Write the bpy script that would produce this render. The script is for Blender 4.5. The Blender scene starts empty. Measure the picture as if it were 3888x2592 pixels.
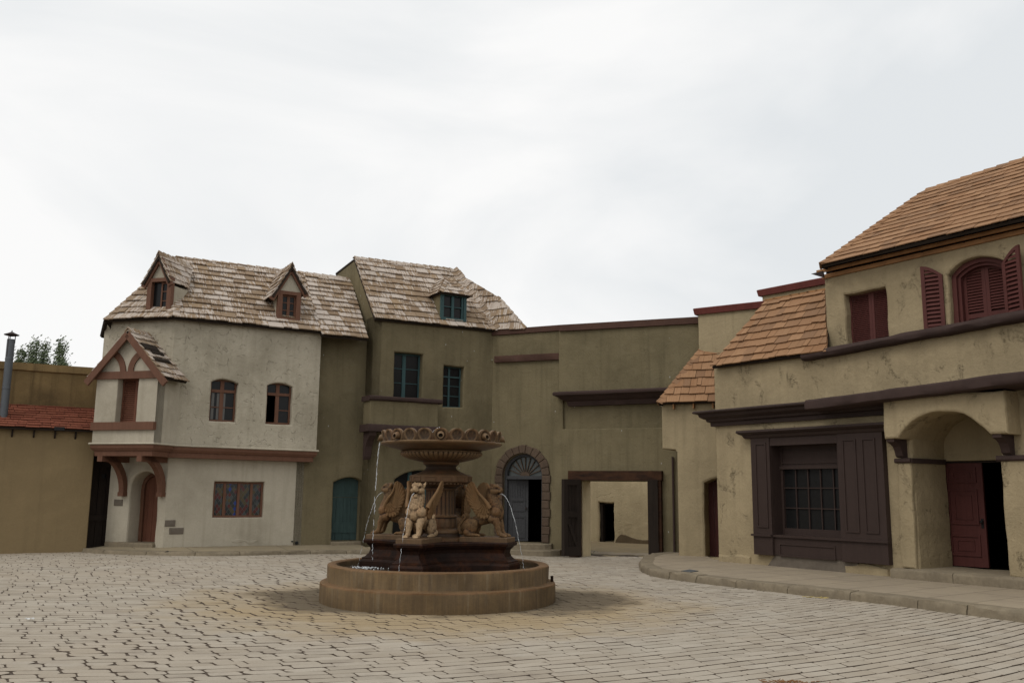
import bpy, bmesh, math, random
from mathutils import Vector, Matrix, noise as mnoise
from mathutils.geometry import tessellate_polygon
R = math.radians
SC = bpy.context.scene
COL = SC.collection
rnd = random.Random(7)

# ------------------------------------------------------------------ camera
PITCH, ROLL, EYE, FPX = R(9.38), R(0.60), 1.75, 3450.0
CAMP = Vector((0, 0, EYE))
_F = Vector((0, math.cos(PITCH), math.sin(PITCH)))
_U0 = Vector((0, -math.sin(PITCH), math.cos(PITCH)))
_R0 = Vector((1, 0, 0))
CR = _R0 * math.cos(ROLL) + _U0 * math.sin(ROLL)
CU = _U0 * math.cos(ROLL) - _R0 * math.sin(ROLL)
cam_d = bpy.data.cameras.new('camera')
cam_d.sensor_width = 36.0
cam_d.lens = FPX / 3888.0 * 36.0
cam_d.clip_end = 2000
cam = bpy.data.objects.new('camera', cam_d)
M3 = Matrix((CR, CU, -_F)).transposed()
cam.matrix_world = Matrix.Translation(CAMP) @ M3.to_4x4()
COL.objects.link(cam)
SC.camera = cam

# ------------------------------------------------------------------ world, sun, exposure
SUN_EL, SUN_AZ = R(50), R(228)          # high behind the left shoulder, veiled
world = bpy.data.worlds.new('World')
SC.world = world
world.use_nodes = True
wn = world.node_tree
wn.nodes.clear()
def wnode(t, **kw):
    n = wn.nodes.new(t)
    for k, v in kw.items():
        setattr(n, k, v)
    return n
wo = wnode('ShaderNodeOutputWorld')
bg = wnode('ShaderNodeBackground')
bg.inputs['Strength'].default_value = 0.10
sky = wnode('ShaderNodeTexSky', sky_type='NISHITA', sun_disc=False, sun_elevation=SUN_EL, sun_rotation=SUN_AZ)
tc = wnode('ShaderNodeTexCoord')
mp = wnode('ShaderNodeMapping')
mp.inputs['Scale'].default_value = (0.85, 0.85, 1.9)
mp.inputs['Location'].default_value = (0.35, 0.2, 0.1)
nz = wnode('ShaderNodeTexNoise')
nz.inputs['Scale'].default_value = 1.9
nz.inputs['Detail'].default_value = 7
nz.inputs['Roughness'].default_value = 0.5
nz.inputs['Distortion'].default_value = 0.5
cr = wnode('ShaderNodeValToRGB')
cr.color_ramp.elements[0].position = 0.36
cr.color_ramp.elements[0].color = (7.85, 8.12, 8.30, 1)
cr.color_ramp.elements[1].position = 0.57
cr.color_ramp.elements[1].color = (9.85, 9.82, 9.74, 1)
mx = wnode('ShaderNodeMix', data_type='RGBA')
mx.inputs[0].default_value = 0.97
wn.links.new(tc.outputs['Generated'], mp.inputs['Vector'])
wn.links.new(mp.outputs['Vector'], nz.inputs['Vector'])
wn.links.new(nz.outputs['Fac'], cr.inputs['Fac'])
wn.links.new(sky.outputs['Color'], mx.inputs[6])
wn.links.new(cr.outputs['Color'], mx.inputs[7])
wn.links.new(mx.outputs[2], bg.inputs['Color'])
wn.links.new(bg.outputs['Background'], wo.inputs['Surface'])

sun_d = bpy.data.lights.new('sun', 'SUN')
sun_d.energy = 1.05
sun_d.angle = R(30)
sun_d.color = (1.0, 0.96, 0.9)
sun = bpy.data.objects.new('sun', sun_d)
COL.objects.link(sun)
# direction towards the sun (Nishita: rotation measured from +Y towards +X)
sdir = Vector((math.sin(SUN_AZ) * math.cos(SUN_EL), math.cos(SUN_AZ) * math.cos(SUN_EL), math.sin(SUN_EL)))
sun.rotation_euler = sdir.to_track_quat('Z', 'Y').to_euler()
SC.view_settings.view_transform = 'Standard'
SC.view_settings.look = 'None'
SC.view_settings.exposure = 0.0
SC.view_settings.gamma = 1.0

# ------------------------------------------------------------------ measuring: photo pixel -> point on a real plane
def C1(x, y): return (x / 2.24, 900 + y / 2.24)
def C2(x, y): return (x / 2.24, 1500 + y / 2.24)
def C3(x, y): return (900 + x / 2.24, 900 + y / 2.24)
def C4(x, y): return (1100 + x / 1.8445, 1550 + y / 1.8445)
def C5(x, y): return (1800 + x / 2.24, 1150 + y / 2.24)
def C6(x, y): return (1900 + x / 2.489, 1600 + y / 2.489)
def C7(x, y): return (2500 + x / 1.6945, 1050 + y / 1.6945)
def C8(x, y): return (2500 + x / 1.505, 1550 + y / 1.505)
def CB(x, y): return (x / 3.136, 1200 + y / 3.136)
def CE(x, y): return (3000 + x / 1.9595, 550 + y / 1.9595)
def CG(x, y): return (2100 + x / 3.6467, 1750 + y / 3.6467)
def CH(x, y): return (3500 + x / 3.92, 900 + y / 3.92)
def CI(x, y): return (3300 + x / 1.959, 1450 + y / 1.959)
def CJ(x, y): return (1200 + x / 3.92, 1720 + y / 3.92)
def CK(x, y): return (700 + x / 4.704, 1380 + y / 4.704)
def CP(x, y): return (x / 1.809, 2000 + y / 1.809)

def ray(px):
    d = _F * FPX + CR * (px[0] - 1944) - CU * (px[1] - 1296)
    return d.normalized()
def smooth01(t):
    t = max(0.0, min(1.0, t))
    return t * t * (3 - 2 * t)
def gz(x, y):
    """height of the courtyard paving: crowned on the left, draining to the gate"""
    left = 0.12 * smooth01((-x - 2.5) / 5.0) * smooth01((y - 13.0) / 7.5)
    gate = -0.10 * math.exp(-(((x - 2.6) / 3.0) ** 2 + ((y - 27.5) / 4.5) ** 2))
    return left + gate
def G(px, dz=0.0):
    d = ray(px)
    z = dz
    p = CAMP
    for _ in range(12):
        t = (z - EYE) / d.z
        p = CAMP + d * t
        z = gz(p.x, p.y) + dz
    return p
def GZ(px, z):
    d = ray(px)
    return CAMP + d * ((z - EYE) / d.z)
def hit(px, p0, n):
    d = ray(px)
    return CAMP + d * ((p0 - CAMP).dot(n) / d.dot(n))

class Wall:
    """vertical plane: P on the ground, d = left-to-right seen from outside, n = outwards"""
    def __init__(s, x, y, dx, dy):
        s.P = Vector((x, y, 0)); s.d = Vector((dx, dy, 0)).normalized()
        s.n = Vector((s.d.y, -s.d.x, 0))
    def pt(s, u, z, w=0.0):
        return s.P + s.d * u + s.n * w + Vector((0, 0, z))
    def uz(s, px, w=0.0):
        p = hit(px, s.P + s.n * w, s.n)
        return ((p - s.P).dot(s.d), p.z)
    def at(s, px, w=0.0):
        return hit(px, s.P + s.n * w, s.n)
    def loc(s, p):
        q = p - s.P
        return (q.dot(s.d), p.z, q.dot(s.n))
    def rect(s, a, b, w=0.0):
        u0, z1 = s.uz(a, w); u1, z0 = s.uz(b, w)
        return (u0, u1, z0, z1)

# ------------------------------------------------------------------ mesh building
ROOT = {}
class MB:
    def __init__(s):
        s.v = []; s.f = []; s.m = []; s.t = []
    def add(s, vs, fs, m=0, suv=None):
        o = len(s.v)
        s.v.extend(Vector(p) for p in vs)
        s.t.extend(suv if suv else [(0, 0)] * len(vs))
        for f in fs:
            s.f.append(tuple(i + o for i in f)); s.m.append(m)
    def box8(s, p, m=0):
        s.add(p, [(0, 3, 2, 1), (4, 5, 6, 7), (0, 1, 5, 4), (1, 2, 6, 5), (2, 3, 7, 6), (3, 0, 4, 7)], m)
    def prism(s, poly, off, m=0):
        n = len(poly)
        vs = list(poly) + [p + off for p in poly]
        fs = [tuple(range(n - 1, -1, -1)), tuple(range(n, 2 * n))]
        for i in range(n):
            j = (i + 1) % n
            fs.append((i, j, n + j, n + i))
        s.add(vs, fs, m)
    def bar(s, a, b, side, up, hw, hh, m=0):
        """box bar a->b with half sizes along side / up"""
        a = Vector(a); b = Vector(b); sd = side * hw; u = up * hh
        s.box8([a - sd - u, b - sd - u, b + sd - u, a + sd - u, a - sd + u, b - sd + u, b + sd + u, a + sd + u], m)
    def build(s, name, mats, parent=None, smooth=False, kind=None, label=None, origin=None):
        me = bpy.data.meshes.new(name)
        o = Vector((0, 0, 0))
        if parent is not None:
            o = ROOT[parent.name]
        elif origin is not None:
            o = Vector(origin)
        me.from_pydata([tuple(p - o) for p in s.v], [], s.f)
        if not isinstance(mats, (list, tuple)):
            mats = [mats]
        for mm in mats:
            me.materials.append(mm)
        if len(mats) > 1:
            me.polygons.foreach_set('material_index', s.m)
        if any(t != (0, 0) for t in s.t[:64]):
            at = me.attributes.new('suv', 'FLOAT_VECTOR', 'POINT')
            flat = []
            for t in s.t:
                flat += [t[0], t[1], 0.0]
            at.data.foreach_set('vector', flat)
        bm = bmesh.new(); bm.from_mesh(me)
        bmesh.ops.recalc_face_normals(bm, faces=bm.faces)
        bm.to_mesh(me); bm.free()
        if smooth:
            me.polygons.foreach_set('use_smooth', [True] * len(me.polygons))
            me.set_sharp_from_angle(angle=R(42))
        me.update()
        ob = bpy.data.objects.new(name, me)
        COL.objects.link(ob)
        if parent is not None:
            ob.parent = parent
        else:
            ob.location = o
        ROOT[ob.name] = o
        if kind: ob['kind'] = kind
        if label: ob['label'] = label
        return ob

def thing(name, label, cat, loc, group=None):
    o = bpy.data.objects.new(name, None)
    o.empty_display_size = 0.3
    COL.objects.link(o)
    o.location = loc
    o['label'] = label; o['category'] = cat
    if group: o['group'] = group
    ROOT[o.name] = Vector(loc)
    return o
def tag(o, label, cat, group=None):
    o['label'] = label; o['category'] = cat
    if group: o['group'] = group
    return o

def wbox(mb, W, u0, u1, z0, z1, w0, w1, m=0):
    P = W.pt
    mb.box8([P(u0, z0, w0), P(u1, z0, w0), P(u1, z0, w1), P(u0, z0, w1), P(u0, z1, w0), P(u1, z1, w0), P(u1, z1, w1), P(u0, z1, w1)], m)

def densify(loop, step, jit, seed=0):
    out = []
    n = len(loop)
    for i in range(n):
        a = loop[i]; b = loop[(i + 1) % n]
        L = math.hypot(b[0] - a[0], b[1] - a[1])
        k = max(1, int(L / step))
        for j in range(k):
            t = j / k
            u = a[0] + (b[0] - a[0]) * t; z = a[1] + (b[1] - a[1]) * t
            q = Vector((u * 1.7 + seed, z * 1.7, seed * 3.1))
            out.append((u + jit * mnoise.noise(q * 1.6), z + jit * mnoise.noise(q * 1.6 + Vector((9, 9, 9)))))
    return out
def area2(l):
    return 0.5 * sum(l[i][0] * l[(i + 1) % len(l)][1] - l[(i + 1) % len(l)][0] * l[i][1] for i in range(len(l)))
def offset_loop(l, r):
    """grow (r>0) or shrink a loop"""
    sgn = 1 if area2(l) > 0 else -1
    n = len(l); out = []
    for i in range(n):
        a = Vector(l[i - 1]); b = Vector(l[i]); c = Vector(l[(i + 1) % n])
        e1 = (b - a); e2 = (c - b)
        if e1.length < 1e-6 or e2.length < 1e-6:
            out.append(tuple(b)); continue
        e1.normalize(); e2.normalize()
        n1 = Vector((e1.y, -e1.x)) * sgn; n2 = Vector((e2.y, -e2.x)) * sgn
        m = n1 + n2
        if m.length < 1e-3:
            m = n1
        m.normalize()
        k = max(0.4, m.dot(n1))
        q = b + m * (r / k)
        out.append((q.x, q.y))
    return out
def slab(mb, W, outline, holes=(), w=0.0, th=0.3, r=0.03, jit=0.010, hr=0.03, m=0, depths=None, step=0.14, back=True, ojit=0.0):
    """wall slab with softened, slightly uneven openings"""
    if area2(outline) < 0: outline = outline[::-1]
    ol = densify(outline, step * 1.6, ojit, 3.3) if ojit else list(outline)
    hs = []
    for k, h in enumerate(holes):
        if area2(h) < 0: h = h[::-1]
        hs.append(densify(h, step, jit, k * 5.1 + outline[0][0]))
    front_o = offset_loop(ol, -r) if r else ol
    front_h = [offset_loop(h, hr) for h in hs]
    loops = [front_o] + front_h
    pts = []
    for l in loops: pts += l
    tris = tessellate_polygon([[Vector((p[0], p[1], 0)) for p in l] for l in loops])
    mb.add([W.pt(p[0], p[1], w) for p in pts], [tuple(t) for t in tris], m)
    if back:
        loops = [ol] + hs
        pts2 = []
        for l in loops: pts2 += l
        tris = tessellate_polygon([[Vector((p[0], p[1], 0)) for p in l] for l in loops])
        mb.add([W.pt(p[0], p[1], w - th) for p in pts2], [tuple(t) for t in tris], m)
    def ring(la, wa, lb, wb):
        n = len(la)
        mb.add([W.pt(p[0], p[1], wa) for p in la] + [W.pt(p[0], p[1], wb) for p in lb], [(i, (i + 1) % n, n + (i + 1) % n, n + i) for i in range(n)], m)
    rr = max(r, 1e-4)
    if r:
        mid = offset_loop(ol, -r * 0.3)
        ring(front_o, w, mid, w - r * 0.3); ring(mid, w - r * 0.3, ol, w - r)
    ring(ol, w - (r if r else 0), ol, w - th)
    for k, h in enumerate(hs):
        mid = offset_loop(h, hr * 0.3)
        ring(front_h[k], w, mid, w - hr * 0.3); ring(mid, w - hr * 0.3, h, w - hr)
        dd = depths[k] if depths else th
        ring(h, w - hr, h, w - dd)
    return hs

def rloop(u0, u1, z0, z1):
    return [(u0, z0), (u1, z0), (u1, z1), (u0, z1)]
def aloop(u0, u1, z0, zs, za, n=12):
    """opening with a segmental or round arch: springs at zs, crown at za"""
    h = za - zs; hw = (u1 - u0) / 2; c = (u0 + u1) / 2
    out = [(u0, z0), (u1, z0)]
    if h >= hw * 0.98:
        for i in range(n + 1):
            a = math.pi * i / n
            out.append((c + hw * math.cos(a), zs + h * math.sin(a)))
    else:
        rad = (hw * hw + h * h) / (2 * h); a0 = math.asin(hw / rad)
        for i in range(n + 1):
            a = a0 - 2 * a0 * i / n
            out.append((c + rad * math.sin(a), za - rad + rad * math.cos(a)))
    return out

def sweep(mb, path, prof, closed=False, m=0, caps=True, jit=0.0, step=None, seed=0):
    """profile [(out, z)] carried along a plan path; out is to the right of travel"""
    pts = [Vector((p[0], p[1], 0)) for p in path]
    zs = [p[2] if len(p) > 2 else 0.0 for p in path]
    if step:
        np_, nz_ = [], []
        for i in range(len(pts) - 1):
            k = max(1, int((pts[i + 1] - pts[i]).length / step))
            for j in range(k):
                t = j / k
                np_.append(pts[i].lerp(pts[i + 1], t)); nz_.append(zs[i] + (zs[i + 1] - zs[i]) * t)
        np_.append(pts[-1]); nz_.append(zs[-1])
        pts, zs = np_, nz_
    n = len(pts); k = len(prof)
    vs = []
    for i in range(n):
        if i == 0: e1 = e2 = (pts[1] - pts[0]).normalized()
        elif i == n - 1: e1 = e2 = (pts[-1] - pts[-2]).normalized()
        else:
            e1 = (pts[i] - pts[i - 1]).normalized(); e2 = (pts[i + 1] - pts[i]).normalized()
        n1 = Vector((e1.y, -e1.x, 0)); n2 = Vector((e2.y, -e2.x, 0))
        mm = (n1 + n2).normalized(); sc = 1 / max(0.35, mm.dot(n1))
        for j, (o, z) in enumerate(prof):
            q = Vector((pts[i].x * 2.3, pts[i].y * 2.3, j * 0.4 + seed))
            dx = jit * mnoise.noise(q); dz = jit * mnoise.noise(q + Vector((5, 5, 5)))
            p = pts[i] + mm * ((o + dx) * sc)
            vs.append(Vector((p.x, p.y, z + zs[i] + dz)))
    fs = []
    for i in range(n - 1):
        for j in range(k):
            j2 = (j + 1) % k
            fs.append((i * k + j, (i + 1) * k + j, (i + 1) * k + j2, i * k + j2))
    if caps:
        fs.append(tuple(range(k - 1, -1, -1))); fs.append(tuple((n - 1) * k + j for j in range(k)))
    mb.add(vs, fs, m)

def band(mb, W, a, b, h, w0, w1, w_ref=None, jit=0.0, m=0, rounded=False):
    """bar along a wall from pixel a to pixel b (top edge), height h"""
    wr = w1 if w_ref is None else w_ref
    u0, z0 = W.uz(a, wr); u1, z1 = W.uz(b, wr)
    p0 = W.pt(u0, 0, 0); p1 = W.pt(u1, 0, 0)
    c = min(0.05, h * 0.3) if rounded else 0.006
    prof = [(w0, 0), (w1 - c, 0), (w1 - c * 0.3, -c * 0.3), (w1, -c), (w1, -h + c), (w1 - c * 0.3, -h + c * 0.3), (w1 - c, -h), (w0, -h)]
    sweep(mb, [(p0.x, p0.y, z0), (p1.x, p1.y, z1)], prof, jit=jit, step=0.25 if jit else None, m=m, seed=a[0])

def lathe(mb, c, prof, n=64, mod=None, m=0, cap=False):
    vs = []; k = len(prof)
    for i in range(n):
        th = 2 * math.pi * i / n
        for j, (r, z) in enumerate(prof):
            rr = r if mod is None else mod(th, j, r)
            vs.append(Vector((c[0] + rr * math.cos(th), c[1] + rr * math.sin(th), c[2] + z)))
    fs = []
    for i in range(n):
        i2 = (i + 1) % n
        for j in range(k - 1):
            fs.append((i * k + j, i2 * k + j, i2 * k + j + 1, i * k + j + 1))
    if cap:
        fs.append(tuple(i * k + k - 1 for i in range(n)))
    mb.add(vs, fs, m)

def tube(mb, pts, rad, n=8, m=0):
    pts = [Vector(p) for p in pts]
    vs = []; fs = []
    N = len(pts)
    ref = Vector((0, 0, 1))
    for i in range(N):
        t = (pts[min(i + 1, N - 1)] - pts[max(i - 1, 0)]).normalized()
        a = t.cross(ref if abs(t.z) < 0.95 else Vector((1, 0, 0))).normalized(); b = t.cross(a)
        r = rad[i] if isinstance(rad, (list, tuple)) else rad
        for j in range(n):
            an = 2 * math.pi * j / n
            vs.append(pts[i] + a * (r * math.cos(an)) + b * (r * math.sin(an)))
    for i in range(N - 1):
        for j in range(n):
            j2 = (j + 1) % n
            fs.append((i * n + j, i * n + j2, (i + 1) * n + j2, (i + 1) * n + j))
    fs.append(tuple(range(n))); fs.append(tuple((N - 1) * n + j for j in range(n)))
    mb.add(vs, fs, m)

def clip_poly(sub, clip):
    """Sutherland-Hodgman, clip convex and counter-clockwise"""
    out = list(sub)
    for i in range(len(clip)):
        a = clip[i]; b = clip[(i + 1) % len(clip)]
        ex, ey = b[0] - a[0], b[1] - a[1]
        inp = out; out = []
        for k in range(len(inp)):
            p = inp[k]; q = inp[(k + 1) % len(inp)]
            dp = ex * (p[1] - a[1]) - ey * (p[0] - a[0]); dq = ex * (q[1] - a[1]) - ey * (q[0] - a[0])
            if dp >= 0: out.append(p)
            if (dp >= 0) != (dq >= 0):
                t = dp / (dp - dq)
                out.append((p[0] + (q[0] - p[0]) * t, p[1] + (q[1] - p[1]) * t))
        if not out: return []
    return out

def shingles(mb, poly, expo=0.2, wmin=0.13, wmax=0.34, th=0.022, seed=1, sag=0.014, deck=0.06, grow=0.0):
    """courses of separate wedge shingles over a convex roof polygon; poly[0]->poly[1] is the eave.  material 0 shingles, 1 deck"""
    r = random.Random(seed)
    o = poly[0]; ux = (poly[1] - poly[0]).normalized()
    nn = Vector((0, 0, 0))
    for i in range(len(poly)):
        a = poly[i] - o; b = poly[(i + 1) % len(poly)] - o
        nn += a.cross(b)
    nn.normalize()
    if nn.z < 0: nn = -nn
    vy = nn.cross(ux)
    if vy.z < 0: vy = -vy
    P2 = [((p - o).dot(ux), (p - o).dot(vy)) for p in poly]
    if area2(P2) < 0: P2 = P2[::-1]
    def to3(x, y, h):
        return o + ux * x + vy * y + nn * h
    n2 = len(P2)
    mb.prism([to3(p[0], p[1], -0.012) for p in P2], nn * -deck, 1)
    y0 = min(p[1] for p in P2); y1 = max(p[1] for p in P2); x0 = min(p[0] for p in P2); x1 = max(p[0] for p in P2)
    rows = int((y1 - y0) / expo) + 1
    for k in range(rows):
        yb = y0 + k * expo - 0.03
        x = x0 - r.random() * 0.3
        ph = r.random() * 10
        while x < x1:
            w = r.uniform(wmin, wmax)
            if r.random() < 0.2: w *= 0.6
            jy = sag * math.sin(x * 2.1 + ph) + r.uniform(-0.020, 0.020)
            tl = r.uniform(-0.010, 0.010)
            ya, yc = yb + jy - tl, yb + jy + tl
            top = yb + expo * 1.75
            gp_ = r.uniform(0.006, 0.014)
            q = [(x, ya), (x + w - gp_, yc), (x + w - gp_, top), (x, top)]
            c = clip_poly(q, P2) if k > 0 else clip_poly([(a, max(b, y0 + 0.0)) for a, b in q], P2)
            lift = th * r.uniform(0.8, 1.5)
            if k == 0 and c:
                c = [(a, b + (jy - 0.02 if b < y0 + 1e-4 else 0)) for a, b in c]
            if len(c) >= 3 and abs(area2(c)) > 0.002:
                tp = []; bt = []; uv = []
                for (a, b) in c:
                    t = (b - yb) / (top - yb)
                    h = 0.004 + (th + lift) * (1 - t)
                    tp.append(to3(a, b, h)); bt.append(to3(a, b, h - th * 0.95)); uv.append((a + seed * 3.7, b))
                m = len(c)
                fs = [tuple(range(m)), tuple(range(2 * m - 1, m - 1, -1))]
                for i in range(m):
                    j = (i + 1) % m
                    fs.append((j, i, m + i, m + j))
                mb.add(tp + bt, fs, 0, uv + uv)
            x += w
    return nn

def caps(mb, p, q, ia, ib, width=0.15, step=0.19, th=0.03, seed=1):
    """bent hip / ridge shingles from p up to q; ia, ib are points inside the two faces"""
    r = random.Random(seed)
    e = q - p; L = e.length; e.normalize()
    def side(i):
        s = (i - p) - e * (i - p).dot(e)
        return s.normalized()
    sa, sb = side(ia), side(ib)
    up = -(sa + sb)
    if up.length < 0.05: up = sa.cross(e)
    up.normalize()
    if up.z < 0: up = -up
    s = 0.0
    while s < L - 0.02:
        l2 = min(L, s + step * 1.7)
        wd = width * 1.15 * r.uniform(0.9, 1.1)
        for sd in (sa, sb):
            a = p + e * (s - 0.01) + up * (0.060 + th); b = p + e * l2 + up * (0.045)
            # push the flank down so it lies on its face
            na = sd * wd - up * 0.012; nb = sd * wd - up * 0.008
            t = [a, b, b + nb, a + na]
            d = up * (-th)
            uv = [(s, 0.0), (l2, 0.0), (l2, wd), (s, wd)]
            mb.add(t + [x + d for x in t], [(0, 1, 2, 3), (7, 6, 5, 4), (0, 3, 7, 4), (1, 0, 4, 5), (2, 1, 5, 6), (3, 2, 6, 7)], 0, uv + uv)
        s += step * r.uniform(0.92, 1.08)

# ------------------------------------------------------------------ materials
def new_mat(name):
    m = bpy.data.materials.new(name); m.use_nodes = True
    nt = m.node_tree; nt.nodes.clear()
    out = nt.nodes.new('ShaderNodeOutputMaterial'); b = nt.nodes.new('ShaderNodeBsdfPrincipled')
    nt.links.new(b.outputs[0], out.inputs[0])
    return m, nt, b
def nd(nt, t, ins=None, **kw):
    n = nt.nodes.new(t)
    for k, v in kw.items(): setattr(n, k, v)
    if ins:
        for k, v in ins.items():
            if hasattr(v, 'is_output') or isinstance(v, bpy.types.NodeSocket):
                nt.links.new(v, n.inputs[k])
            else:
                n.inputs[k].default_value = v
    return n
def coords(nt, scale=(1, 1, 1), rot=(0, 0, 0), src='Object', loc=(0, 0, 0)):
    tcn = nd(nt, 'ShaderNodeTexCoord')
    mpn = nd(nt, 'ShaderNodeMapping', {'Vector': tcn.outputs[src], 'Scale': scale, 'Rotation': rot, 'Location': loc})
    return mpn.outputs[0]
def noise_n(nt, vec, scale, detail=5, rough=0.55, dist=0.0):
    return nd(nt, 'ShaderNodeTexNoise', {'Vector': vec, 'Scale': scale, 'Detail': detail, 'Roughness': rough, 'Distortion': dist}).outputs['Fac']
def ramp(nt, fac, a, b, ca=(0, 0, 0, 1), cb=(1, 1, 1, 1)):
    n = nd(nt, 'ShaderNodeValToRGB', {'Fac': fac})
    e = n.color_ramp.elements
    e[0].position = a; e[1].position = b; e[0].color = ca; e[1].color = cb
    return n.outputs[0]
def mix(nt, fac, a, b, mode='MIX'):
    n = nd(nt, 'ShaderNodeMix', data_type='RGBA', blend_type=mode)
    for sock, v in ((n.inputs[0], fac), (n.inputs[6], a), (n.inputs[7], b)):
        if isinstance(v, bpy.types.NodeSocket): nt.links.new(v, sock)
        elif isinstance(v, (tuple, list)): sock.default_value = (v[0], v[1], v[2], 1)
        else: sock.default_value = v
    return n.outputs[2]
def mathn(nt, op, a, b=0.0, clamp=False):
    n = nd(nt, 'ShaderNodeMath', operation=op, use_clamp=clamp)
    for i, v in enumerate((a, b)):
        if isinstance(v, bpy.types.NodeSocket): nt.links.new(v, n.inputs[i])
        else: n.inputs[i].default_value = v
    return n.outputs[0]
def bump(nt, b, h, strength=0.4, dist=0.02, prev=None):
    n = nd(nt, 'ShaderNodeBump', {'Height': h, 'Strength': strength, 'Distance': dist})
    if prev is not None: nt.links.new(prev, n.inputs['Normal'])
    nt.links.new(n.outputs[0], b.inputs['Normal'])
    return n.outputs[0]

def stucco(name, c, dirt, blotch=0.5, ticks=0.0, pits=0.0, streak=0.5, rough_bump=0.35, light=None, specks=0.0):
    m, nt, b = new_mat(name)
    v = coords(nt)
    big = noise_n(nt, v, 0.55, 5, 0.6)
    med = noise_n(nt, v, 2.6, 6, 0.65, 0.4)
    fine = noise_n(nt, v, 26, 4, 0.6)
    col = mix(nt, mathn(nt, 'MULTIPLY', ramp(nt, big, 0.40, 0.62), blotch), c, dirt)
    lt = light if light else tuple(min(1, x * 1.18) for x in c)
    col = mix(nt, mathn(nt, 'MULTIPLY', ramp(nt, med, 0.5, 0.75), 0.45), col, lt)
    vs = coords(nt, (5.5, 5.5, 0.28))
    st = noise_n(nt, vs, 1.0, 5, 0.6)
    col = mix(nt, mathn(nt, 'MULTIPLY', ramp(nt, st, 0.5, 0.78), streak), col, dirt)
    col = mix(nt, mathn(nt, 'MULTIPLY', ramp(nt, fine, 0.3, 0.7), 0.18), col, dirt)
    h = mathn(nt, 'ADD', mathn(nt, 'MULTIPLY', med, 0.8), mathn(nt, 'MULTIPLY', fine, 0.22))
    h = mathn(nt, 'ADD', h, mathn(nt, 'MULTIPLY', noise_n(nt, v, 9, 3, 0.5, 0.6), 0.45))
    if ticks:
        wv = nd(nt, 'ShaderNodeTexNoise', {'Vector': v, 'Scale': 3.0, 'Detail': 2.0})
        dv = mix(nt, 0.55, v, wv.outputs['Color'], 'ADD')
        vo = nd(nt, 'ShaderNodeTexVoronoi', {'Vector': dv, 'Scale': 3.1}, feature='DISTANCE_TO_EDGE')
        line = ramp(nt, vo.outputs['Distance'], 0.0, 0.040, (1, 1, 1, 1), (0, 0, 0, 1))
        mask = ramp(nt, noise_n(nt, v, 7.5, 3, 0.65), 0.52, 0.60)
        line = mathn(nt, 'MULTIPLY', line, mask)
        col = mix(nt, mathn(nt, 'MULTIPLY', line, 0.22 * ticks), col, tuple(x * 0.35 for x in dirt))
        h = mathn(nt, 'SUBTRACT', h, mathn(nt, 'MULTIPLY', line, 0.9 * ticks))
    if pits:
        pm = noise_n(nt, coords(nt, (1.5, 1.5, 1.0), loc=(3, 1, 7)), 1.5, 6, 0.68, 0.5)
        pm = ramp(nt, pm, 0.555, 0.64)
        pf = noise_n(nt, v, 17, 5, 0.7)
        pp = mathn(nt, 'MULTIPLY', pm, ramp(nt, pf, 0.42, 0.62))
        col = mix(nt, mathn(nt, 'MULTIPLY', pp, 0.62 * pits), col, tuple(x * 0.28 for x in dirt))
        h = mathn(nt, 'SUBTRACT', h, mathn(nt, 'MULTIPLY', pp, 0.9 * pits))
    if specks:
        vo = nd(nt, 'ShaderNodeTexVoronoi', {'Vector': coords(nt, (3.2, 3.2, 1.8)), 'Scale': 1.0})
        sp = ramp(nt, vo.outputs['Distance'], 0.035, 0.06, (1, 1, 1, 1), (0, 0, 0, 1))
        col = mix(nt, mathn(nt, 'MULTIPLY', sp, specks), col, (0.5, 0.5, 0.48))
    nt.links.new(col, b.inputs['Base Color'])
    b.inputs['Roughness'].default_value = 0.92
    b.inputs['Specular IOR Level'].default_value = 0.06
    bump(nt, b, h, rough_bump, 0.05)
    return m

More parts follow.
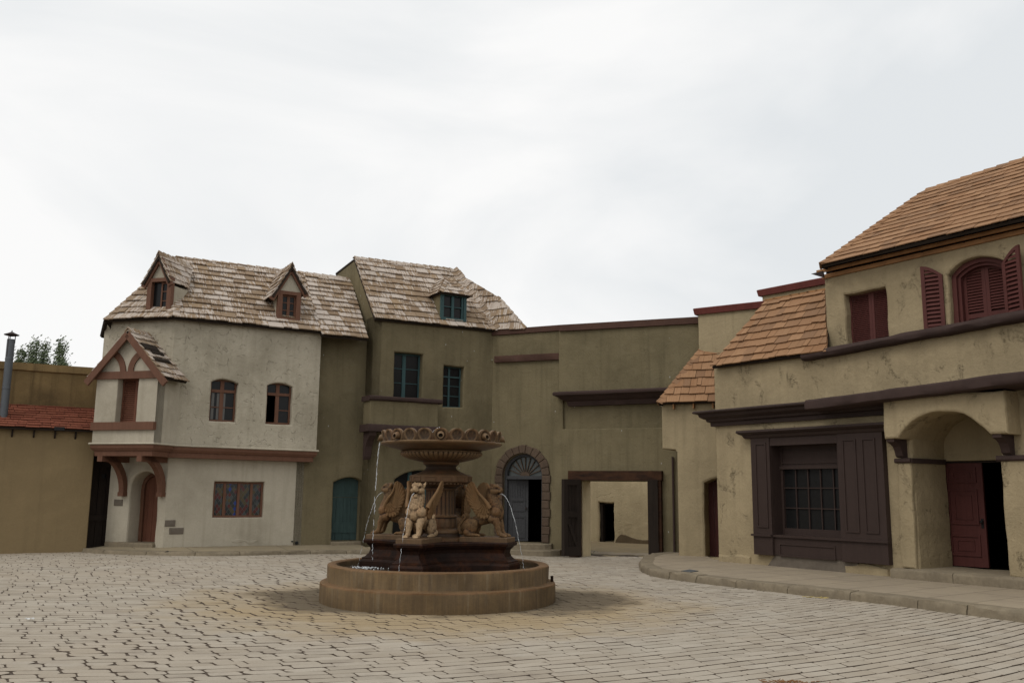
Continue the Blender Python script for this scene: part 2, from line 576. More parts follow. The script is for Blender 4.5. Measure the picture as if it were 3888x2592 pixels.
def shingle_mat(name, cols, wear_col, wear, edge):
    m, nt, b = new_mat(name)
    isl = nd(nt, 'ShaderNodeNewGeometry').outputs['Random Per Island']
    rp = nd(nt, 'ShaderNodeValToRGB', {'Fac': isl})
    el = rp.color_ramp.elements
    el[0].position = 0; el[0].color = (*cols[0], 1); el[1].position = 1; el[1].color = (*cols[-1], 1)
    for i in range(1, len(cols) - 1):
        e = el.new(i / (len(cols) - 1)); e.color = (*cols[i], 1)
    at = nd(nt, 'ShaderNodeAttribute', attribute_name='suv').outputs['Vector']
    mv = nd(nt, 'ShaderNodeMapping', {'Vector': at, 'Scale': (26, 2.6, 1)}).outputs[0]
    grain = noise_n(nt, mv, 1.0, 5, 0.65)
    isl2 = mathn(nt, 'FRACT', mathn(nt, 'MULTIPLY', isl, 37.7))
    patch = noise_n(nt, nd(nt, 'ShaderNodeMapping', {'Vector': at, 'Scale': (0.8, 0.9, 1)}).outputs[0], 1.0, 4, 0.6)
    # bleached, peeling streaks on some shingles
    wm = mathn(nt, 'ADD', mathn(nt, 'MULTIPLY', isl2, 0.24), mathn(nt, 'MULTIPLY', patch, 0.55))
    wm = mathn(nt, 'ADD', wm, mathn(nt, 'MULTIPLY', grain, 1.15))
    wm = ramp(nt, wm, 1.05 - wear, 1.14 - wear)
    c = mix(nt, mathn(nt, 'MULTIPLY', ramp(nt, grain, 0.35, 0.7), 0.45), rp.outputs[0], edge)
    c = mix(nt, mathn(nt, 'MULTIPLY', wm, 0.85), c, wear_col)
    dk = noise_n(nt, coords(nt, (1, 1, 1)), 0.7, 4, 0.6)
    c = mix(nt, mathn(nt, 'MULTIPLY', ramp(nt, dk, 0.5, 0.75), 0.30), c, edge)
    nt.links.new(c, b.inputs['Base Color'])
    b.inputs['Roughness'].default_value = 0.85
    b.inputs['Specular IOR Level'].default_value = 0.1
    bump(nt, b, grain, 0.5, 0.012)
    return m

def paint(name, c, worn=None, amt=0.42, rough=0.6, grain=(14, 14, 1.2), spec=0.14):
    m, nt, b = new_mat(name)
    v = coords(nt, grain)
    g = noise_n(nt, v, 1.0, 6, 0.65, 0.2)
    p = noise_n(nt, coords(nt), 3.2, 5, 0.65)
    wc = worn if worn else tuple(x * 0.55 for x in c)
    col = mix(nt, mathn(nt, 'MULTIPLY', ramp(nt, g, 0.42, 0.72), amt), c, wc)
    col = mix(nt, mathn(nt, 'MULTIPLY', ramp(nt, p, 0.45, 0.75), amt), col, tuple(x * 0.6 for x in c))
    nt.links.new(col, b.inputs['Base Color'])
    b.inputs['Roughness'].default_value = rough
    b.inputs['Specular IOR Level'].default_value = spec
    bump(nt, b, mathn(nt, 'ADD', g, mathn(nt, 'MULTIPLY', p, 0.6)), 0.25, 0.012)
    return m

def stone(name, c, c2, rust, rust_amt=0.4, wet=0.0, streak=0.5, rough=0.75, bs=0.35, crevice_shade=None):
    m, nt, b = new_mat(name)
    v = coords(nt)
    a = noise_n(nt, v, 2.2, 7, 0.65, 0.3); d = noise_n(nt, v, 14, 5, 0.6)
    st = noise_n(nt, coords(nt, (13, 13, 0.8)), 1.0, 7, 0.72)
    rs = noise_n(nt, coords(nt, loc=(4, 2, 9)), 3.4, 6, 0.7, 0.4)
    col = mix(nt, ramp(nt, a, 0.35, 0.68), c, c2)
    col = mix(nt, mathn(nt, 'MULTIPLY', ramp(nt, st, 0.45, 0.75), streak), col, tuple(x * 0.35 for x in c2))
    col = mix(nt, mathn(nt, 'MULTIPLY', ramp(nt, rs, 0.48, 0.7), rust_amt), col, rust)
    col = mix(nt, mathn(nt, 'MULTIPLY', ramp(nt, d, 0.4, 0.75), 0.3), col, tuple(x * 0.4 for x in c))
    if crevice_shade:
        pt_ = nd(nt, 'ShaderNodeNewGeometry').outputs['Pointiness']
        col = mix(nt, mathn(nt, 'MULTIPLY', ramp(nt, pt_, 0.482, 0.506, (1, 1, 1, 1), (0, 0, 0, 1)), 0.9), col, crevice_shade)  # shade of the crevices painted into the colour, following pointiness
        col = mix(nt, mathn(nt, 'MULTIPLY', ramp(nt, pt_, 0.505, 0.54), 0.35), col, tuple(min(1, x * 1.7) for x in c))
    nt.links.new(col, b.inputs['Base Color'])
    b.inputs['Roughness'].default_value = rough
    b.inputs['Specular IOR Level'].default_value = 0.25 + wet
    bump(nt, b, mathn(nt, 'ADD', a, mathn(nt, 'MULTIPLY', d, 0.5)), bs, 0.02)
    return m

def plain(name, c, rough=0.5, spec=0.3, metal=0.0, trans=0.0, ior=1.45, bumpy=0.0, bscale=8):
    m, nt, b = new_mat(name)
    b.inputs['Roughness'].default_value = rough
    b.inputs['Specular IOR Level'].default_value = spec
    b.inputs['Metallic'].default_value = metal
    b.inputs['Transmission Weight'].default_value = trans
    b.inputs['IOR'].default_value = ior
    v = coords(nt)
    n = noise_n(nt, v, 5, 5, 0.6)
    col = mix(nt, mathn(nt, 'MULTIPLY', n, 0.35), c, tuple(x * 0.65 for x in c))
    nt.links.new(col, b.inputs['Base Color'])
    if bumpy:
        bump(nt, b, noise_n(nt, v, bscale, 4, 0.6), bumpy, 0.03)
    return m

MAT = {}
MAT['white'] = stucco('white_stucco', (0.460, 0.415, 0.325), (0.225, 0.198, 0.142), 0.50, ticks=1.0, streak=0.35, rough_bump=0.55)
MAT['whitesm'] = stucco('white_plaster', (0.460, 0.415, 0.328), (0.235, 0.205, 0.15), 0.45, streak=0.40, rough_bump=0.28)
MAT['olive'] = stucco('olive_stucco', (0.186, 0.154, 0.091), (0.090, 0.075, 0.044), 0.52, ticks=0.35, streak=0.6, rough_bump=0.45, light=(0.212, 0.180, 0.112), specks=0.5)
MAT['ochre'] = stucco('ochre_stucco', (0.240, 0.178, 0.096), (0.145, 0.108, 0.06), 0.30, streak=0.35, rough_bump=0.25)
MAT['ochredirty'] = stucco('dirty_ochre_stucco', (0.225, 0.155, 0.072), (0.075, 0.052, 0.028), 0.7, streak=0.85, rough_bump=0.3)
MAT['tan'] = stucco('tan_stucco', (0.365, 0.292, 0.180), (0.180, 0.143, 0.086), 0.42, pits=0.85, streak=0.32, rough_bump=0.55)
MAT['tansm'] = stucco('smooth_tan_stucco', (0.350, 0.282, 0.174), (0.17, 0.137, 0.083), 0.35, pits=0.25, streak=0.4, rough_bump=0.4)
MAT['court'] = stucco('courtyard_stucco', (0.56, 0.46, 0.29), (0.29, 0.23, 0.14), 0.5, ticks=0.6, streak=0.35, rough_bump=0.5)  # colour lightened to carry the sunlight on the court wall
MAT['roofgrey'] = shingle_mat('weathered_shingle', [(0.235, 0.165, 0.108), (0.31, 0.222, 0.148), (0.265, 0.192, 0.13), (0.325, 0.232, 0.145), (0.285, 0.21, 0.148)], (0.52, 0.455, 0.395), 0.085, (0.13, 0.095, 0.062))
MAT['roofred'] = shingle_mat('cedar_shingle', [(0.27, 0.148, 0.078), (0.345, 0.204, 0.114), (0.30, 0.172, 0.094), (0.225, 0.135, 0.080), (0.36, 0.210, 0.114)], (0.52, 0.44, 0.37), -0.04, (0.20, 0.098, 0.045))
MAT['rooftile'] = shingle_mat('red_tile', [(0.175, 0.058, 0.036), (0.225, 0.078, 0.047), (0.195, 0.07, 0.042)], (0.26, 0.12, 0.085), -0.12, (0.10, 0.036, 0.024))
MAT['deck'] = plain('roof_deck', (0.035, 0.026, 0.02), 0.9, 0.1)
MAT['brown'] = paint('brown_paint', (0.150, 0.074, 0.047))
MAT['brownred'] = paint('rust_brown_paint', (0.15, 0.062, 0.038))
MAT['shut'] = paint('oxblood_paint', (0.098, 0.034, 0.029), amt=0.3)
MAT['door_red'] = paint('dark_red_paint', (0.088, 0.030, 0.026), amt=0.35, rough=0.5)
MAT['plum'] = paint('plum_brown_paint', (0.044, 0.029, 0.0245), (0.028, 0.019, 0.017), 0.3, 0.55)
MAT['plumst'] = paint('plum_brown_plaster', (0.056, 0.036, 0.031), (0.033, 0.022, 0.019), 0.5, 0.8, (2, 2, 2))
MAT['dullbrown'] = paint('dull_brown_plaster', (0.085, 0.046, 0.034), (0.05, 0.03, 0.024), 0.5, 0.85, (2, 2, 2))
MAT['redtrim'] = paint('red_trim_paint', (0.135, 0.038, 0.030))
MAT['teal'] = paint('teal_paint', (0.046, 0.088, 0.090), (0.025, 0.046, 0.047), 0.4)
MAT['tealdoor'] = paint('faded_teal_boards', (0.050, 0.082, 0.078), (0.026, 0.042, 0.040), 0.6, 0.75)
MAT['grey'] = paint('dark_grey_paint', (0.048, 0.048, 0.050), (0.085, 0.085, 0.085), 0.3)
MAT['oldwood'] = paint('old_dark_wood', (0.030, 0.022, 0.017), (0.013, 0.010, 0.008), 0.6, 0.8)
MAT['beam'] = paint('stained_beam', (0.060, 0.028, 0.015), (0.010, 0.007, 0.006), 1.0, 0.85, (1.6, 1.6, 7))
MAT['post'] = paint('orange_wood', (0.42, 0.16, 0.055), amt=0.2, rough=0.7)
MAT['rawwood'] = paint('raw_batten', (0.33, 0.17, 0.075), (0.12, 0.06, 0.03), 0.5, 0.8, (3, 3, 3))
MAT['dark'] = plain('unlit_interior', (0.010, 0.009, 0.008), 0.95, 0.0)
MAT['glass'] = plain('dark_glass', (0.012, 0.012, 0.012), 0.22, 0.22)
MAT['curtain'] = plain('curtain_glass', (0.13, 0.125, 0.115), 0.35, 0.3)
MAT['quoin'] = stone('brown_quoin', (0.105, 0.072, 0.048), (0.075, 0.050, 0.034), (0.10, 0.06, 0.035), 0.3, streak=0.3, bs=0.6)
MAT['greystone'] = stone('grey_stone', (0.150, 0.125, 0.098), (0.110, 0.09, 0.07), (0.19, 0.155, 0.11), 0.2, streak=0.2, bs=0.6)
MAT['fstone'] = stone('fountain_stone', (0.135, 0.082, 0.040), (0.080, 0.047, 0.024), (0.16, 0.064, 0.020), 0.6, 0.05, 0.45, 0.7)
MAT['fring'] = stone('basin_stone', (0.200, 0.135, 0.070), (0.140, 0.092, 0.048), (0.23, 0.100, 0.034), 0.45, 0.0, 0.85, 0.8)
def basin_mat():
    m, nt, b = new_mat('basin_stone')
    v = coords(nt)
    a = noise_n(nt, v, 1.6, 7, 0.65, 0.3); d = noise_n(nt, v, 16, 5, 0.6)
    st = noise_n(nt, coords(nt, (15, 15, 0.7)), 1.0, 7, 0.72)
    st2 = noise_n(nt, coords(nt, (7, 7, 0.35), loc=(3, 9, 2)), 1.0, 6, 0.7)
    c = mix(nt, ramp(nt, a, 0.35, 0.65), (0.165, 0.108, 0.052), (0.105, 0.071, 0.037))
    c = mix(nt, mathn(nt, 'MULTIPLY', ramp(nt, st, 0.44, 0.68), 0.6), c, (0.065, 0.046, 0.029))
    c = mix(nt, mathn(nt, 'MULTIPLY', ramp(nt, st2, 0.56, 0.72), 0.6), c, (0.225, 0.185, 0.125))
    z = nd(nt, 'ShaderNodeSeparateXYZ', {0: v}).outputs['Z']
    z = mathn(nt, 'ADD', z, mathn(nt, 'MULTIPLY', mathn(nt, 'SUBTRACT', noise_n(nt, v, 5, 5, 0.65), 0.5), 0.07))
    for zc in (0.295, 0.572):
        # rust line left along each rim
        k = ramp(nt, mathn(nt, 'ABSOLUTE', mathn(nt, 'SUBTRACT', z, zc)), 0.004, 0.032, (1, 1, 1, 1), (0, 0, 0, 1))
        c = mix(nt, mathn(nt, 'MULTIPLY', k, 0.42), c, (0.195, 0.092, 0.038))
    c = mix(nt, mathn(nt, 'MULTIPLY', ramp(nt, d, 0.45, 0.75), 0.3), c, (0.075, 0.05, 0.028))
    nt.links.new(c, b.inputs['Base Color'])
    b.inputs['Roughness'].default_value = 0.8
    b.inputs['Specular IOR Level'].default_value = 0.2
    bump(nt, b, mathn(nt, 'ADD', a, mathn(nt, 'MULTIPLY', d, 0.5)), 0.4, 0.02)
    return m
MAT['fring'] = basin_mat()
MAT['fdark'] = stone('wet_pedestal', (0.026, 0.012, 0.008), (0.012, 0.007, 0.005), (0.070, 0.023, 0.008), 0.6, -0.17, 0.6, 0.5)
MAT['fcol'] = stone('column_stone', (0.098, 0.055, 0.026), (0.050, 0.029, 0.015), (0.155, 0.058, 0.018), 0.6, 0.0, 0.7, 0.65, 0.45, crevice_shade=(0.028, 0.016, 0.009))
MAT['fbowl'] = stone('bowl_stone', (0.140, 0.088, 0.043), (0.068, 0.039, 0.020), (0.13, 0.046, 0.018), 0.65, 0.05, 0.6, 0.6, 0.5, crevice_shade=(0.030, 0.018, 0.010))
MAT['griffin'] = stone('statue_stone', (0.150, 0.087, 0.038), (0.074, 0.040, 0.018), (0.19, 0.078, 0.025), 0.6, 0.0, 0.55, 0.7, 0.45, crevice_shade=(0.035, 0.019, 0.010))
MAT['griffinpale'] = stone('pale_statue_stone', (0.35, 0.250, 0.148), (0.20, 0.122, 0.060), (0.24, 0.105, 0.034), 0.5, 0.0, 0.45, 0.7, 0.4, crevice_shade=(0.050, 0.028, 0.014))
MAT['kerb'] = stone('kerb_stone', (0.235, 0.192, 0.130), (0.175, 0.142, 0.098), (0.28, 0.235, 0.165), 0.3, 0.0, 0.2, 0.9, 0.8)
MAT['metal'] = plain('galvanised_metal', (0.105, 0.115, 0.125), 0.55, 0.4, 0.35, bumpy=0.1)
MAT['rustmetal'] = plain('rusty_metal', (0.040, 0.028, 0.025), 0.8, 0.3)
MAT['black'] = plain('black_plastic', (0.012, 0.012, 0.012), 0.6, 0.3)
MAT['lead'] = plain('lead_came', (0.10, 0.10, 0.095), 0.6, 0.3)
# ================================================================== GROUND
FC = Vector((-1.165, 15.36, 0))
def paving_mat():
    m, nt, b = new_mat('stone_setts')
    isl = nd(nt, 'ShaderNodeNewGeometry').outputs['Random Per Island']
    v = coords(nt)
    big = noise_n(nt, v, 0.35, 5, 0.6); med = noise_n(nt, v, 1.7, 6, 0.65, 0.3); fine = noise_n(nt, v, 30, 4, 0.65)
    c = mix(nt, isl, (0.325, 0.280, 0.220), (0.400, 0.352, 0.285))
    c = mix(nt, mathn(nt, 'MULTIPLY', ramp(nt, big, 0.42, 0.65), 0.40), c, (0.355, 0.290, 0.215))
    c = mix(nt, mathn(nt, 'MULTIPLY', ramp(nt, med, 0.52, 0.74), 0.55), c, (0.205, 0.170, 0.14))
    c = mix(nt, mathn(nt, 'MULTIPLY', ramp(nt, noise_n(nt, coords(nt, loc=(7, 3, 0)), 0.9, 5, 0.6), 0.5, 0.7), 0.35), c, (0.45, 0.415, 0.35))
    c = mix(nt, mathn(nt, 'MULTIPLY', ramp(nt, fine, 0.35, 0.75), 0.22), c, (0.22, 0.19, 0.15))
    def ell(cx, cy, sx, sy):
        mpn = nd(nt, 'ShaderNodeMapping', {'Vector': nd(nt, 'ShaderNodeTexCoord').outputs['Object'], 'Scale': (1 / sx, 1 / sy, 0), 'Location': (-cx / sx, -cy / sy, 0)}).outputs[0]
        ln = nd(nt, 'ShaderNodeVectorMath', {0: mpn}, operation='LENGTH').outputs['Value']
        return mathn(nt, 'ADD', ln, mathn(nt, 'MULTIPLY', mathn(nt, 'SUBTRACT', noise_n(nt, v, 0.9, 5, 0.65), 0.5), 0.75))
    yel = ramp(nt, ell(FC.x, FC.y - 0.6, 4.6, 3.9), 0.62, 1.04, (1, 1, 1, 1), (0, 0, 0, 1))
    c = mix(nt, mathn(nt, 'MULTIPLY', yel, 0.62), c, (0.315, 0.220, 0.100))
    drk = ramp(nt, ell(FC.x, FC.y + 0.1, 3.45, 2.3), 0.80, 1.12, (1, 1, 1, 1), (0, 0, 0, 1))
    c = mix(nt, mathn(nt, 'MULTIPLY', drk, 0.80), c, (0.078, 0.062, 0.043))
    nt.links.new(c, b.inputs['Base Color'])
    b.inputs['Roughness'].default_value = 0.88
    b.inputs['Specular IOR Level'].default_value = 0.2
    bump(nt, b, mathn(nt, 'ADD', fine, mathn(nt, 'MULTIPLY', med, 1.5)), 0.35, 0.012)
    return m
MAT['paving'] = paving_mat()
MAT['dirt'] = stone('joint_dirt', (0.110, 0.082, 0.060), (0.080, 0.060, 0.045), (0.13, 0.095, 0.067), 0.3, 0.0, 0.0, 0.95, 0.4)
MAT['earth'] = stone('packed_earth', (0.285, 0.225, 0.135), (0.225, 0.175, 0.105), (0.34, 0.24, 0.12), 0.4, 0.0, 0.0, 0.95, 0.4)

def build_ground():
    xs = [-400, -120, -50] + [i for i in range(-26, 25)] + [50, 120, 400]
    ys = [-400, -120, -40, -10] + [i for i in range(0, 46)] + [80, 200, 500]
    mb = MB()
    vs = [Vector((x, y, gz(x, y) - 0.014)) for y in ys for x in xs]
    nx = len(xs)
    fs = [(j * nx + i, j * nx + i + 1, (j + 1) * nx + i + 1, (j + 1) * nx + i) for j in range(len(ys) - 1) for i in range(nx - 1)]
    mb.add(vs, fs)
    mb.build('ground', MAT['dirt'], kind='structure')

def build_paving():
    """bowed rows of worn stone setts, each with its own outline, tilt and height"""
    r = random.Random(21)
    mb = MB()
    V = mb.v; F = mb.f; MI = mb.m
    ROWY = 0.205
    def g(x):
        c = max(-5.5, min(6.0, x))
        return 0.44 * x + 0.033 * c * c + 0.066 * c * (x - c) + 0.035 * math.sin(x * 0.9) + 0.012 * math.sin(x * 2.7 + 1)
    def gp(x):
        c = max(-5.5, min(6.0, x))
        return 0.44 + 0.066 * c + 0.0315 * math.cos(x * 0.9) + 0.0324 * math.cos(x * 2.7 + 1)
    for k in range(-20, 170):
        yk = k * ROWY + r.uniform(-0.004, 0.004)
        x = -21 + r.random() * 0.4
        while x < 19:
            L = r.uniform(0.27, 0.46)
            if r.random() < 0.1: L *= 0.6
            sl = gp(x); cs = 1 / math.sqrt(1 + sl * sl)
            xm = x + L * cs / 2
            sl = gp(xm); cs = 1 / math.sqrt(1 + sl * sl)
            dk = max(-4.0, min(7.0, yk - 8.0))
            sp = 1 + 0.022 * max(-5, min(5, xm)) if -4.0 < yk - 8.0 < 7.0 else 1.0
            ym = yk + g(xm) + 0.022 * max(-5, min(5, xm)) * dk + 0.006 * mnoise.noise(Vector((xm * 1.3, k * 0.7, 0)))
            x += L * cs
            if ym < 5.2 or ym > 30.2 or xm < -0.63 * ym - 3.0 or xm > 0.60 * ym + 1.5 or (ym > 27.9 - 0.44 * (xm - 2.0) and xm > -1.5) or (xm - FC.x) ** 2 + (ym - FC.y) ** 2 < 1.6 ** 2:
                continue
            e0 = Vector((cs, sl * cs)); p0 = Vector((-sl * cs, cs))
            hgt = ROWY * sp * cs - r.uniform(0.024, 0.032)
            shear = 0.45 * max(-1, min(1, xm / 3.5))
            # wide worn head joints on the left half, tighter on the right
            lf = smooth01((-xm + 1.0) / 4.0)
            gap = r.uniform(0.005, 0.011) + lf * (r.uniform(0.004, 0.018) if r.random() < 0.30 else 0.001)
            x0, x1 = -(L - gap) / 2, (L - gap) / 2
            y0, y1 = -hgt / 2, hgt / 2
            rc = r.uniform(0.007, 0.018) + 0.010 * lf
            pts = []
            for (cx, cy, sx, sy) in ((x0, y0, 1, 1), (x1, y0, -1, 1), (x1, y1, -1, -1), (x0, y1, 1, -1)):
                rr = rc * r.uniform(0.6, 1.5) * (2.6 if r.random() < 0.05 else 1)
                A = (cx + sx * rr, cy + r.uniform(-0.004, 0.004)); B = (cx + r.uniform(-0.005, 0.005), cy + sy * rr)
                A = (A[0] + shear * A[1], A[1]); B = (B[0] + shear * B[1], B[1])
                pts += [B, A] if (sx * sy > 0) else [A, B]
            zt = r.uniform(-0.002, 0.002); tx, ty = r.uniform(-0.012, 0.012), r.uniform(-0.012, 0.012)
            o = len(V)
            n = len(pts)
            for (ins, dz) in ((0.005, 0.0), (0.0, -0.0035), (-0.002, -0.022)):
                for (pa, pb) in pts:
                    qa = pa * (1 - ins / L * 2); qb = pb * (1 - ins / hgt * 2)
                    wx = xm + e0.x * qa + p0.x * qb; wy = ym + e0.y * qa + p0.y * qb
                    V.append(Vector((wx, wy, gz(wx, wy) + zt + tx * qa + ty * qb + dz)))
            F.append(tuple(range(o, o + n))); MI.append(0)
            for s in range(2):
                for i in range(n):
                    j = (i + 1) % n
                    F.append((o + s * n + i, o + (s + 1) * n + i, o + (s + 1) * n + j, o + s * n + j)); MI.append(s)
    mb.t = [(0, 0)] * len(V)
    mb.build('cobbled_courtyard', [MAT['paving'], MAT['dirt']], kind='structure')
build_ground()
build_paving()

# ================================================================== WALL PLANES
WL = Wall(-8.94, 23.96, 0.866, 0.5)          # long fronts of the white and the olive house
WC = Wall(-8.94, 23.96, 0.964, -0.2656)      # canted end of the white house (left-to-right, ends at the corner u=0)
WY = Wall(-11.1, 23.7, 0.866, 0.5)           # low ochre building
WB = Wall(2.32, 26.9, 0.9135, -0.4067)       # wall with the gate
WT = Wall(4.47, 24.5, 0.9135, -0.4067)       # canted end of the shop
WR = Wall(6.55, 20.56, 0.5736, -0.8192)      # shop front
WK = Wall(2.6, 35.0, 0.82, -0.57)            # wall in the court behind the gate
def isect(Wa, wa, Wb_, wb):
    """plan point where plane a (offset wa) meets plane b (offset wb) -> u on a"""
    A = Wa.P + Wa.n * wa; B = Wb_.P + Wb_.n * wb
    den = Wa.d.dot(Wb_.n)
    return (B - A).dot(Wb_.n) / den

# ================================================================== PAVEMENTS
def kerb_stones(mb, path, z_top, drop, width, lens, seed):
    """row of worn kerb stones along a plan path (outer edge on the right of travel)"""
    r = random.Random(seed)
    P = [Vector((p[0], p[1], 0)) for p in path]
    cum = [0]
    for i in range(len(P) - 1): cum.append(cum[-1] + (P[i + 1] - P[i]).length)
    def at(s):
        s = max(0, min(cum[-1], s))
        for i in range(len(P) - 1):
            if s <= cum[i + 1] + 1e-9:
                t = (s - cum[i]) / (cum[i + 1] - cum[i])
                q = P[i].lerp(P[i + 1], t); d = (P[min(i + 1, len(P) - 1)] - P[i]).normalized()
                # smooth the tangent
                d0 = (P[i] - P[max(0, i - 1)]).normalized() if i > 0 else d
                d2 = (P[min(i + 2, len(P) - 1)] - P[i + 1]).normalized() if i + 2 < len(P) else d
                tt = (d0 * (1 - t) + d2 * t + d).normalized()
                return q, tt
    s = 0.0
    while s < cum[-1] - 0.05:
        L = min(r.uniform(*lens), cum[-1] - s)
        n = max(2, int(L / 0.07))
        prof0 = [(-width, -0.004), (-0.045, 0.0), (-0.016, -0.010), (0.0, -0.04), (0.012, -drop * 0.6), (0.012, -drop - 0.06), (-width, -drop - 0.06)]
        vs = []; k = len(prof0)
        dzs = r.uniform(-0.006, 0.006); dout = r.uniform(-0.012, 0.012)
        for i in range(n + 1):
            t = i / n
            q, d = at(s + 0.008 + (L - 0.016) * t)
            nn = Vector((d.y, -d.x, 0))
            end = 0.014 if i in (0, n) else 0.0
            zt = z_top(q) if callable(z_top) else z_top
            for j, (o, z) in enumerate(prof0):
                w = (mnoise.noise(Vector((q.x * 3, q.y * 3, j * 0.7 + seed))) + 0.7 * mnoise.noise(Vector((q.x * 11, q.y * 11, j * 0.9 + seed)))) * 0.020
                oo = o + dout + (w - end if 0 < j < 5 else 0); zz = z + dzs + (w * 0.7 - end if 0 < j < 4 else 0)
                p = q + nn * oo
                vs.append(Vector((p.x, p.y, zt + zz)))
        fs = []
        for i in range(n):
            for j in range(k):
                j2 = (j + 1) % k
                fs.append((i * k + j, (i + 1) * k + j, (i + 1) * k + j2, i * k + j2))
        fs.append(tuple(range(k - 1, -1, -1))); fs.append(tuple(n * k + j for j in range(k)))
        mb.add(vs, fs)
        s += L
def flag_mat(name, rot, scale, c1, c2):
    m, nt, b = new_mat(name)
    v = coords(nt, (1, 1, 1), (0, 0, rot))
    w = mix(nt, 0.05, v, nd(nt, 'ShaderNodeTexNoise', {'Vector': v, 'Scale': 2.0}).outputs['Color'], 'ADD')
    br = nd(nt, 'ShaderNodeTexBrick', {'Vector': w, 'Scale': 1.0, 'Mortar Size': 0.013, 'Mortar Smooth': 0.3, 'Brick Width': scale[0], 'Row Height': scale[1], 'Color1': (0.35, 0.35, 0.35, 1), 'Color2': (0.65, 0.65, 0.65, 1)})
    n1 = noise_n(nt, v, 1.1, 6, 0.65, 0.3); n2 = noise_n(nt, v, 18, 5, 0.65)
    c = mix(nt, ramp(nt, n1, 0.35, 0.7), c1, c2)
    c = mix(nt, 0.12, c, br.outputs['Color'], 'OVERLAY')
    c = mix(nt, mathn(nt, 'MULTIPLY', ramp(nt, noise_n(nt, coords(nt, loc=(2, 8, 1)), 2.3, 6, 0.7), 0.56, 0.76), 0.55), c, tuple(x * 0.5 for x in c1))
    c = mix(nt, mathn(nt, 'MULTIPLY', n2, 0.25), c, tuple(x * 0.6 for x in c1))
    c = mix(nt, mathn(nt, 'MULTIPLY', br.outputs['Fac'], 0.65), c, tuple(x * 0.28 for x in c1))
    nt.links.new(c, b.inputs['Base Color'])
    b.inputs['Roughness'].default_value = 0.9
    b.inputs['Specular IOR Level'].default_value = 0.2
    h = mathn(nt, 'SUBTRACT', mathn(nt, 'ADD', n2, mathn(nt, 'MULTIPLY', n1, 1.4)), mathn(nt, 'MULTIPLY', br.outputs['Fac'], 1.5))
    bump(nt, b, h, 0.35, 0.015)
    return m
MAT['flagR'] = flag_mat('pavement_concrete', R(-36), (1.5, 0.75), (0.335, 0.275, 0.195), (0.275, 0.225, 0.165))
MAT['flagL'] = flag_mat('old_pavement', R(-30), (2.4, 1.4), (0.300, 0.245, 0.160), (0.245, 0.205, 0.140))

# right: sweeps out from the gate, round the corner and along the shop
kpx = [(2545, 2113), (2478, 2121), (2444, 2132), (2428, 2149), (2434, 2166), (2470, 2184), (2551, 2199), (2663, 2214), (2812, 2232), (2938, 2246), (3085, 2264), (3244, 2280), (3390, 2296), (3603, 2325), (3806, 2351), (3888, 2362)]
kerbR = [GZ(p, 0.0) for p in kpx]
d_end = (kerbR[-1] - kerbR[-3]).normalized()
for dd in (3.0, 6.0, 9.0): kerbR.append(kerbR[15] + d_end * dd)
ZR = 0.15
mb = MB(); kerb_stones(mb, [(p.x, p.y) for p in kerbR], ZR, ZR, 0.32, (0.75, 1.25), 5)
mb.build('kerb', MAT['kerb'], kind='structure', smooth=True)
mb = MB()
inner = []
for i, p in enumerate(kerbR):
    a = kerbR[max(0, i - 1)]; c = kerbR[min(len(kerbR) - 1, i + 1)]
    t = (c - a).normalized(); q = p + Vector((-t.y, t.x, 0)) * 0.30
    inner.append(Vector((q.x, q.y, ZR - 0.006)))
back = [Vector((12.5, 12.5, ZR - 0.006)), WR.pt(-3.0, ZR - 0.006, -0.3), WT.pt(0.6, ZR - 0.006, -0.4), WT.pt(-0.1, ZR - 0.006, -0.3)]
poly = inner + back
tr = tessellate_polygon([[Vector((p.x, p.y, 0)) for p in poly]])
mb.add(poly, [tuple(t) for t in tr])
mb.build('pavement', MAT['flagR'], kind='structure')

# left: along the white and the olive house
kpl = [(306, 2094), (360, 2100), (450, 2104), (586, 2107), (700, 2109), (818, 2110), (940, 2108), (1050, 2105), (1161, 2103), (1300, 2102), (1420, 2103), (1540, 2104)]
kerbL = [G(p) for p in kpl]
ZL = 0.225
tdir = Vector((0.93, 0.36, 0))
mb = MB(); kerb_stones(mb, [(p.x, p.y) for p in kerbL], lambda q: max(gz(q.x, q.y) + 0.10, 0.14), 0.14, 0.30, (0.8, 1.3), 9)
kerb_left = mb.build('kerb', MAT['kerb'], kind='structure', smooth=True)
mb = MB(); p_ = G(C2(1418, 1342), 0.05); tube(mb, [p_ + Vector((-0.05, 0.2, 0)), p_ + Vector((0.012, -0.04, 0))], 0.05, 14)
mb.build('drain_outlet', MAT['black'], kerb_left)
mb = MB()
inner = []
for i, p in enumerate(kerbL):
    a = kerbL[max(0, i - 1)]; c = kerbL[min(len(kerbL) - 1, i + 1)]
    t = (c - a).normalized(); q = p + Vector((-t.y, t.x, 0)) * 0.28
    inner.append(Vector((q.x, q.y, max(gz(p.x, p.y) + 0.10, 0.14) - 0.006)))
outer = []
for i, q in enumerate(inner):
    u = (q - WL.P).dot(WL.d)
    b = WL.pt(u, 0.25, -0.25) if u > 0 else WC.pt((q - WC.P).dot(WC.d), 0.25, -0.25)
    outer.append(b)
n = len(inner)
mb.add(inner + outer, [(i, i + 1, n + i + 1, n + i) for i in range(n - 1)])
mb.build('pavement', MAT['flagL'], kind='structure')

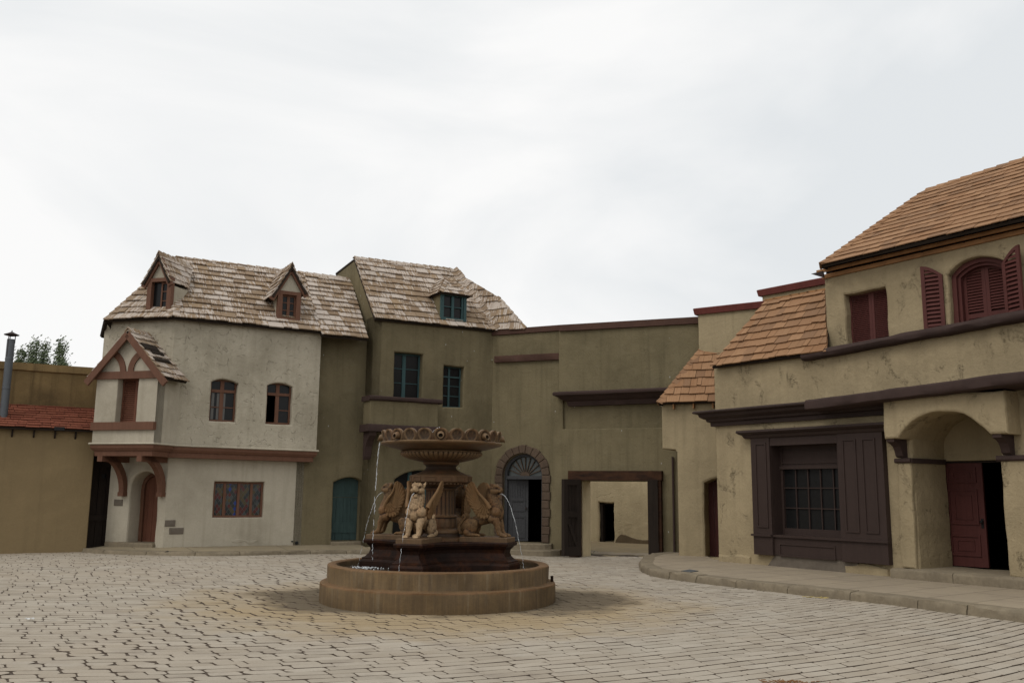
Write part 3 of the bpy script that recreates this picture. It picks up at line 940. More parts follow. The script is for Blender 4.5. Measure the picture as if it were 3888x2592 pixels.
# ground of the court behind the gate
def yard_grid(name, inside, dz, mat):
    mb = MB(); st = 0.25; idx = {}
    for i in range(int(-3 / st), int(15 / st)):
        for j in range(int(25.5 / st), int(42 / st)):
            x, y = i * st, j * st
            if not inside(x + st / 2, y + st / 2): continue
            f = []
            for a, b in ((i, j), (i + 1, j), (i + 1, j + 1), (i, j + 1)):
                if (a, b) not in idx:
                    idx[(a, b)] = len(mb.v); mb.v.append(Vector((a * st, b * st, gz(a * st, b * st) + dz))); mb.t.append((0, 0))
                f.append(idx[(a, b)])
            mb.f.append(tuple(f)); mb.m.append(0)
    mb.build(name, MAT[mat], kind='structure')
yard_grid('yard_floor', lambda x, y: y > 27.0 - 0.44 * (x - 2.0), -0.012, 'earth')
yard_grid('concrete_path', lambda x, y: 28.6 - 0.44 * (x - 2.0) < y < 29.7 - 0.44 * (x - 2.0), 0.004, 'flagR')
# ================================================================== SHARED BUILDING PARTS
def CL2(x, y): return (300 + x / 2.613, 1650 + y / 2.613)
def CL(x, y): return (1400 + x / 4.2, 1600 + y / 4.2)
def plane3(a, b, c):
    n = (b - a).cross(c - a).normalized()
    return (a, n if n.z > 0 else -n)
def on(pl, px): return hit(px, pl[0], pl[1])

def window(bld, W, r, w, mat, us=(0.5,), zs=(), fw=0.06, bw=0.045, mw=0.022, d=0.06, glass='glass', transom=None, open_cols=(), name='window', label=None, skip_glass=False):
    """glazed casement set behind an opening; us / zs = bar positions (fractions); wide bars for us, thin for zs"""
    u0, u1, z0, z1 = r
    mb = MB()
    wbox(mb, W, u0, u0 + fw, z0, z1, w - d, w); wbox(mb, W, u1 - fw, u1, z0, z1, w - d, w)
    wbox(mb, W, u0 + fw, u1 - fw, z0, z0 + fw, w - d, w); wbox(mb, W, u0 + fw, u1 - fw, z1 - fw, z1, w - d, w)
    zt = z1
    if transom:
        zt = z0 + (z1 - z0) * transom
        wbox(mb, W, u0 + fw, u1 - fw, zt - bw / 2, zt + bw, w - d, w + 0.012)
    for f in us:
        uc = u0 + (u1 - u0) * f
        wbox(mb, W, uc - bw, uc + bw, z0 + fw, z1 - fw, w - d, w - 0.004)
    for f in zs:
        zc = z0 + (zt - z0) * f
        edges = [0] + list(us) + [1]
        for i in range(len(edges) - 1):
            if i in open_cols: continue
            wbox(mb, W, u0 + (u1 - u0) * edges[i] + bw, u0 + (u1 - u0) * edges[i + 1] - bw, zc - mw / 2, zc + mw / 2, w - d * 0.7, w - 0.012)
    win = mb.build(name, MAT[mat], bld, label=label)
    if not skip_glass:
        edges = [0] + list(us) + [1]
        for i in range(len(edges) - 1):
            mb = MB()
            a = u0 + (u1 - u0) * edges[i]; b = u0 + (u1 - u0) * edges[i + 1]
            if i in open_cols:
                wbox(mb, W, a, b, zt, z1, w - d - 0.02, w - d * 0.6)
            else:
                wbox(mb, W, a + 0.004, b - 0.004, z0 + 0.004, z1 - 0.004, w - d - 0.02, w - d * 0.6)
            mb.build('pane', MAT[glass], win)
    return win

def room(bld, W, r, w, depth=2.0, mat='dark'):
    """unlit space behind an open doorway"""
    u0, u1, z0, z1 = r
    mb = MB(); P = W.pt
    a = [P(u0, z0, w), P(u1, z0, w), P(u1, z1, w), P(u0, z1, w)]
    b = [P(u0, z0, w - depth), P(u1, z0, w - depth), P(u1, z1, w - depth), P(u0, z1, w - depth)]
    mb.add(a + b, [(4, 5, 6, 7), (0, 1, 5, 4), (1, 2, 6, 5), (2, 3, 7, 6), (3, 0, 4, 7)])
    return mb.build('interior', MAT[mat], bld)

def louvres(mb, W, u0, u1, z0, z1, w, pitch=0.045, stile=0.055, rails=(), d=0.035, arch=None):
    """louvred leaf: frame with tilted slats; arch(u) gives the top height"""
    top = arch if arch else (lambda u: z1)
    P = W.pt
    def stile_box(a, b):
        mb.box8([P(a, z0, w - d), P(b, z0, w - d), P(b, z0, w), P(a, z0, w), P(a, top(a), w - d), P(b, top(b), w - d), P(b, top(b), w), P(a, top(a), w)])
    stile_box(u0, u0 + stile); stile_box(u1 - stile, u1)
    a, b = u0 + stile, u1 - stile
    n = 6
    for i in range(n):
        p = a + (b - a) * i / n; q = a + (b - a) * (i + 1) / n
        tp, tq = top(p), top(q)
        mb.box8([P(p, tp - 0.07, w - d), P(q, tq - 0.07, w - d), P(q, tq - 0.07, w), P(p, tp - 0.07, w), P(p, tp, w - d), P(q, tq, w - d), P(q, tq, w), P(p, tp, w)])
    wbox(mb, W, a, b, z0, z0 + 0.08, w - d, w)
    for f in rails:
        zc = z0 + (z1 - z0) * f
        wbox(mb, W, a, b, zc - 0.045, zc + 0.045, w - d, w)
    z = z0 + 0.09
    while z < max(top(a), top(b)) - 0.05:
        bad = any(abs(z - (z0 + (z1 - z0) * f)) < 0.06 for f in rails)
        aa, bb = a, b
        if arch:
            while aa < b and top(aa) - 0.06 < z: aa += 0.01
            while bb > aa and top(bb) - 0.06 < z: bb -= 0.01
        if not bad and bb - aa > 0.03:
            mb.box8([P(aa, z, w - 0.004), P(bb, z, w - 0.004), P(bb, z + 0.006, w), P(aa, z + 0.006, w), P(aa, z + pitch * 0.75, w - d), P(bb, z + pitch * 0.75, w - d), P(bb, z + pitch * 0.75 + 0.006, w - d + 0.004), P(aa, z + pitch * 0.75 + 0.006, w - d + 0.004)])
        z += pitch
    wbox(mb, W, a - 0.01, b + 0.01, z0 + 0.02, min(top(a), top(b)) - 0.04, w - d - 0.03, w - d - 0.022)

def raised_frame(mb, W, u0, u1, z0, z1, w, t=0.035, h=0.022):
    wbox(mb, W, u0, u1, z1 - t, z1, w - 0.01, w + h); wbox(mb, W, u0, u1, z0, z0 + t, w - 0.01, w + h)
    wbox(mb, W, u0, u0 + t, z0 + t, z1 - t, w - 0.01, w + h); wbox(mb, W, u1 - t, u1, z0 + t, z1 - t, w - 0.01, w + h)

def gable_dormer(bld, W, roof_pl, apex, bl, br, f_tl, f_br, w, wallmat, woodmat, seed, side_cheeks=True, open_right=False, label=None):
    """gabled dormer whose front stands on plane W at offset w and whose roof runs back into roof_pl"""
    g = MB()
    ua, za = W.uz(apex, w); ul, zl = W.uz(bl, w); ur, zr = W.uz(br, w)
    f0, f1, fz0, fz1 = W.rect(f_tl, f_br, w)
    def back(u, z, inset=0.0):
        # distance back along -n until the main roof is met
        p = W.pt(u, z, w); den = W.n.dot(roof_pl[1])
        t = (p - roof_pl[0]).dot(roof_pl[1]) / den
        return max(t, 0.02)
    hole = rloop(f0 + 0.11, f1 - 0.11, fz0 + 0.07, fz1 - 0.09)
    def slope_z(u, drop):
        if u < ua: return za - drop - (za - zl) * (ua - u) / (ua - ul)
        return za - drop - (za - zr) * (u - ua) / (ur - ua)
    out = [(f0, fz0), (f1, fz0), (f1, slope_z(f1, 0.06)), (ua, za - 0.06), (f0, slope_z(f0, 0.06))]
    slab(g, W, out, [hole], w=w - 0.02, th=0.10, r=0, hr=0.004, jit=0, back=False)
    body = g.build('dormer', MAT[wallmat], bld, label=label)
    # cheeks
    c = MB()
    for u in (f0, f1):
        zt = slope_z(u, 0.06)
        b0 = back(u, fz0); b1 = back(u, zt)
        c.add([W.pt(u, fz0, w - 0.02), W.pt(u, zt, w - 0.02), W.pt(u, zt, w - b1 - 0.1), W.pt(u, fz0, w - b0 - 0.1)], [(0, 1, 2, 3)])
    c.build('cheek', MAT[wallmat], body)
    # timber frame round the window
    t = MB()
    for a, b, c0, c1 in ((f0 - 0.01, f0 + 0.12, fz0 - 0.02, fz1), (f1 - 0.12, f1 + 0.01, fz0 - 0.02, fz1), (f0 + 0.12, f1 - 0.12, fz1 - 0.10, fz1), (f0 + 0.12, f1 - 0.12, fz0 - 0.02, fz0 + 0.06)):
        wbox(t, W, a, b, c0, c1, w - 0.10, w + 0.035)
    t.build('window_frame', MAT[woodmat], body)
    t = MB()
    for (p, q) in (((ua, za), (ul, zl)), ((ua, za), (ur, zr))):
        A = W.pt(p[0], p[1] - 0.085, w + 0.03); B = W.pt(q[0], q[1] - 0.085, w + 0.03)
        e = (B - A).normalized(); s = e.cross(W.n).normalized()
        t.bar(A, B, s, W.n, 0.075, 0.03)
    t.build('barge_board', MAT[woodmat], body)
    # casement
    t = MB()
    i0, i1, j0, j1 = f0 + 0.12, f1 - 0.12, fz0 + 0.06, fz1 - 0.10
    uc = (i0 + i1) / 2
    ww = w - 0.06
    for (a, b) in ((i0, uc), (uc, i1)):
        if open_right and a == i0:
            continue
        wbox(t, W, a, a + 0.04, j0, j1, ww - 0.04, ww); wbox(t, W, b - 0.04, b, j0, j1, ww - 0.04, ww)
        wbox(t, W, a + 0.04, b - 0.04, j0, j0 + 0.05, ww - 0.04, ww); wbox(t, W, a + 0.04, b - 0.04, j1 - 0.05, j1, ww - 0.04, ww)
        for k in (1, 2):
            zc = j0 + (j1 - j0) * k / 3
            wbox(t, W, a + 0.04, b - 0.04, zc - 0.012, zc + 0.012, ww - 0.03, ww - 0.008)
    t.build('casement', MAT[woodmat], body)
    t = MB()
    wbox(t, W, i0 - 0.02, i1 + 0.02, j0 - 0.02, j1 + 0.02, ww - 0.09, ww - 0.03)
    t.build('pane', MAT['glass'], body)
    # roof slopes
    s = MB()
    for sgn, (uu, zz) in ((-1, (ul, zl)), (1, (ur, zr))):
        aF = W.pt(ua, za, w + 0.10); eF = W.pt(uu, zz, w + 0.10)
        aB = W.pt(ua, za, w - back(ua, za) - 0.03); eB = W.pt(uu, zz, w - back(uu, zz) - 0.03)
        shingles(s, [eF, eB, aB, aF], 0.19, 0.12, 0.26, 0.02, seed + sgn, deck=0.05)
    aF = W.pt(ua, za + 0.01, w + 0.11); aB = W.pt(ua, za + 0.01, w - back(ua, za))
    caps(s, aF, aB, W.pt(ul, zl, w), W.pt(ur, zr, w), 0.12, 0.2, seed=seed)
    s.build('dormer_roof', [MAT['roofgrey'], MAT['deck']], body)
    return body

# ================================================================== OCHRE BUILDING, far left
def ochre_building():
    B = thing('ochre_building', 'low ochre stucco building with red tiled pent roof and metal flue', 'building', WY.pt(0, 0, 0))
    uR = WY.uz(C2(770, 865), 0)[0]
    uL = -7.5
    ze0 = WY.uz(C2(0, 268), 0.0)[1]; ze1 = WY.uz(C2(770, 302), 0.0)[1]
    ue0 = WY.uz(C2(0, 268), 0.0)[0]
    ze = (ze0 + ze1) / 2
    mb = MB()
    slab(mb, WY, [(uL, -0.2), (uR, -0.2), (uR, ze + 0.06), (uL, ze + 0.06)], w=0, th=0.35, r=0.02)
    mb.build('wall', MAT['ochre'], B)
    WB2 = -0.85
    zt = WY.uz(CB(600, 1082), WB2)[1]
    zc = (WY.uz(CB(160, 560), WB2)[1] + WY.uz(CB(1140, 622), WB2)[1]) / 2
    mb = MB()
    slab(mb, WY, [(uL, ze - 0.2), (uR + 0.9, ze - 0.2), (uR + 0.9, zc), (uL, zc)], w=WB2, th=0.4, r=0.02)
    mb.build('upper_wall', MAT['ochredirty'], B)
    mb = MB()
    p0, p1 = WY.pt(uL, 0, 0), WY.pt(uR + 0.95, 0, 0)
    sweep(mb, [(p0.x, p0.y, zc), (p1.x, p1.y, zc)], [(WB2 - 0.42, 0.04), (WB2 + 0.05, 0.02), (WB2 + 0.06, -0.17), (WB2, -0.20), (WB2, -0.03), (WB2 - 0.42, 0.0)], jit=0.012, step=0.4)
    mb.build('coping', MAT['ochredirty'], B, smooth=True)
    mb = MB()
    eL, eR = WY.pt(uL, ze, 0.22), WY.pt(uR + 0.12, ze, 0.22)
    tL, tR = WY.pt(uL, zt, WB2 + 0.01), WY.pt(uR + 0.12, zt, WB2 + 0.01)
    shingles(mb, [eL, eR, tR, tL], 0.135, 0.16, 0.40, 0.018, 5, deck=0.05)
    mb.build('roof', [MAT['rooftile'], MAT['deck']], B)
    for x in (105, 290, 470, 645):
        u = WY.uz(C2(x, 310), 0.0)[0]
        mb = MB()
        mb.prism([WY.pt(u - 0.02, ze - 0.03, 0.20), WY.pt(u - 0.02, ze - 0.03, 0.0), WY.pt(u - 0.02, ze - 0.24, 0.0), WY.pt(u - 0.02, ze - 0.20, 0.05), WY.pt(u - 0.02, ze - 0.08, 0.09)], WY.d * 0.04)
        mb.build('eave_bracket', MAT['oldwood'], B)
    # black vent square on the eave
    u, z = WY.uz(C2(505, 285), 0.24)
    mb = MB(); wbox(mb, WY, u - 0.12, u + 0.12, z - 0.04, z + 0.05, 0.20, 0.265)
    mb.build('slipped_tile', MAT['black'], B)
    # flue pipe standing on the pent roof
    wp = -0.25
    ub, zb = WY.uz(CB(48, 1210), wp); ut, ztp = WY.uz(CB(125, 275), wp)
    uc = (ub + ut) / 2
    rad = abs(WY.uz(CB(175, 300), wp)[0] - WY.uz(CB(75, 300), wp)[0]) / 2
    c = WY.pt(uc, 0, wp)
    mb = MB()
    lathe(mb, c, [(rad, zb - 0.15), (rad, ztp), (rad * 0.9, ztp), (rad * 0.9, zb)], 24)
    for z in (zb + 0.75, zb + 1.5):
        lathe(mb, c, [(rad, z - 0.02), (rad + 0.006, z - 0.015), (rad + 0.006, z + 0.015), (rad, z + 0.02)], 24)
    pipe = mb.build('flue_pipe', MAT['metal'], B, smooth=True)
    zc1 = WY.uz(CB(125, 186), wp)[1]; zc0 = WY.uz(CB(125, 244), wp)[1]; zc2 = WY.uz(CB(125, 205), wp)[1]
    rc = abs(WY.uz(CB(215, 210), wp)[0] - WY.uz(CB(25, 210), wp)[0]) / 2
    mb = MB()
    lathe(mb, c, [(0.001, zc1 + 0.01), (rc * 0.5, zc1 - 0.035), (rc, zc2 - 0.03), (rc * 0.98, zc2 - 0.045), (rc * 0.55, zc0 + 0.02), (0.001, zc0)], 28)
    tube(mb, [c + Vector((0, 0, zc1)), c + Vector((0, 0, zc1 + 0.04))], 0.012)
    mb.build('rain_cap', MAT['rustmetal'], pipe)
    for a in (0.3, 2.4, 4.5):
        q = c + Vector((math.cos(a), math.sin(a), 0)) * (rad * 0.96)
        mb = MB(); tube(mb, [q + Vector((0, 0, ztp - (0.45 if a == 4.5 else 0.1))), q + Vector((0, 0, zc0 + 0.03))], 0.011)
        mb.build('strut', MAT['rustmetal'], pipe)
ochre_building()

def alley_door():
    """dark boarded gate across the slot between ochre building and white house"""
    D = thing('alley_door', 'dark boarded door closing the narrow gap between the ochre building and the white house', 'door', WY.pt(0.1, 0, -0.75))
    uE_ = WY.uz(C2(770, 865), 0)[0]
    u0, u1 = uE_ - 0.15, uE_ + 1.2
    w = -0.75
    z1 = WY.uz(C2(850, 440), w)[1] + 0.5
    mb = MB()
    n = 7
    for i in range(n):
        a = u0 + (u1 - u0) * i / n
        wbox(mb, WY, a + 0.006, a + (u1 - u0) / n - 0.006, -0.1, z1, w - 0.05, w + 0.004 * (i % 3))
    wbox(mb, WY, u0, u1, -0.1, z1, w - 0.09, w - 0.055)
    mb.build('boards', MAT['oldwood'], D)
    for z in (0.95, 2.35):
        mb = MB(); wbox(mb, WY, u0, u1, z - 0.07, z + 0.07, w + 0.01, w + 0.06)
        mb.build('ledge_board', MAT['oldwood'], D)
    mb = MB(); lathe(mb, WY.pt(uE_ + 0.35, 2.05, w + 0.03), [(0.05, -0.05), (0.055, 0.0), (0.05, 0.05)], 12, cap=True)
    mb.build('handle', MAT['black'], D)
alley_door()

# ================================================================== WHITE HOUSE
def white_house():
    B = thing('white_house', 'white stucco timber-trimmed house with gabled oriel, arched brown door and leaded stained-glass window', 'house', WL.pt(0, 0.2, 0))
    OV, OR = 0.35, 1.10                      # jetty and oriel projections
    cu = isect(WL, OV, WC, OV); cc = isect(WC, OV, WL, OV)
    uRt = WL.uz((1221, 1268), OV)[0]; uRb = WL.uz((1200, 1711), OV)[0]
    uR = (uRt + uRb) / 2
    zbC = WL.uz((662, 1691), OV)[1]; zbR = WL.uz((1199, 1712), OV)[1]
    zeC = WL.uz(C1(1575, 692), OV)[1]; zeR = WL.uz(C3(715, 812), OV)[1]
    # --- upper long wall with two arched windows
    def archwin(l, r, b, sl, sr, ap):
        u0 = WL.uz(l, OV)[0]; u1 = WL.uz(r, OV)[0]; z0 = WL.uz(b, OV)[1]
        zs = (WL.uz(sl, OV)[1] + WL.uz(sr, OV)[1]) / 2
        return (u0, u1, z0, zs, zs + 0.10)
    wa = archwin(CK(462, 680), CK(938, 690), CK(690, 1035), CK(480, 338), CK(960, 352), None)
    wb = archwin(CK(1472, 720), CK(1925, 740), CK(1680, 1080), CK(1487, 395), CK(1950, 418), None)
    mb = MB()
    slab(mb, WL, [(cu, zbC), (uR, zbR), (uR, zeR + 0.05), (cu, zeC + 0.05)], [aloop(*wa), aloop(*wb)], w=OV, th=0.5, depths=[0.16, 0.16], r=0.0, hr=0.035, jit=0.014, back=False)
    # return of the jetty at the right-hand end
    mb.add([WL.pt(uR, zbR, OV), WL.pt(uR, zeR + 0.05, OV), WL.pt(uR, zeR + 0.05, -0.2), WL.pt(uR, zbR, -0.2)], [(0, 1, 2, 3)])
    # --- upper canted wall
    uCL = WC.uz(C1(872, 1000), OV)[0]
    zeL = WC.uz(C1(905, 715), OV)[1]
    zbL = zbC
    slab(mb, WC, [(uCL, zbL), (cc, zbC), (cc, zeC + 0.05), (uCL, zeL + 0.05)], w=OV, th=0.5, r=0.0, back=False)
    mb.add([WC.pt(uCL, zbL, OV), WC.pt(uCL, zeL + 0.05, OV), WC.pt(uCL, zeL + 0.4, -2.5), WC.pt(uCL, zbL, -2.5)], [(3, 2, 1, 0)])
    mb.build('upper_wall', MAT['white'], B)
    for i, (u0, u1, z0, zs, za) in enumerate((wa, wb)):
        win = window(B, WL, (u0 - 0.04, u1 + 0.04, z0 - 0.03, za + 0.04), OV - 0.165, 'brown', us=(0.47,), zs=(0.5,), fw=0.085, bw=0.05, transom=0.70, glass='glass', open_cols=((0,) if i == 1 else ()), label=('brown arched casement with its left leaf open' if i == 1 else 'brown arched casement with grey curtains behind both panes'))
        if i == 0:
            for (a, b) in ((0.10, 0.20), (0.30, 0.42), (0.54, 0.62)):
                m2 = MB(); du = u1 - u0
                wbox(m2, WL, u0 + du * a, u0 + du * b, z0 + 0.06, z0 + (za - z0) * 0.68, OV - 0.235, OV - 0.198)
                m2.build('curtain', MAT['curtain'], win)
        else:
            room(B, WL, (u0 - 0.1, u1 + 0.1, z0 - 0.1, za + 0.1), OV - 0.29, 1.5)
    # --- lower walls
    lw = MB()
    uLR = (WL.uz((1146, 2064), 0)[0] + WL.uz(CL2(2222, 300), 0)[0]) / 2
    g0 = WL.rect(CL2(1345, 462), CL2(1822, 818), 0)
    slab(lw, WL, [(0, -0.1), (uLR, -0.1), (uLR, zbR + 0.1), (0, zbC + 0.1)], [rloop(*g0)], w=0, th=0.4, depths=[0.10], r=0.0, hr=0.03, back=False)
    lw.add([WL.pt(uLR, -0.1, 0), WL.pt(uLR, zbR, 0), WL.pt(uLR, zbR, -0.3), WL.pt(uLR, -0.1, -0.3)], [(0, 1, 2, 3)])
    uDL = WC.uz(C2(905, 1100), 0)[0]
    d0 = WC.uz(C2(1092, 1000), 0)[0]; d1 = WC.uz(C2(1326, 1000), 0)[0]
    dz0 = WC.uz(C2(1180, 1258), 0)[1]; dza = WC.uz(C2(1215, 650), 0)[1]
    hw = (d1 - d0) / 2
    dl = aloop(d0, d1, dz0 - 0.1, dza - hw * 0.95, dza, 14)
    slab(lw, WC, [(uDL, -0.1), (0, -0.1), (0, zbC + 0.1), (uDL, zbC + 0.1)], [dl], w=0, th=0.5, depths=[0.46], r=0.0, hr=0.05, jit=0.02, back=False)
    lw.add([WC.pt(uDL, -0.1, 0), WC.pt(uDL, zbC, 0), WC.pt(uDL, zbC, -3), WC.pt(uDL, -0.1, -3)], [(3, 2, 1, 0)])
    lw.build('lower_wall', MAT['whitesm'], B)
    # --- arched door
    fr = MB()
    n = len(dl)
    inn = offset_loop(dl, -0.09)
    big = offset_loop(dl, 0.05)
    for i in range(1, n):
        j = (i + 1) % n
        fr.box8([WC.pt(*big[i], -0.54), WC.pt(*big[j], -0.54), WC.pt(*inn[j], -0.54), WC.pt(*inn[i], -0.54), WC.pt(*big[i], -0.455), WC.pt(*big[j], -0.455), WC.pt(*inn[j], -0.455), WC.pt(*inn[i], -0.455)])
    door = MB()
    door.prism([WC.pt(p[0], p[1], -0.53) for p in big], WC.n * -0.05)
    for k in range(1, 5):
        u = d0 + (d1 - d0) * k / 5
        zt = dza - 0.14 - abs(k - 2.5) ** 2 * 0.05
        wbox(door, WC, u - 0.012, u + 0.012, dz0, zt, -0.532, -0.522)
    dr = door.build('door', MAT['brownred'], B)
    fr.build('door_frame', MAT['brown'], dr)
    h = MB(); lathe(h, WC.pt(d1 - 0.22, dz0 + 0.95, -0.50), [(0.0, -0.03), (0.028, -0.02), (0.03, 0.0), (0.028, 0.02), (0.0, 0.03)], 10)
    h.build('handle', MAT['black'], dr)
    st = MB()
    loopw = [(uDL + 0.05, 0.12), (d1 + 0.03, 0.12), (d1 + 0.03, dz0 + 0.02), (uDL + 0.05, dz0 + 0.02)]
    slab(st, WC, loopw, w=0.10, th=0.66, r=0.03, jit=0.02, ojit=0.02)
    st.build('doorstep', MAT['kerb'], B, smooth=True)
    # --- leaded window
    win = window(B, WL, (g0[0] - 0.02, g0[1] + 0.02, g0[2] - 0.02, g0[3] + 0.02), -0.10, 'brown', us=(0.235, 0.505, 0.755), fw=0.075, bw=0.035, skip_glass=True, label='four-light stained-glass window with diamond panes')
    r = random.Random(4)
    cols = [('lead_pane_clear', (0.055, 0.062, 0.06)), ('lead_pane_dark', (0.02, 0.024, 0.022)), ('lead_pane_red', (0.085, 0.018, 0.014)), ('lead_pane_amber', (0.075, 0.055, 0.02)), ('lead_pane_blue', (0.012, 0.036, 0.19))]
    gm = [plain(nm, c, 0.15, 0.5) for nm, c in cols]
    edges = [0, 0.235, 0.505, 0.755, 1]
    for li in range(4):
        m2 = MB(); ml = MB()
        a = g0[0] + (g0[1] - g0[0]) * edges[li] + 0.03; b = g0[0] + (g0[1] - g0[0]) * edges[li + 1] - 0.03
        z0, z1 = g0[2], g0[3]
        du, dz = 0.105, 0.15
        box = [(a, z0), (b, z0), (b, z1), (a, z1)]
        for i in range(-1, int((b - a) / du) + 2):
            for k in range(-1, int((z1 - z0) / dz * 2) + 2):
                uc = a + i * du + (du / 2 if k % 2 else 0); zc = z0 + k * dz / 2
                q = clip_poly([(uc, zc - dz / 2 + 0.006), (uc + du / 2 - 0.005, zc), (uc, zc + dz / 2 - 0.006), (uc - du / 2 + 0.005, zc)], box)
                if len(q) < 3: continue
                x = r.random()
                c = 1 if x < 0.40 else 0 if x < 0.62 else 2 if x < 0.84 else 3
                if li == 1 and r.random() < 0.15 and i in (1, 2): c = 4
                m2.add([WL.pt(p[0], p[1], -0.142) for p in q], [tuple(range(len(q)))], c)
        wbox(ml, WL, a - 0.03, b + 0.03, z0, z1, -0.17, -0.145)
        m2.build('leaded_light', gm, win)
        ml.build('lead_came', MAT['lead'], win)
    # --- moulded beam under the jetty and the oriel
    o0 = WC.uz(C2(790, 300), OR)[0]; o1 = WC.uz(C2(1312, 300), OR)[0]
    zo = (WC.uz(C2(800, 412), OR)[1] + WC.uz(C2(1310, 412), OR)[1]) / 2
    zi = WC.uz(C2(1430, 425), OV)[1]
    def pz(p, z): return (p.x, p.y, z)
    path = [pz(WC.pt(o0, 0, -0.2), zo), pz(WC.pt(o0, 0, OR), zo), pz(WC.pt(o1, 0, OR), zo), pz(WC.pt(o1, 0, OV), (zo + zbC) / 2), pz(WL.pt(cu, 0, OV), zbC), pz(WL.pt(uR, 0, OV), zbR), pz(WL.pt(uR, 0, -0.05), zbR)]
    m2 = MB(); sweep(m2, path, [(-0.2, 0.03), (0.05, 0.03), (0.065, 0.0), (0.045, -0.02), (-0.2, -0.02)], jit=0.006, step=0.5)
    m2.build('drip_edge', MAT['whitesm'], B, smooth=True)
    m2 = MB(); sweep(m2, path, [(-0.5, -0.022), (0.03, -0.022), (0.02, -0.10), (-0.02, -0.165), (-0.05, -0.17), (-0.06, -0.30), (-0.5, -0.30)])
    m2.build('cornice', MAT['brown'], B)
    # --- oriel
    om = MB()
    zt0 = (WC.uz(C1(820, 1160), OR)[1] + WC.uz(C1(1330, 1145), OR)[1]) / 2
    apex = WC.uz(C1(1087, 800), OR)
    hL = WC.uz(C1(990, 1400), OR)[0]; hR = WC.uz(C1(1165, 1400), OR)[0]
    hz0 = WC.uz(C2(1060, 228), OR)[1]; hz1 = WC.uz(C1(1080, 1196), OR)[1]
    slab(om, WC, [(o0, zo), (o1, zo), (o1, zt0), (apex[0], apex[1]), (o0, zt0)], [rloop(hL, hR, hz0, hz1)], w=OR, th=0.3, depths=[0.20], r=0, hr=0.02, back=False)
    for u in (o0, o1):
        om.add([WC.pt(u, zo, OR), WC.pt(u, zt0, OR), WC.pt(u, zt0, OV - 0.3), WC.pt(u, zo, OV - 0.3)], [(0, 1, 2, 3)])
    om.add([WC.pt(o0, zo - 0.05, OR), WC.pt(o1, zo - 0.05, OR), WC.pt(o1, zo - 0.05, OV - 0.3), WC.pt(o0, zo - 0.05, OV - 0.3)], [(0, 1, 2, 3)])
    ori = om.build('oriel', MAT['whitesm'], B)
    sm = MB(); louvres(sm, WC, hL - 0.02, (hL + hR) / 2 + 0.13, hz0 - 0.02, hz1 + 0.02, OR - 0.21, 0.05)
    louvres(sm, WC, (hL + hR) / 2 + 0.135, hR + 0.25, hz0 - 0.02, hz1 + 0.02, OR - 0.21, 0.05)
    sm.build('shutter', MAT['brownred'], ori)
    m2 = MB(); z = (WC.uz(C2(790, 228), OR)[1] + WC.uz(C2(1312, 228), OR)[1]) / 2
    wbox(m2, WC, o0 - 0.03, o1 + 0.01, z - 0.20, z, OR - 0.05, OR + 0.07); m2.build('sill_beam', MAT['brown'], ori)
    m2 = MB(); wbox(m2, WC, o0 - 0.03, o1 + 0.03, zt0 - 0.16, zt0 + 0.03, OR - 0.05, OR + 0.06); m2.build('tie_beam', MAT['brown'], ori)
    def arc_strut(a, c, b, half=0.08):
        m3 = MB(); N = 8; L_ = []; R_ = []
        for i in range(N + 1):
            t = i / N
            p = Vector(a) * (1 - t) ** 2 + Vector(c) * 2 * t * (1 - t) + Vector(b) * t * t
            tg = (Vector(c) - Vector(a)) * (1 - t) + (Vector(b) - Vector(c)) * t
            tg.normalize(); nn = Vector((tg.y, -tg.x))
            L_.append(p + nn * half); R_.append(p - nn * half)
        for i in range(N):
            q = [L_[i], L_[i + 1], R_[i + 1], R_[i]]
            m3.box8([WC.pt(p.x, p.y, OR - 0.03) for p in q] + [WC.pt(p.x, p.y, OR + 0.035) for p in q])
        m3.build('curved_strut', MAT['brown'], ori)
    arc_strut(WC.uz(C1(985, 995), OR), WC.uz(C1(1050, 1040), OR), WC.uz(C1(1052, 1150), OR))
    arc_strut(WC.uz(C1(1195, 995), OR), WC.uz(C1(1120, 1050), OR), WC.uz(C1(1115, 1150), OR))
    # oriel roof
    wr = OR + 0.16
    ap = WC.uz(C1(1087, 793), wr); el = WC.uz(C1(752, 1212), wr); er = WC.uz(C1(1385, 1215), wr)
    el = (el[0], el[1] + 0.08); er = (er[0], er[1] + 0.08)
    rm = MB()
    for k, e in enumerate((el, er)):
        aF = WC.pt(ap[0], ap[1], wr); aB = WC.pt(ap[0], ap[1], OV - 0.05); eF = WC.pt(e[0], e[1], wr); eB = WC.pt(e[0], e[1], OV - 0.1)
        shingles(rm, [eF, eB, aB, aF], 0.20, 0.13, 0.30, 0.024, 40 + k, deck=0.06)
    caps(rm, WC.pt(ap[0], ap[1] + 0.01, wr), WC.pt(ap[0], ap[1] + 0.01, OV), WC.pt(el[0], el[1], wr), WC.pt(er[0], er[1], wr), 0.13, 0.2, seed=8)
    rm.build('oriel_roof', [MAT['roofgrey'], MAT['deck']], ori)
    # bare battens where shingles are missing on the right slope
    bp = MB()
    aF = WC.pt(ap[0], ap[1], wr); eF = WC.pt(er[0], er[1], wr); e = (eF - aF).normalized(); nrm = WC.n.cross(e); nrm = nrm if nrm.z > 0 else -nrm
    Ls = (eF - aF).length
    for i, (t0, t1, b0, b1) in enumerate(((0.30, 0.42, 0.05, 0.62), (0.43, 0.50, 0.25, 0.70), (0.60, 0.66, 0.10, 0.74))):
        q = [aF + e * Ls * t0 - WC.n * b0, aF + e * Ls * t1 - WC.n * b0, aF + e * Ls * t1 - WC.n * b1, aF + e * Ls * t0 - WC.n * b1]
        bp.prism([x + nrm * 0.075 for x in q], nrm * -0.03)
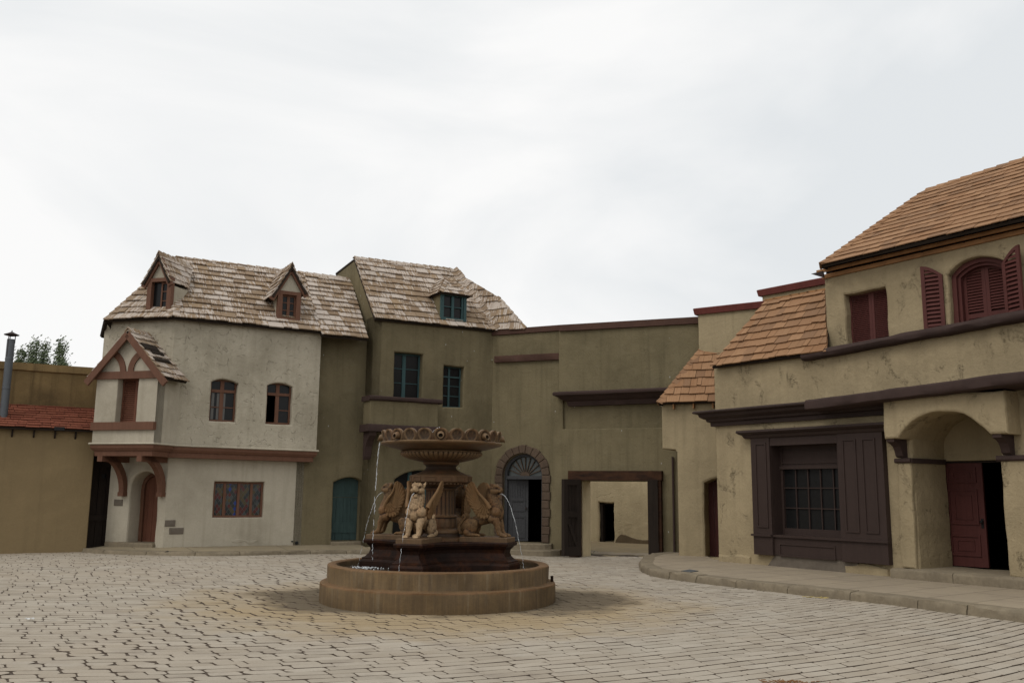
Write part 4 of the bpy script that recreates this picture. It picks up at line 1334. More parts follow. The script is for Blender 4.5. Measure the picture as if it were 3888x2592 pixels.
    bp.build('bare_batten', MAT['oldwood'], ori)
    for e_ in (el, er):
        m2 = MB(); A = WC.pt(ap[0], ap[1] - 0.10, wr - 0.01); Bq = WC.pt(e_[0], e_[1] - 0.10, wr - 0.01)
        ee = (Bq - A).normalized(); s = ee.cross(WC.n).normalized()
        m2.bar(A, Bq + ee * 0.1, s, WC.n, 0.085, 0.03); m2.build('barge_board', MAT['brown'], ori)
    # braces under the oriel
    for px in (C2(1046, 838), C2(1372, 842)):
        u, zb_ = WC.uz(px, 0.06)
        H = zo - 0.30 - zb_
        m2 = MB(); N = 12; hwid = 0.075
        prev = None
        for i in range(N + 1):
            t = i / N; a = t * math.pi / 2
            w = 0.06 + 0.86 * (1 - math.cos(a)) ** 0.95; z = zb_ + H * math.sin(a) ** 0.92
            tw = 0.86 * math.sin(a) + 0.02; tz = H * math.cos(a) + 0.02; l = math.hypot(tw, tz); nw, nz_ = -tz / l, tw / l
            th_ = 0.085
            ring = [(w + nw * th_, z + nz_ * th_), (w - nw * th_, z - nz_ * th_)]
            if prev:
                q = [WC.pt(u - hwid, prev[0][1], prev[0][0]), WC.pt(u + hwid, prev[0][1], prev[0][0]), WC.pt(u + hwid, prev[1][1], prev[1][0]), WC.pt(u - hwid, prev[1][1], prev[1][0])]
                q2 = [WC.pt(u - hwid, ring[0][1], ring[0][0]), WC.pt(u + hwid, ring[0][1], ring[0][0]), WC.pt(u + hwid, ring[1][1], ring[1][0]), WC.pt(u - hwid, ring[1][1], ring[1][0])]
                m2.box8(q + q2)
            prev = ring
        wbox(m2, WC, u - 0.085, u + 0.085, zb_ - 0.06, zb_ + 0.05, 0.0, 0.17)
        wbox(m2, WC, u - 0.075, u + 0.075, zo - 0.44, zo - 0.302, 0.0, OR - 0.05)
        m2.build('brace', MAT['brown'], B)
    # exposed stones
    for a, b, W_ in ((C2(975, 884), C2(1043, 940), WC), (C2(1405, 1060), C2(1490, 1113), WL), (C2(1442, 1126), C2(1560, 1178), WL)):
        u0, u1, z0, z1 = W_.rect(a, b, 0)
        m2 = MB(); slab(m2, W_, rloop(max(u0, 0.01) if W_ is WL else u0, u1, z0, z1), w=0.022, th=0.06, r=0.018, jit=0.012, ojit=0.012); m2.build('exposed_stone', MAT['greystone'], B)
    for px in (CL2(2112, 1056), CL2(2157, 1070)):
        u, z = WL.uz(px, 0); m2 = MB(); rr = 0.02 if px == CL2(2112, 1056) else 0.045
        tube(m2, [WL.pt(u, z, -0.1), WL.pt(u, z, 0.05)], rr, 12); m2.build('drain_pipe', MAT['black'], B)
    # patch of cracked render near the foot of the long wall
    q = [WL.uz(CL2(*p), 0) for p in ((1515, 1062), (1560, 1072), (1640, 1058), (1690, 1085), (1740, 1068), (1775, 1050), (1745, 1045), (1690, 1062), (1640, 1038), (1560, 1034))]
    m2 = MB(); slab(m2, WL, q, w=0.009, th=0.03, r=0.008, ojit=0.02, step=0.08); m2.build('cracked_render', MAT['whitesm'], B)
    # --- roof
    wE = OV + 0.20; WRD = -1.75
    eL = WL.at(C1(1572, 692), wE); eR = WL.at(C3(716, 806), wE)
    cE = isect(WL, wE, WC, wE)
    eC = WL.pt(cE, WL.loc(eL)[1], wE)
    rL = WL.at(C1(1497, 180), WRD)
    pl = plane3(eC, eR, rL)
    rM = on(pl, C3(560, 312)); rR = on(pl, C3(962, 362))
    r1 = MB()
    shingles(r1, [eC, eR, rM, rL], 0.262, 0.17, 0.42, 0.034, 11)
    eM2 = on(pl, C3(718, 832)); eR2 = on(pl, C3(1112, 868)); rM2 = on(pl, C3(557, 312))
    shingles(r1, [eM2, eR2, rR, rM2], 0.262, 0.17, 0.42, 0.034, 12)
    r1.build('roof', [MAT['roofgrey'], MAT['deck']], B, label='long front roof slope of bleached shingles')
    eCL = WC.at(C1(900, 708), wE)
    pc = plane3(eCL, eC, rL)
    r2 = MB(); shingles(r2, [eCL, eC, rL], 0.262, 0.17, 0.42, 0.034, 13)
    r2.build('roof', [MAT['roofgrey'], MAT['deck']], B, label='hipped shingle roof slope over the canted end')
    vb = MB(); A = eCL + Vector((0, 0, -0.03)); Bq = WC.at(C1(868, 850), wE - 0.35); e = (Bq - A).normalized()
    vb.bar(A, Bq, e.cross(WC.n).normalized(), WC.n, 0.035, 0.06); vb.build('verge_board', MAT['oldwood'], B)
    # rear slopes so that the roof is a closed body
    rb = MB()
    back = [WL.pt(WL.loc(p)[0], WL.loc(p)[1] - 3.0, WRD - 2.2) for p in (rL, rR)]
    rb.prism([rL, rR, back[1], back[0]], Vector((0, 0, -0.08)))
    bl = WC.pt(WC.loc(eCL)[0] + 0.1, eCL.z - 0.75, -0.45)
    rb.prism([eCL, rL, back[0], bl], Vector((0, 0, -0.06)))
    rb.build('rear_roof', MAT['deck'], B)
    rc = MB()
    caps(rc, eC, rL, eR, eCL, 0.15, 0.21, seed=3)
    caps(rc, rL, rR, (eC + eR) / 2, (back[0] + back[1]) / 2, 0.15, 0.26, seed=4)
    caps(rc, eCL, rL, eC, bl, 0.14, 0.22, seed=6)
    rc.build('ridge_cap', [MAT['roofgrey'], MAT['deck']], B)
    # dormers
    p = on(pc, C1(1355, 632)); wd = WC.loc(p)[2] + 0.02
    gable_dormer(B, WC, pc, C1(1370, 150), C1(1228, 405), C1(1462, 385), C1(1268, 355), C1(1446, 632), wd, 'whitesm', 'brown', 61, open_right=True, label='gabled dormer over the canted end, its casement ajar')
    p = on(pl, C3(440, 712)); wd = WL.loc(p)[2] + 0.02
    gable_dormer(B, WL, pl, C3(461, 243), C3(290, 505), C3(590, 487), C3(352, 452), C3(530, 714), wd, 'whitesm', 'brown', 71, label='gabled dormer in the middle of the long roof slope')
    return pl
white_house()
# ================================================================== OLIVE HOUSE (beside and behind the fountain)
def olive_house():
    B = thing('olive_house', 'olive stucco house with teal windows, bleached shingle roof and boxed balcony', 'house', WL.pt(5.5, 0.2, 0))
    TW = 0.50
    uT = WL.uz(C3(1152, 1050), TW)[0]
    uR = WL.uz(C5(176, 500), TW)[0]
    uS = WL.uz((1140, 1900), 0)[0] - 0.15
    # recessed strip next to the white house, with the boarded door
    zs = WL.uz(C3(900, 855), 0)[1]
    d0 = WL.uz(CJ(247, 870), 0)[0]; d1 = WL.uz(CJ(710, 870), 0)[0]; dz0 = WL.uz(CJ(450, 1308), 0)[1]
    dsp = (WL.uz(CJ(270, 432), 0)[1] + WL.uz(CJ(738, 442), 0)[1]) / 2; dap = WL.uz(CJ(505, 362), 0)[1]
    dl = aloop(d0, d1, dz0, dsp, dap, 10)
    mb = MB()
    slab(mb, WL, [(uS, -0.1), (uT + 0.05, -0.1), (uT + 0.05, zs + 0.5), (uS, zs + 0.5)], [dl], w=0.0, th=0.4, depths=[0.28], r=0, hr=0.04, jit=0.018, back=False)
    # projecting front
    zeL = WL.uz(C3(1168, 700), TW)[1]; zeR = WL.uz(C3(2185, 800), TW)[1]
    h1 = (WL.uz(C3(1340, 1150), TW)[0], WL.uz(C3(1578, 1150), TW)[0], WL.uz(C3(1450, 1375), TW)[1], (WL.uz(C3(1348, 978), TW)[1] + WL.uz(C3(1582, 995), TW)[1]) / 2)
    h2 = (WL.uz(C3(1757, 1270), TW)[0], WL.uz(C3(1925, 1270), TW)[0], WL.uz(C3(1835, 1445), TW)[1], (WL.uz(C3(1768, 1092), TW)[1] + WL.uz(C3(1932, 1104), TW)[1]) / 2)
    a0 = WL.uz((1497, 1900), TW)[0]; a1 = WL.uz((1700, 1900), TW)[0]; asp = WL.uz(CJ(1168, 388), TW)[1]; aap = WL.uz(CL(700, 775), TW)[1]
    ah = aloop(a0, a1, 0.45, asp, max(aap, asp + 0.15), 10)
    slab(mb, WL, [(uT, -0.1), (uR + 0.4, -0.1), (uR + 0.4, zeR + 0.1), (uT, zeL + 0.1)], [rloop(*h1), rloop(*h2), ah], w=TW, th=0.6, depths=[0.22, 0.20, 0.2], r=0.0, hr=0.045, jit=0.018, back=False)
    # left flank, up to the gable
    S = WL.pt(uT, 0, 0)
    rg = WL.loc(hit(C3(1003, 196), S, WL.d)); bk = WL.loc(hit(C3(843, 312), S, WL.d))
    wr, zr = rg[2], rg[1]; wbk, zbk = bk[2], bk[1]
    F = [WL.pt(uT, -0.1, TW), WL.pt(uT, zeL + 0.1, TW), WL.pt(uT, zr + 0.03, wr), WL.pt(uT, zbk + 0.03, wbk), WL.pt(uT, -0.1, wbk)]
    mb.prism(F, WL.d * 0.25)
    mb.build('wall', MAT['olive'], B)
    # boarded teal door
    dm = MB(); n = 4
    for i in range(n):
        a = d0 - 0.03 + (d1 - d0 - 0.05) * i / n
        wbox(dm, WL, a + 0.004, a + (d1 - d0 - 0.05) / n - 0.004, dz0 + 0.02, dsp - 0.42, -0.35, -0.30 + 0.004 * (i % 2))
    wbox(dm, WL, d0 - 0.03, d1 - 0.07, dsp - 0.41, dap + 0.05, -0.35, -0.298)
    wbox(dm, WL, d0 + 0.02, d1 - 0.10, dz0 + 0.22, dz0 + 0.52, -0.32, -0.28)
    dr = dm.build('door', MAT['tealdoor'], B, label='boarded teal door with a low arched head')
    fm = MB(); wbox(fm, WL, d1 - 0.08, d1 + 0.04, dz0, dap + 0.04, -0.36, -0.275); fm.build('door_frame', MAT['tealdoor'], dr)
    sm = MB(); slab(sm, WL, [(d0 - 0.04, dz0 - 0.20), (d1 + 0.05, dz0 - 0.20), (d1 + 0.05, dz0 + 0.0), (d0 - 0.04, dz0 + 0.0)], w=0.10, th=0.45, r=0.03, ojit=0.015); sm.build('doorstep', MAT['kerb'], B, smooth=True)
    # windows
    window(B, WL, (h1[0] - 0.03, h1[1] + 0.03, h1[2] - 0.03, h1[3] + 0.03), TW - 0.225, 'teal', us=(0.44,), zs=(0.36, 0.66), fw=0.07, bw=0.055, label='tall teal casement above the balcony ledge')
    window(B, WL, (h2[0] - 0.03, h2[1] + 0.03, h2[2] - 0.03, h2[3] + 0.03), TW - 0.205, 'teal', us=(0.42,), zs=(0.40, 0.72), fw=0.065, bw=0.03, transom=0.73, label='small teal casement with a transom')
    window(B, WL, (a0 - 0.03, a1 + 0.03, 0.42, max(aap, asp + 0.15) + 0.04), TW - 0.205, 'teal', us=(0.33, 0.62), zs=(0.45, 0.72), fw=0.05, bw=0.06, label='arched ground-floor window behind the fountain')
    # boxed balcony
    bu0 = WL.uz(C3(1132, 1450), 1.0)[0]; bu1 = WL.uz(C3(1712, 1450), 1.0)[0]
    zt = (WL.uz(C3(1120, 1332), 1.06)[1] + WL.uz(C3(1738, 1388), 1.06)[1]) / 2
    zb = (WL.uz(C4(520, 100), 1.08)[1] + WL.uz(C4(1000, 132), 1.08)[1]) / 2
    m2 = MB(); slab(m2, WL, [(bu0, zb - 0.1), (bu1, zb - 0.1), (bu1, zt - 0.02), (bu0, zt - 0.02)], w=1.0, th=0.52, r=0.02)
    bal = m2.build('balcony', MAT['olive'], B)
    m2 = MB(); p0, p1 = WL.pt(bu0 - 0.05, 0, 0), WL.pt(bu1 + 0.10, 0, 0)
    sweep(m2, [(p0.x, p0.y, zt), (p1.x, p1.y, zt)], [(0.42, 0.0), (1.04, 0.0), (1.08, -0.03), (1.08, -0.10), (1.04, -0.14), (0.42, -0.14)], jit=0.014, step=0.3)
    m2.build('ledge', MAT['plumst'], bal, smooth=True)
    m2 = MB(); p0, p1 = WL.pt(bu0 - 0.08, 0, 0), WL.pt(bu1 + 0.08, 0, 0)
    sweep(m2, [(p0.x, p0.y, zb), (p1.x, p1.y, zb)], [(0.42, 0.0), (1.08, 0.0), (1.10, -0.03), (1.08, -0.20), (0.42, -0.20)], jit=0.008, step=0.4)
    m2.build('ledge', MAT['plumst'], bal, smooth=True)
    for u in (bu0 + 0.02, bu1 - 0.22):
        m2 = MB()
        prof = [(0.5, zb - 0.20), (1.0, zb - 0.20), (0.98, zb - 0.32), (0.80, zb - 0.46), (0.68, zb - 0.62), (0.64, zb - 0.90), (0.60, zb - 0.98), (0.5, zb - 0.98)]
        m2.prism([WL.pt(u, z, w) for w, z in prof], WL.d * 0.2)
        m2.build('bracket', MAT['plumst'], bal)
    # --- roof
    wE = TW + 0.12
    eL = WL.pt(uT - 0.02, WL.uz(C3(1168, 692), wE)[1], wE); eR = WL.at(C3(2203, 795), wE)
    rL = WL.pt(uT - 0.02, zr + 0.05, wr)
    pl = plane3(eL, eR, rL)
    rR = on(pl, C3(1838, 283))
    m2 = MB(); shingles(m2, [eL, eR, rR, rL], 0.262, 0.17, 0.42, 0.034, 17)
    m2.build('roof', [MAT['roofgrey'], MAT['deck']], B, label='front roof slope streaked with white')
    pr = plane3(eR, eR + WB.d, rR)
    q1 = on(pr, C5(430, 222)); q2 = on(pr, C3(2215, 508))
    q1 = eR + WB.d * max(1.0, (q1 - eR).dot(WB.d)) 
    m2 = MB(); shingles(m2, [eR, q1, q2, rR], 0.262, 0.17, 0.42, 0.034, 19)
    m2.build('roof', [MAT['roofgrey'], MAT['deck']], B, label='hipped roof slope falling to the gate wall')
    rb = MB()
    b0 = WL.pt(uT - 0.02, zbk + 0.02, wbk); b1 = WL.pt(WL.loc(rR)[0] + 1.2, zbk, wbk)
    rb.prism([rL, rR, b1, b0], Vector((0, 0, -0.06)))
    rb.prism([rR, q2, q1, b1], Vector((0, 0, -0.06)))
    rb.build('rear_roof', MAT['deck'], B)
    m2 = MB()
    caps(m2, rL, rR, (eL + eR) / 2, (b0 + b1) / 2, 0.15, 0.24, seed=31)
    caps(m2, eR, rR, eL, q1, 0.15, 0.21, seed=32)
    caps(m2, q1, q2, eR, b1, 0.10, 0.25, seed=33)
    m2.build('ridge_cap', [MAT['roofgrey'], MAT['deck']], B)
    # --- hipped dormer
    p = on(pl, C3(1840, 722)); w = WL.loc(p)[2] + 0.02
    f0, f1, fz0, fz1 = WL.rect(C3(1737, 478), C3(1945, 722), w)
    fz1 = (WL.uz(C3(1740, 478), w)[1] + WL.uz(C3(1945, 497), w)[1]) / 2
    def back(u, z):
        q = WL.pt(u, z, w); return max(0.02, (q - pl[0]).dot(pl[1]) / WL.n.dot(pl[1]))
    m2 = MB()
    for u in (f0, f1):
        m2.add([WL.pt(u, fz0, w - 0.03), WL.pt(u, fz1, w - 0.03), WL.pt(u, fz1, w - back(u, fz1) - 0.1), WL.pt(u, fz0, w - back(u, fz0) - 0.1)], [(0, 1, 2, 3)])
    dorm = m2.build('dormer', MAT['olive'], B, label='hipped dormer with a teal casement')
    m2 = MB(); uc = f0 + (f1 - f0) * 0.46
    for a, b, c0, c1 in ((f0 - 0.01, f0 + 0.09, fz0, fz1), (f1 - 0.09, f1 + 0.01, fz0, fz1), (f0 + 0.09, f1 - 0.09, fz1 - 0.07, fz1), (f0 + 0.09, f1 - 0.09, fz0, fz0 + 0.08), (uc - 0.04, uc + 0.04, fz0 + 0.08, fz1 - 0.07), (f0 + 0.09, uc - 0.04, (fz0 + fz1) / 2 - 0.012, (fz0 + fz1) / 2 + 0.012), (uc + 0.04, f1 - 0.16, (fz0 + fz1) / 2 - 0.012, (fz0 + fz1) / 2 + 0.012), (f1 - 0.16, f1 - 0.12, fz0 + 0.08, fz1 - 0.07)):
        wbox(m2, WL, a, b, c0, c1, w - 0.05, w + 0.02)
    m2.build('casement', MAT['teal'], dorm)
    m2 = MB(); wbox(m2, WL, f0 + 0.02, f1 - 0.02, fz0 + 0.02, fz1 - 0.02, w - 0.08, w - 0.04); m2.build('pane', MAT['glass'], dorm)
    m2 = MB()
    e0 = WL.pt(f0 - 0.10, fz1 - 0.02, w + 0.14); e1 = WL.pt(f1 + 0.10, fz1 - 0.02, w + 0.14)
    au, az = WL.uz(C3(1806, 352), w - 0.55); apx = WL.pt((f0 + f1) / 2, az, w - 0.50)
    lb = WL.pt(f0 - 0.10, fz1 - 0.02, w - back(f0, fz1)); rb_ = WL.pt(f1 + 0.10, fz1 - 0.02, w - back(f1, fz1))
    ab = WL.pt((f0 + f1) / 2, az, w - back((f0 + f1) / 2, az) - 0.05)
    shingles(m2, [e0, e1, apx], 0.19, 0.11, 0.24, 0.02, 91, deck=0.04)
    shingles(m2, [lb, e0, apx, ab], 0.19, 0.11, 0.24, 0.02, 92, deck=0.04)
    shingles(m2, [e1, rb_, ab, apx], 0.19, 0.11, 0.24, 0.02, 93, deck=0.04)
    caps(m2, e0, apx, e1, lb, 0.10, 0.16, seed=5); caps(m2, e1, apx, e0, rb_, 0.10, 0.16, seed=6)
    m2.build('dormer_roof', [MAT['roofgrey'], MAT['deck']], dorm)
    return uR
olive_house()

# ================================================================== GATE WALL
def gate_wall():
    B = thing('gate_house', 'olive stucco wall block with a stone-arched doorway and an open timber gateway', 'building', WB.pt(0, 0, 0))
    uL = isect(WB, 0, WL, 0.5) - 0.02
    uS = WB.uz(C5(735, 400), 0)[0]
    uR = WB.uz((2690, 1400), 0)[0]
    z0 = WB.uz(C5(205, 234), 0)[1]; z1 = WB.uz(C5(722, 190), 0)[1]; z2 = WB.uz(C5(1905, 120), 0.12)[1]
    d0, d1 = WB.uz(C6(22, 800), 0)[0], WB.uz(C6(398, 800), 0)[0]
    dz0 = WB.uz(C6(300, 1142), 0)[1]; dap = WB.uz(C6(205, 303), 0)[1]
    hw = (d1 - d0) / 2
    dsp = dap - hw * 0.98
    dl = aloop(d0, d1, dz0, dsp, dap, 18)
    g0 = WB.uz((2203, 2000), 0)[0]; g1 = WB.uz(CG(1345, 800), 0)[0]; gz1 = WB.uz(CG(800, 276), 0)[1]
    gl = rloop(g0, g1, -0.4, gz1)
    p0 = WB.uz(C5(757, 950), 0)[0]; pz0 = (WB.uz(C5(770, 1066), 0)[1] + WB.uz(C5(1580, 1062), 0)[1]) / 2; pz1 = WB.uz(C5(900, 850), 0)[1]
    mb = MB()
    # one slab with the gateway cut out of its foot
    out = [(uL, -0.4), (g0, -0.4)] + [(g0, gz1), (g1, gz1)] + [(g1, -0.4), (uR, -0.4), (uR, z2 - 0.1), (uS, z1 - 0.05), (uL, z0 - 0.05)]
    slab(mb, WB, out, [dl, rloop(p0, uR - 0.1, pz0, pz1 + 0.1)], w=0.0, th=0.82, depths=[0.30, 0.10], r=0.0, hr=0.03, jit=0.012, back=False)
    wbox(mb, WB, p0 - 0.1, uR - 0.02, pz0 - 0.1, pz1 + 0.2, -0.16, -0.098)
    # thicker upper part
    zc = (WB.uz(C5(740, 742), 0.14)[1])
    slab(mb, WB, [(uS, zc - 0.05), (uR, zc - 0.05), (uR, z2 - 0.02), (uS, WB.uz(C5(735, 190), 0.14)[1] - 0.02)], w=0.14, th=0.9, r=0.015, ojit=0.008)
    mb.build('wall', MAT['olive'], B)
    # rear face of the wall, seen through the gateway only at its edge
    m2 = MB(); P0 = WB.pt(uL, 0, 0); P1 = WB.pt(uS, 0, 0); P2 = WB.pt(uR, 0, 0)
    zz1 = WB.uz(C5(722, 186), 0.06)[1]
    sweep(m2, [(P0.x, P0.y, z0 + 0.02), (P1.x, P1.y, zz1)], [(-0.4, 0.03), (0.06, 0.0), (0.06, -0.17), (-0.02, -0.19), (-0.4, -0.1)])
    za = WB.uz(C5(722, 186), 0.22)[1]; zb = WB.uz(C5(1905, 116), 0.22)[1]
    uA = WB.uz(C5(722, 186), 0.22)[0]; uB = WB.uz(C5(1905, 116), 0.22)[0]; k = (zb - za) / (uB - uA)
    Pa = WB.pt(uA, 0, 0); Pb = WB.pt(uR, 0, 0)
    sweep(m2, [(Pa.x, Pa.y, za), (Pb.x, Pb.y, za + k * (uR - uA))], [(-0.4, 0.04), (0.22, 0.0), (0.22, -0.19), (0.12, -0.20), (-0.4, -0.1)])
    m2.build('coping', MAT['dullbrown'], B, smooth=True, label='dark brown coping stepping up along the wall top')
    m2 = MB(); band(m2, WB, C5(172, 452), C5(737, 424), 0.20, -0.05, 0.09, jit=0.012); m2.build('string_course', MAT['dullbrown'], B, smooth=True)
    uA, za = WB.uz(C5(668, 756), 0.42); uB, zb = WB.uz(C5(1615, 716), 0.42); k = (zb - za) / (uB - uA)
    Pa = WB.pt(uA + 0.42, 0, 0); Pb = WB.pt(uR, 0, 0)
    m2 = MB(); sweep(m2, [(WB.pt(uA + 0.42, 0, -0.2).x, WB.pt(uA + 0.42, 0, -0.2).y, za), (Pa.x, Pa.y, za), (Pb.x, Pb.y, za + k * (uR - uA))], [(-0.1, 0.0), (0.40, 0.0), (0.43, -0.04), (0.42, -0.10), (0.30, -0.15), (0.17, -0.24), (0.10, -0.27), (0.06, -0.40), (-0.1, -0.40)], jit=0.010, step=0.35)
    m2.build('cornice', MAT['plumst'], B)
    # stone surround
    q = MB(); T = WB.uz(C6(466, 700), 0)[0] - d1
    na = 11; cx = (d0 + d1) / 2
    for i in range(na):
        a0 = math.pi * i / na + 0.006; a1 = math.pi * (i + 1) / na - 0.006
        ro = hw + T + 0.02 * (i % 2); N = 3; pin = []; pout = []
        for j in range(N + 1):
            a = a0 + (a1 - a0) * j / N
            pin.append((cx + (hw - 0.005) * math.cos(a), dsp + (hw - 0.005) * math.sin(a))); pout.append((cx + ro * math.cos(a), dsp + ro * math.sin(a)))
        slab(q, WB, pin + pout[::-1], w=0.075, th=0.14, r=0.02, jit=0, ojit=0.012, step=0.09)
    nb = 8
    for s in (0, 1):
        for i in range(nb):
            za_ = dz0 + (dsp - dz0) * i / nb + 0.005; zb_ = dz0 + (dsp - dz0) * (i + 1) / nb - 0.005
            ex = 0.03 * (i % 2)
            a, b = (d1 - 0.005, d1 + T + ex) if s else (d0 - T - ex, d0 + 0.005)
            slab(q, WB, rloop(a, b, za_, zb_), w=0.07, th=0.12, r=0.02, jit=0, ojit=0.012, step=0.09)
    q.build('stone_surround', MAT['quoin'], B)
    # fanlight, frame and doors
    fm = MB(); inn = offset_loop(dl, -0.085); big = offset_loop(dl, 0.03); n = len(dl)
    for i in range(1, n):
        j = (i + 1) % n
        fm.box8([WB.pt(*big[i], -0.30), WB.pt(*big[j], -0.30), WB.pt(*inn[j], -0.30), WB.pt(*inn[i], -0.30), WB.pt(*big[i], -0.10), WB.pt(*big[j], -0.10), WB.pt(*inn[j], -0.12), WB.pt(*inn[i], -0.12)])
    ztr = WB.uz(C6(220, 528), -0.15)[1]
    wbox(fm, WB, d0, d1, ztr - 0.05, ztr + 0.05, -0.30, -0.10)
    fr = fm.build('door_frame', MAT['grey'], B)
    fm = MB()
    R0 = hw - 0.10; zf = ztr + 0.05
    for i in range(1, 10):
        a = math.pi * i / 10
        A = WB.pt(cx + 0.13 * math.cos(a), zf + 0.10 * math.sin(a), -0.2); Bq = WB.pt(cx + R0 * 0.98 * math.cos(a), zf + (dap - 0.1 - zf) * math.sin(a), -0.2)
        e = (Bq - A).normalized(); s = e.cross(WB.n).normalized(); fm.bar(A, Bq, s, WB.n, 0.011, 0.02)
    N = 12
    vs = [WB.pt(cx + 0.15 * math.cos(math.pi * i / N), zf + 0.12 * math.sin(math.pi * i / N), -0.17) for i in range(N + 1)]
    fm.prism(vs, WB.n * -0.05)
    fm.build('fanlight', MAT['quoin'], fr)
    fm = MB(); fm.prism([WB.pt(cx + R0 * 1.02 * math.cos(math.pi * i / N), zf + (dap - 0.08 - zf) * math.sin(math.pi * i / N), -0.23) for i in range(N + 1)], WB.n * -0.02)
    fm.build('pane', plain('fanlight_glass', (0.075, 0.085, 0.08), 0.25, 0.5), fr)
    room(B, WB, (d0 - 0.1, d1 + 0.1, dz0 - 0.0, dap + 0.1), -0.31, 2.5)
    # left leaf, a little open
    HL = WB.pt(d0 + 0.09, 0, -0.22); ang = R(14)
    WD = Wall(HL.x, HL.y, *(Matrix.Rotation(ang, 3, 'Z') @ WB.d).to_2d())
    Lw = (d1 - d0) / 2 - 0.04; zt = ztr - 0.06
    m2 = MB()
    wbox(m2, WD, 0, Lw, dz0 + 0.02, zt, -0.05, 0.0)
    dzz = zt - dz0
    for a, b in ((0.04, 0.40), (0.47, 0.66)):
        raised_frame(m2, WD, 0.09, Lw - 0.09, dz0 + dzz * a + 0.03, dz0 + dzz * b, 0.0, 0.03, 0.02)
    for i in range(6):
        u = 0.10 + (Lw - 0.2) * i / 5
        wbox(m2, WD, u - 0.012, u + 0.012, dz0 + dzz * 0.70, dz0 + dzz * 0.93, -0.01, 0.018)
    wbox(m2, WD, 0.08, Lw - 0.08, dz0 + dzz * 0.66, dz0 + dzz * 0.70, -0.01, 0.03)
    dr = m2.build('door', MAT['grey'], B, label='dark grey panelled door leaf standing ajar')
    m2 = MB(); lathe(m2, WD.pt(Lw - 0.06, dz0 + 1.0, 0.05), [(0, -0.03), (0.025, -0.02), (0.03, 0), (0.025, 0.02), (0, 0.03)], 10); m2.build('handle', MAT['rustmetal'], dr)
    # steps
    s1 = WB.uz(C6(500, 1180), 0.35)[0]; zs1 = WB.uz(C6(300, 1150), 0.2)[1]
    ztop = dz0 - 0.005
    for (ext, w1, ztp, zbt, nm) in ((T + 0.10, 0.42, ztop, ztop - 0.17, 'step'), (T + 0.42, 0.85, ztop - 0.16, -0.3, 'step')):
        m2 = MB(); pts = []
        a, b = d0 - ext, d1 + ext
        for i in range(17):
            t = i / 16; u = a + (b - a) * t
            e = abs(2 * t - 1)
            pts.append((u, w1 * (1 - e ** 5 * 0.75)))
        top = [WB.pt(u, ztp, w) for u, w in pts] + [WB.pt(b, ztp, -0.3), WB.pt(a, ztp, -0.3)]
        rim = [WB.pt(u, ztp - 0.03, w + 0.025) for u, w in pts] + [WB.pt(b, ztp - 0.03, -0.3), WB.pt(a, ztp - 0.03, -0.3)]
        bot = [WB.pt(u, zbt, w + 0.02) for u, w in pts] + [WB.pt(b, zbt, -0.3), WB.pt(a, zbt, -0.3)]
        n = len(top)
        fs = [tuple(range(n))]
        for k2 in range(2):
            for i in range(n):
                j = (i + 1) % n; fs.append((k2 * n + i, (k2 + 1) * n + i, (k2 + 1) * n + j, k2 * n + j))
        m2.add(top + rim + bot, fs)
        m2.build('step', MAT['kerb'], B)
    # gateway: beams
    l0, l1 = WB.uz(CG(206, 200), 0.2)[0], WB.uz(CG(1500, 200), 0.2)[0]
    lz0, lz1 = WB.uz(CG(800, 264), 0.2)[1], WB.uz(CG(800, 133), 0.2)[1]
    m2 = MB(); wbox(m2, WB, l0, l1, lz0, lz1, -0.12, 0.20); m2.build('gate_lintel', MAT['beam'], B)
    pw = WB.uz(CG(1500, 800), 0.16)[0]; pl_ = WB.uz(CG(1390, 800), 0.16)[0]
    m2 = MB(); wbox(m2, WB, g1 - 0.02, pw, -0.4, lz0 - 0.002, -0.12, 0.17); m2.build('gate_post', MAT['beam'], B)
    m2 = MB(); wbox(m2, WB, l0 + 0.02, g0 + 0.01, -0.4, lz0 - 0.002, -0.12, 0.17); m2.build('gate_post', MAT['beam'], B)
    # plaster lining of the gateway
    m2 = MB(); wbox(m2, WB, g0 - 0.25, g0 + 0.045, -0.4, gz1 + 0.0, -0.80, -0.125); m2.build('reveal', MAT['court'], B, label='pale weathered jamb of the gateway')
    # leaves
    def leaf(hpx, fpx, mirror, lab):
        H = WB.at(hpx, 0.18); zg = -0.07
        Fp = GZ(fpx, zg)
        H = Vector((H.x, H.y, 0)); Fp = Vector((Fp.x, Fp.y, 0))
        d = (Fp - H) if mirror else (H - Fp)
        o = H if mirror else Fp
        WG = Wall(o.x, o.y, d.x, d.y)
        L = d.length
        m3 = MB()
        zt_ = lz0 + 0.02; zb_ = zg + 0.03
        fr_ = 1 if not mirror else 1
        n = 6
        for i in range(n):
            a = L * i / n; wbox(m3, WG, a + 0.004, a + L / n - 0.004, zb_, zt_, -0.03, 0.0)
        for w0_, w1_ in ((0.0, 0.045), (-0.075, -0.03)):
            for a, b, c, d_ in ((0, 0.13, zb_, zt_), (L - 0.13, L, zb_, zt_), (0.13, L - 0.13, zb_, zb_ + 0.26), (0.13, L - 0.13, zt_ - 0.17, zt_), (0.13, L - 0.13, zb_ + (zt_ - zb_) * 0.50, zb_ + (zt_ - zb_) * 0.58)):
                wbox(m3, WG, a, b, c, d_, w0_, w1_)
        A = WG.pt(0.13, zb_ + (zt_ - zb_) * 0.49, 0.02); Bq = WG.pt(L - 0.13, zb_ + 0.27, 0.02); e = (Bq - A).normalized(); m3.bar(A, Bq, e.cross(WG.n).normalized(), WG.n, 0.05, 0.015)
        ob = m3.build('gate_leaf', MAT['oldwood'], B, label=lab)
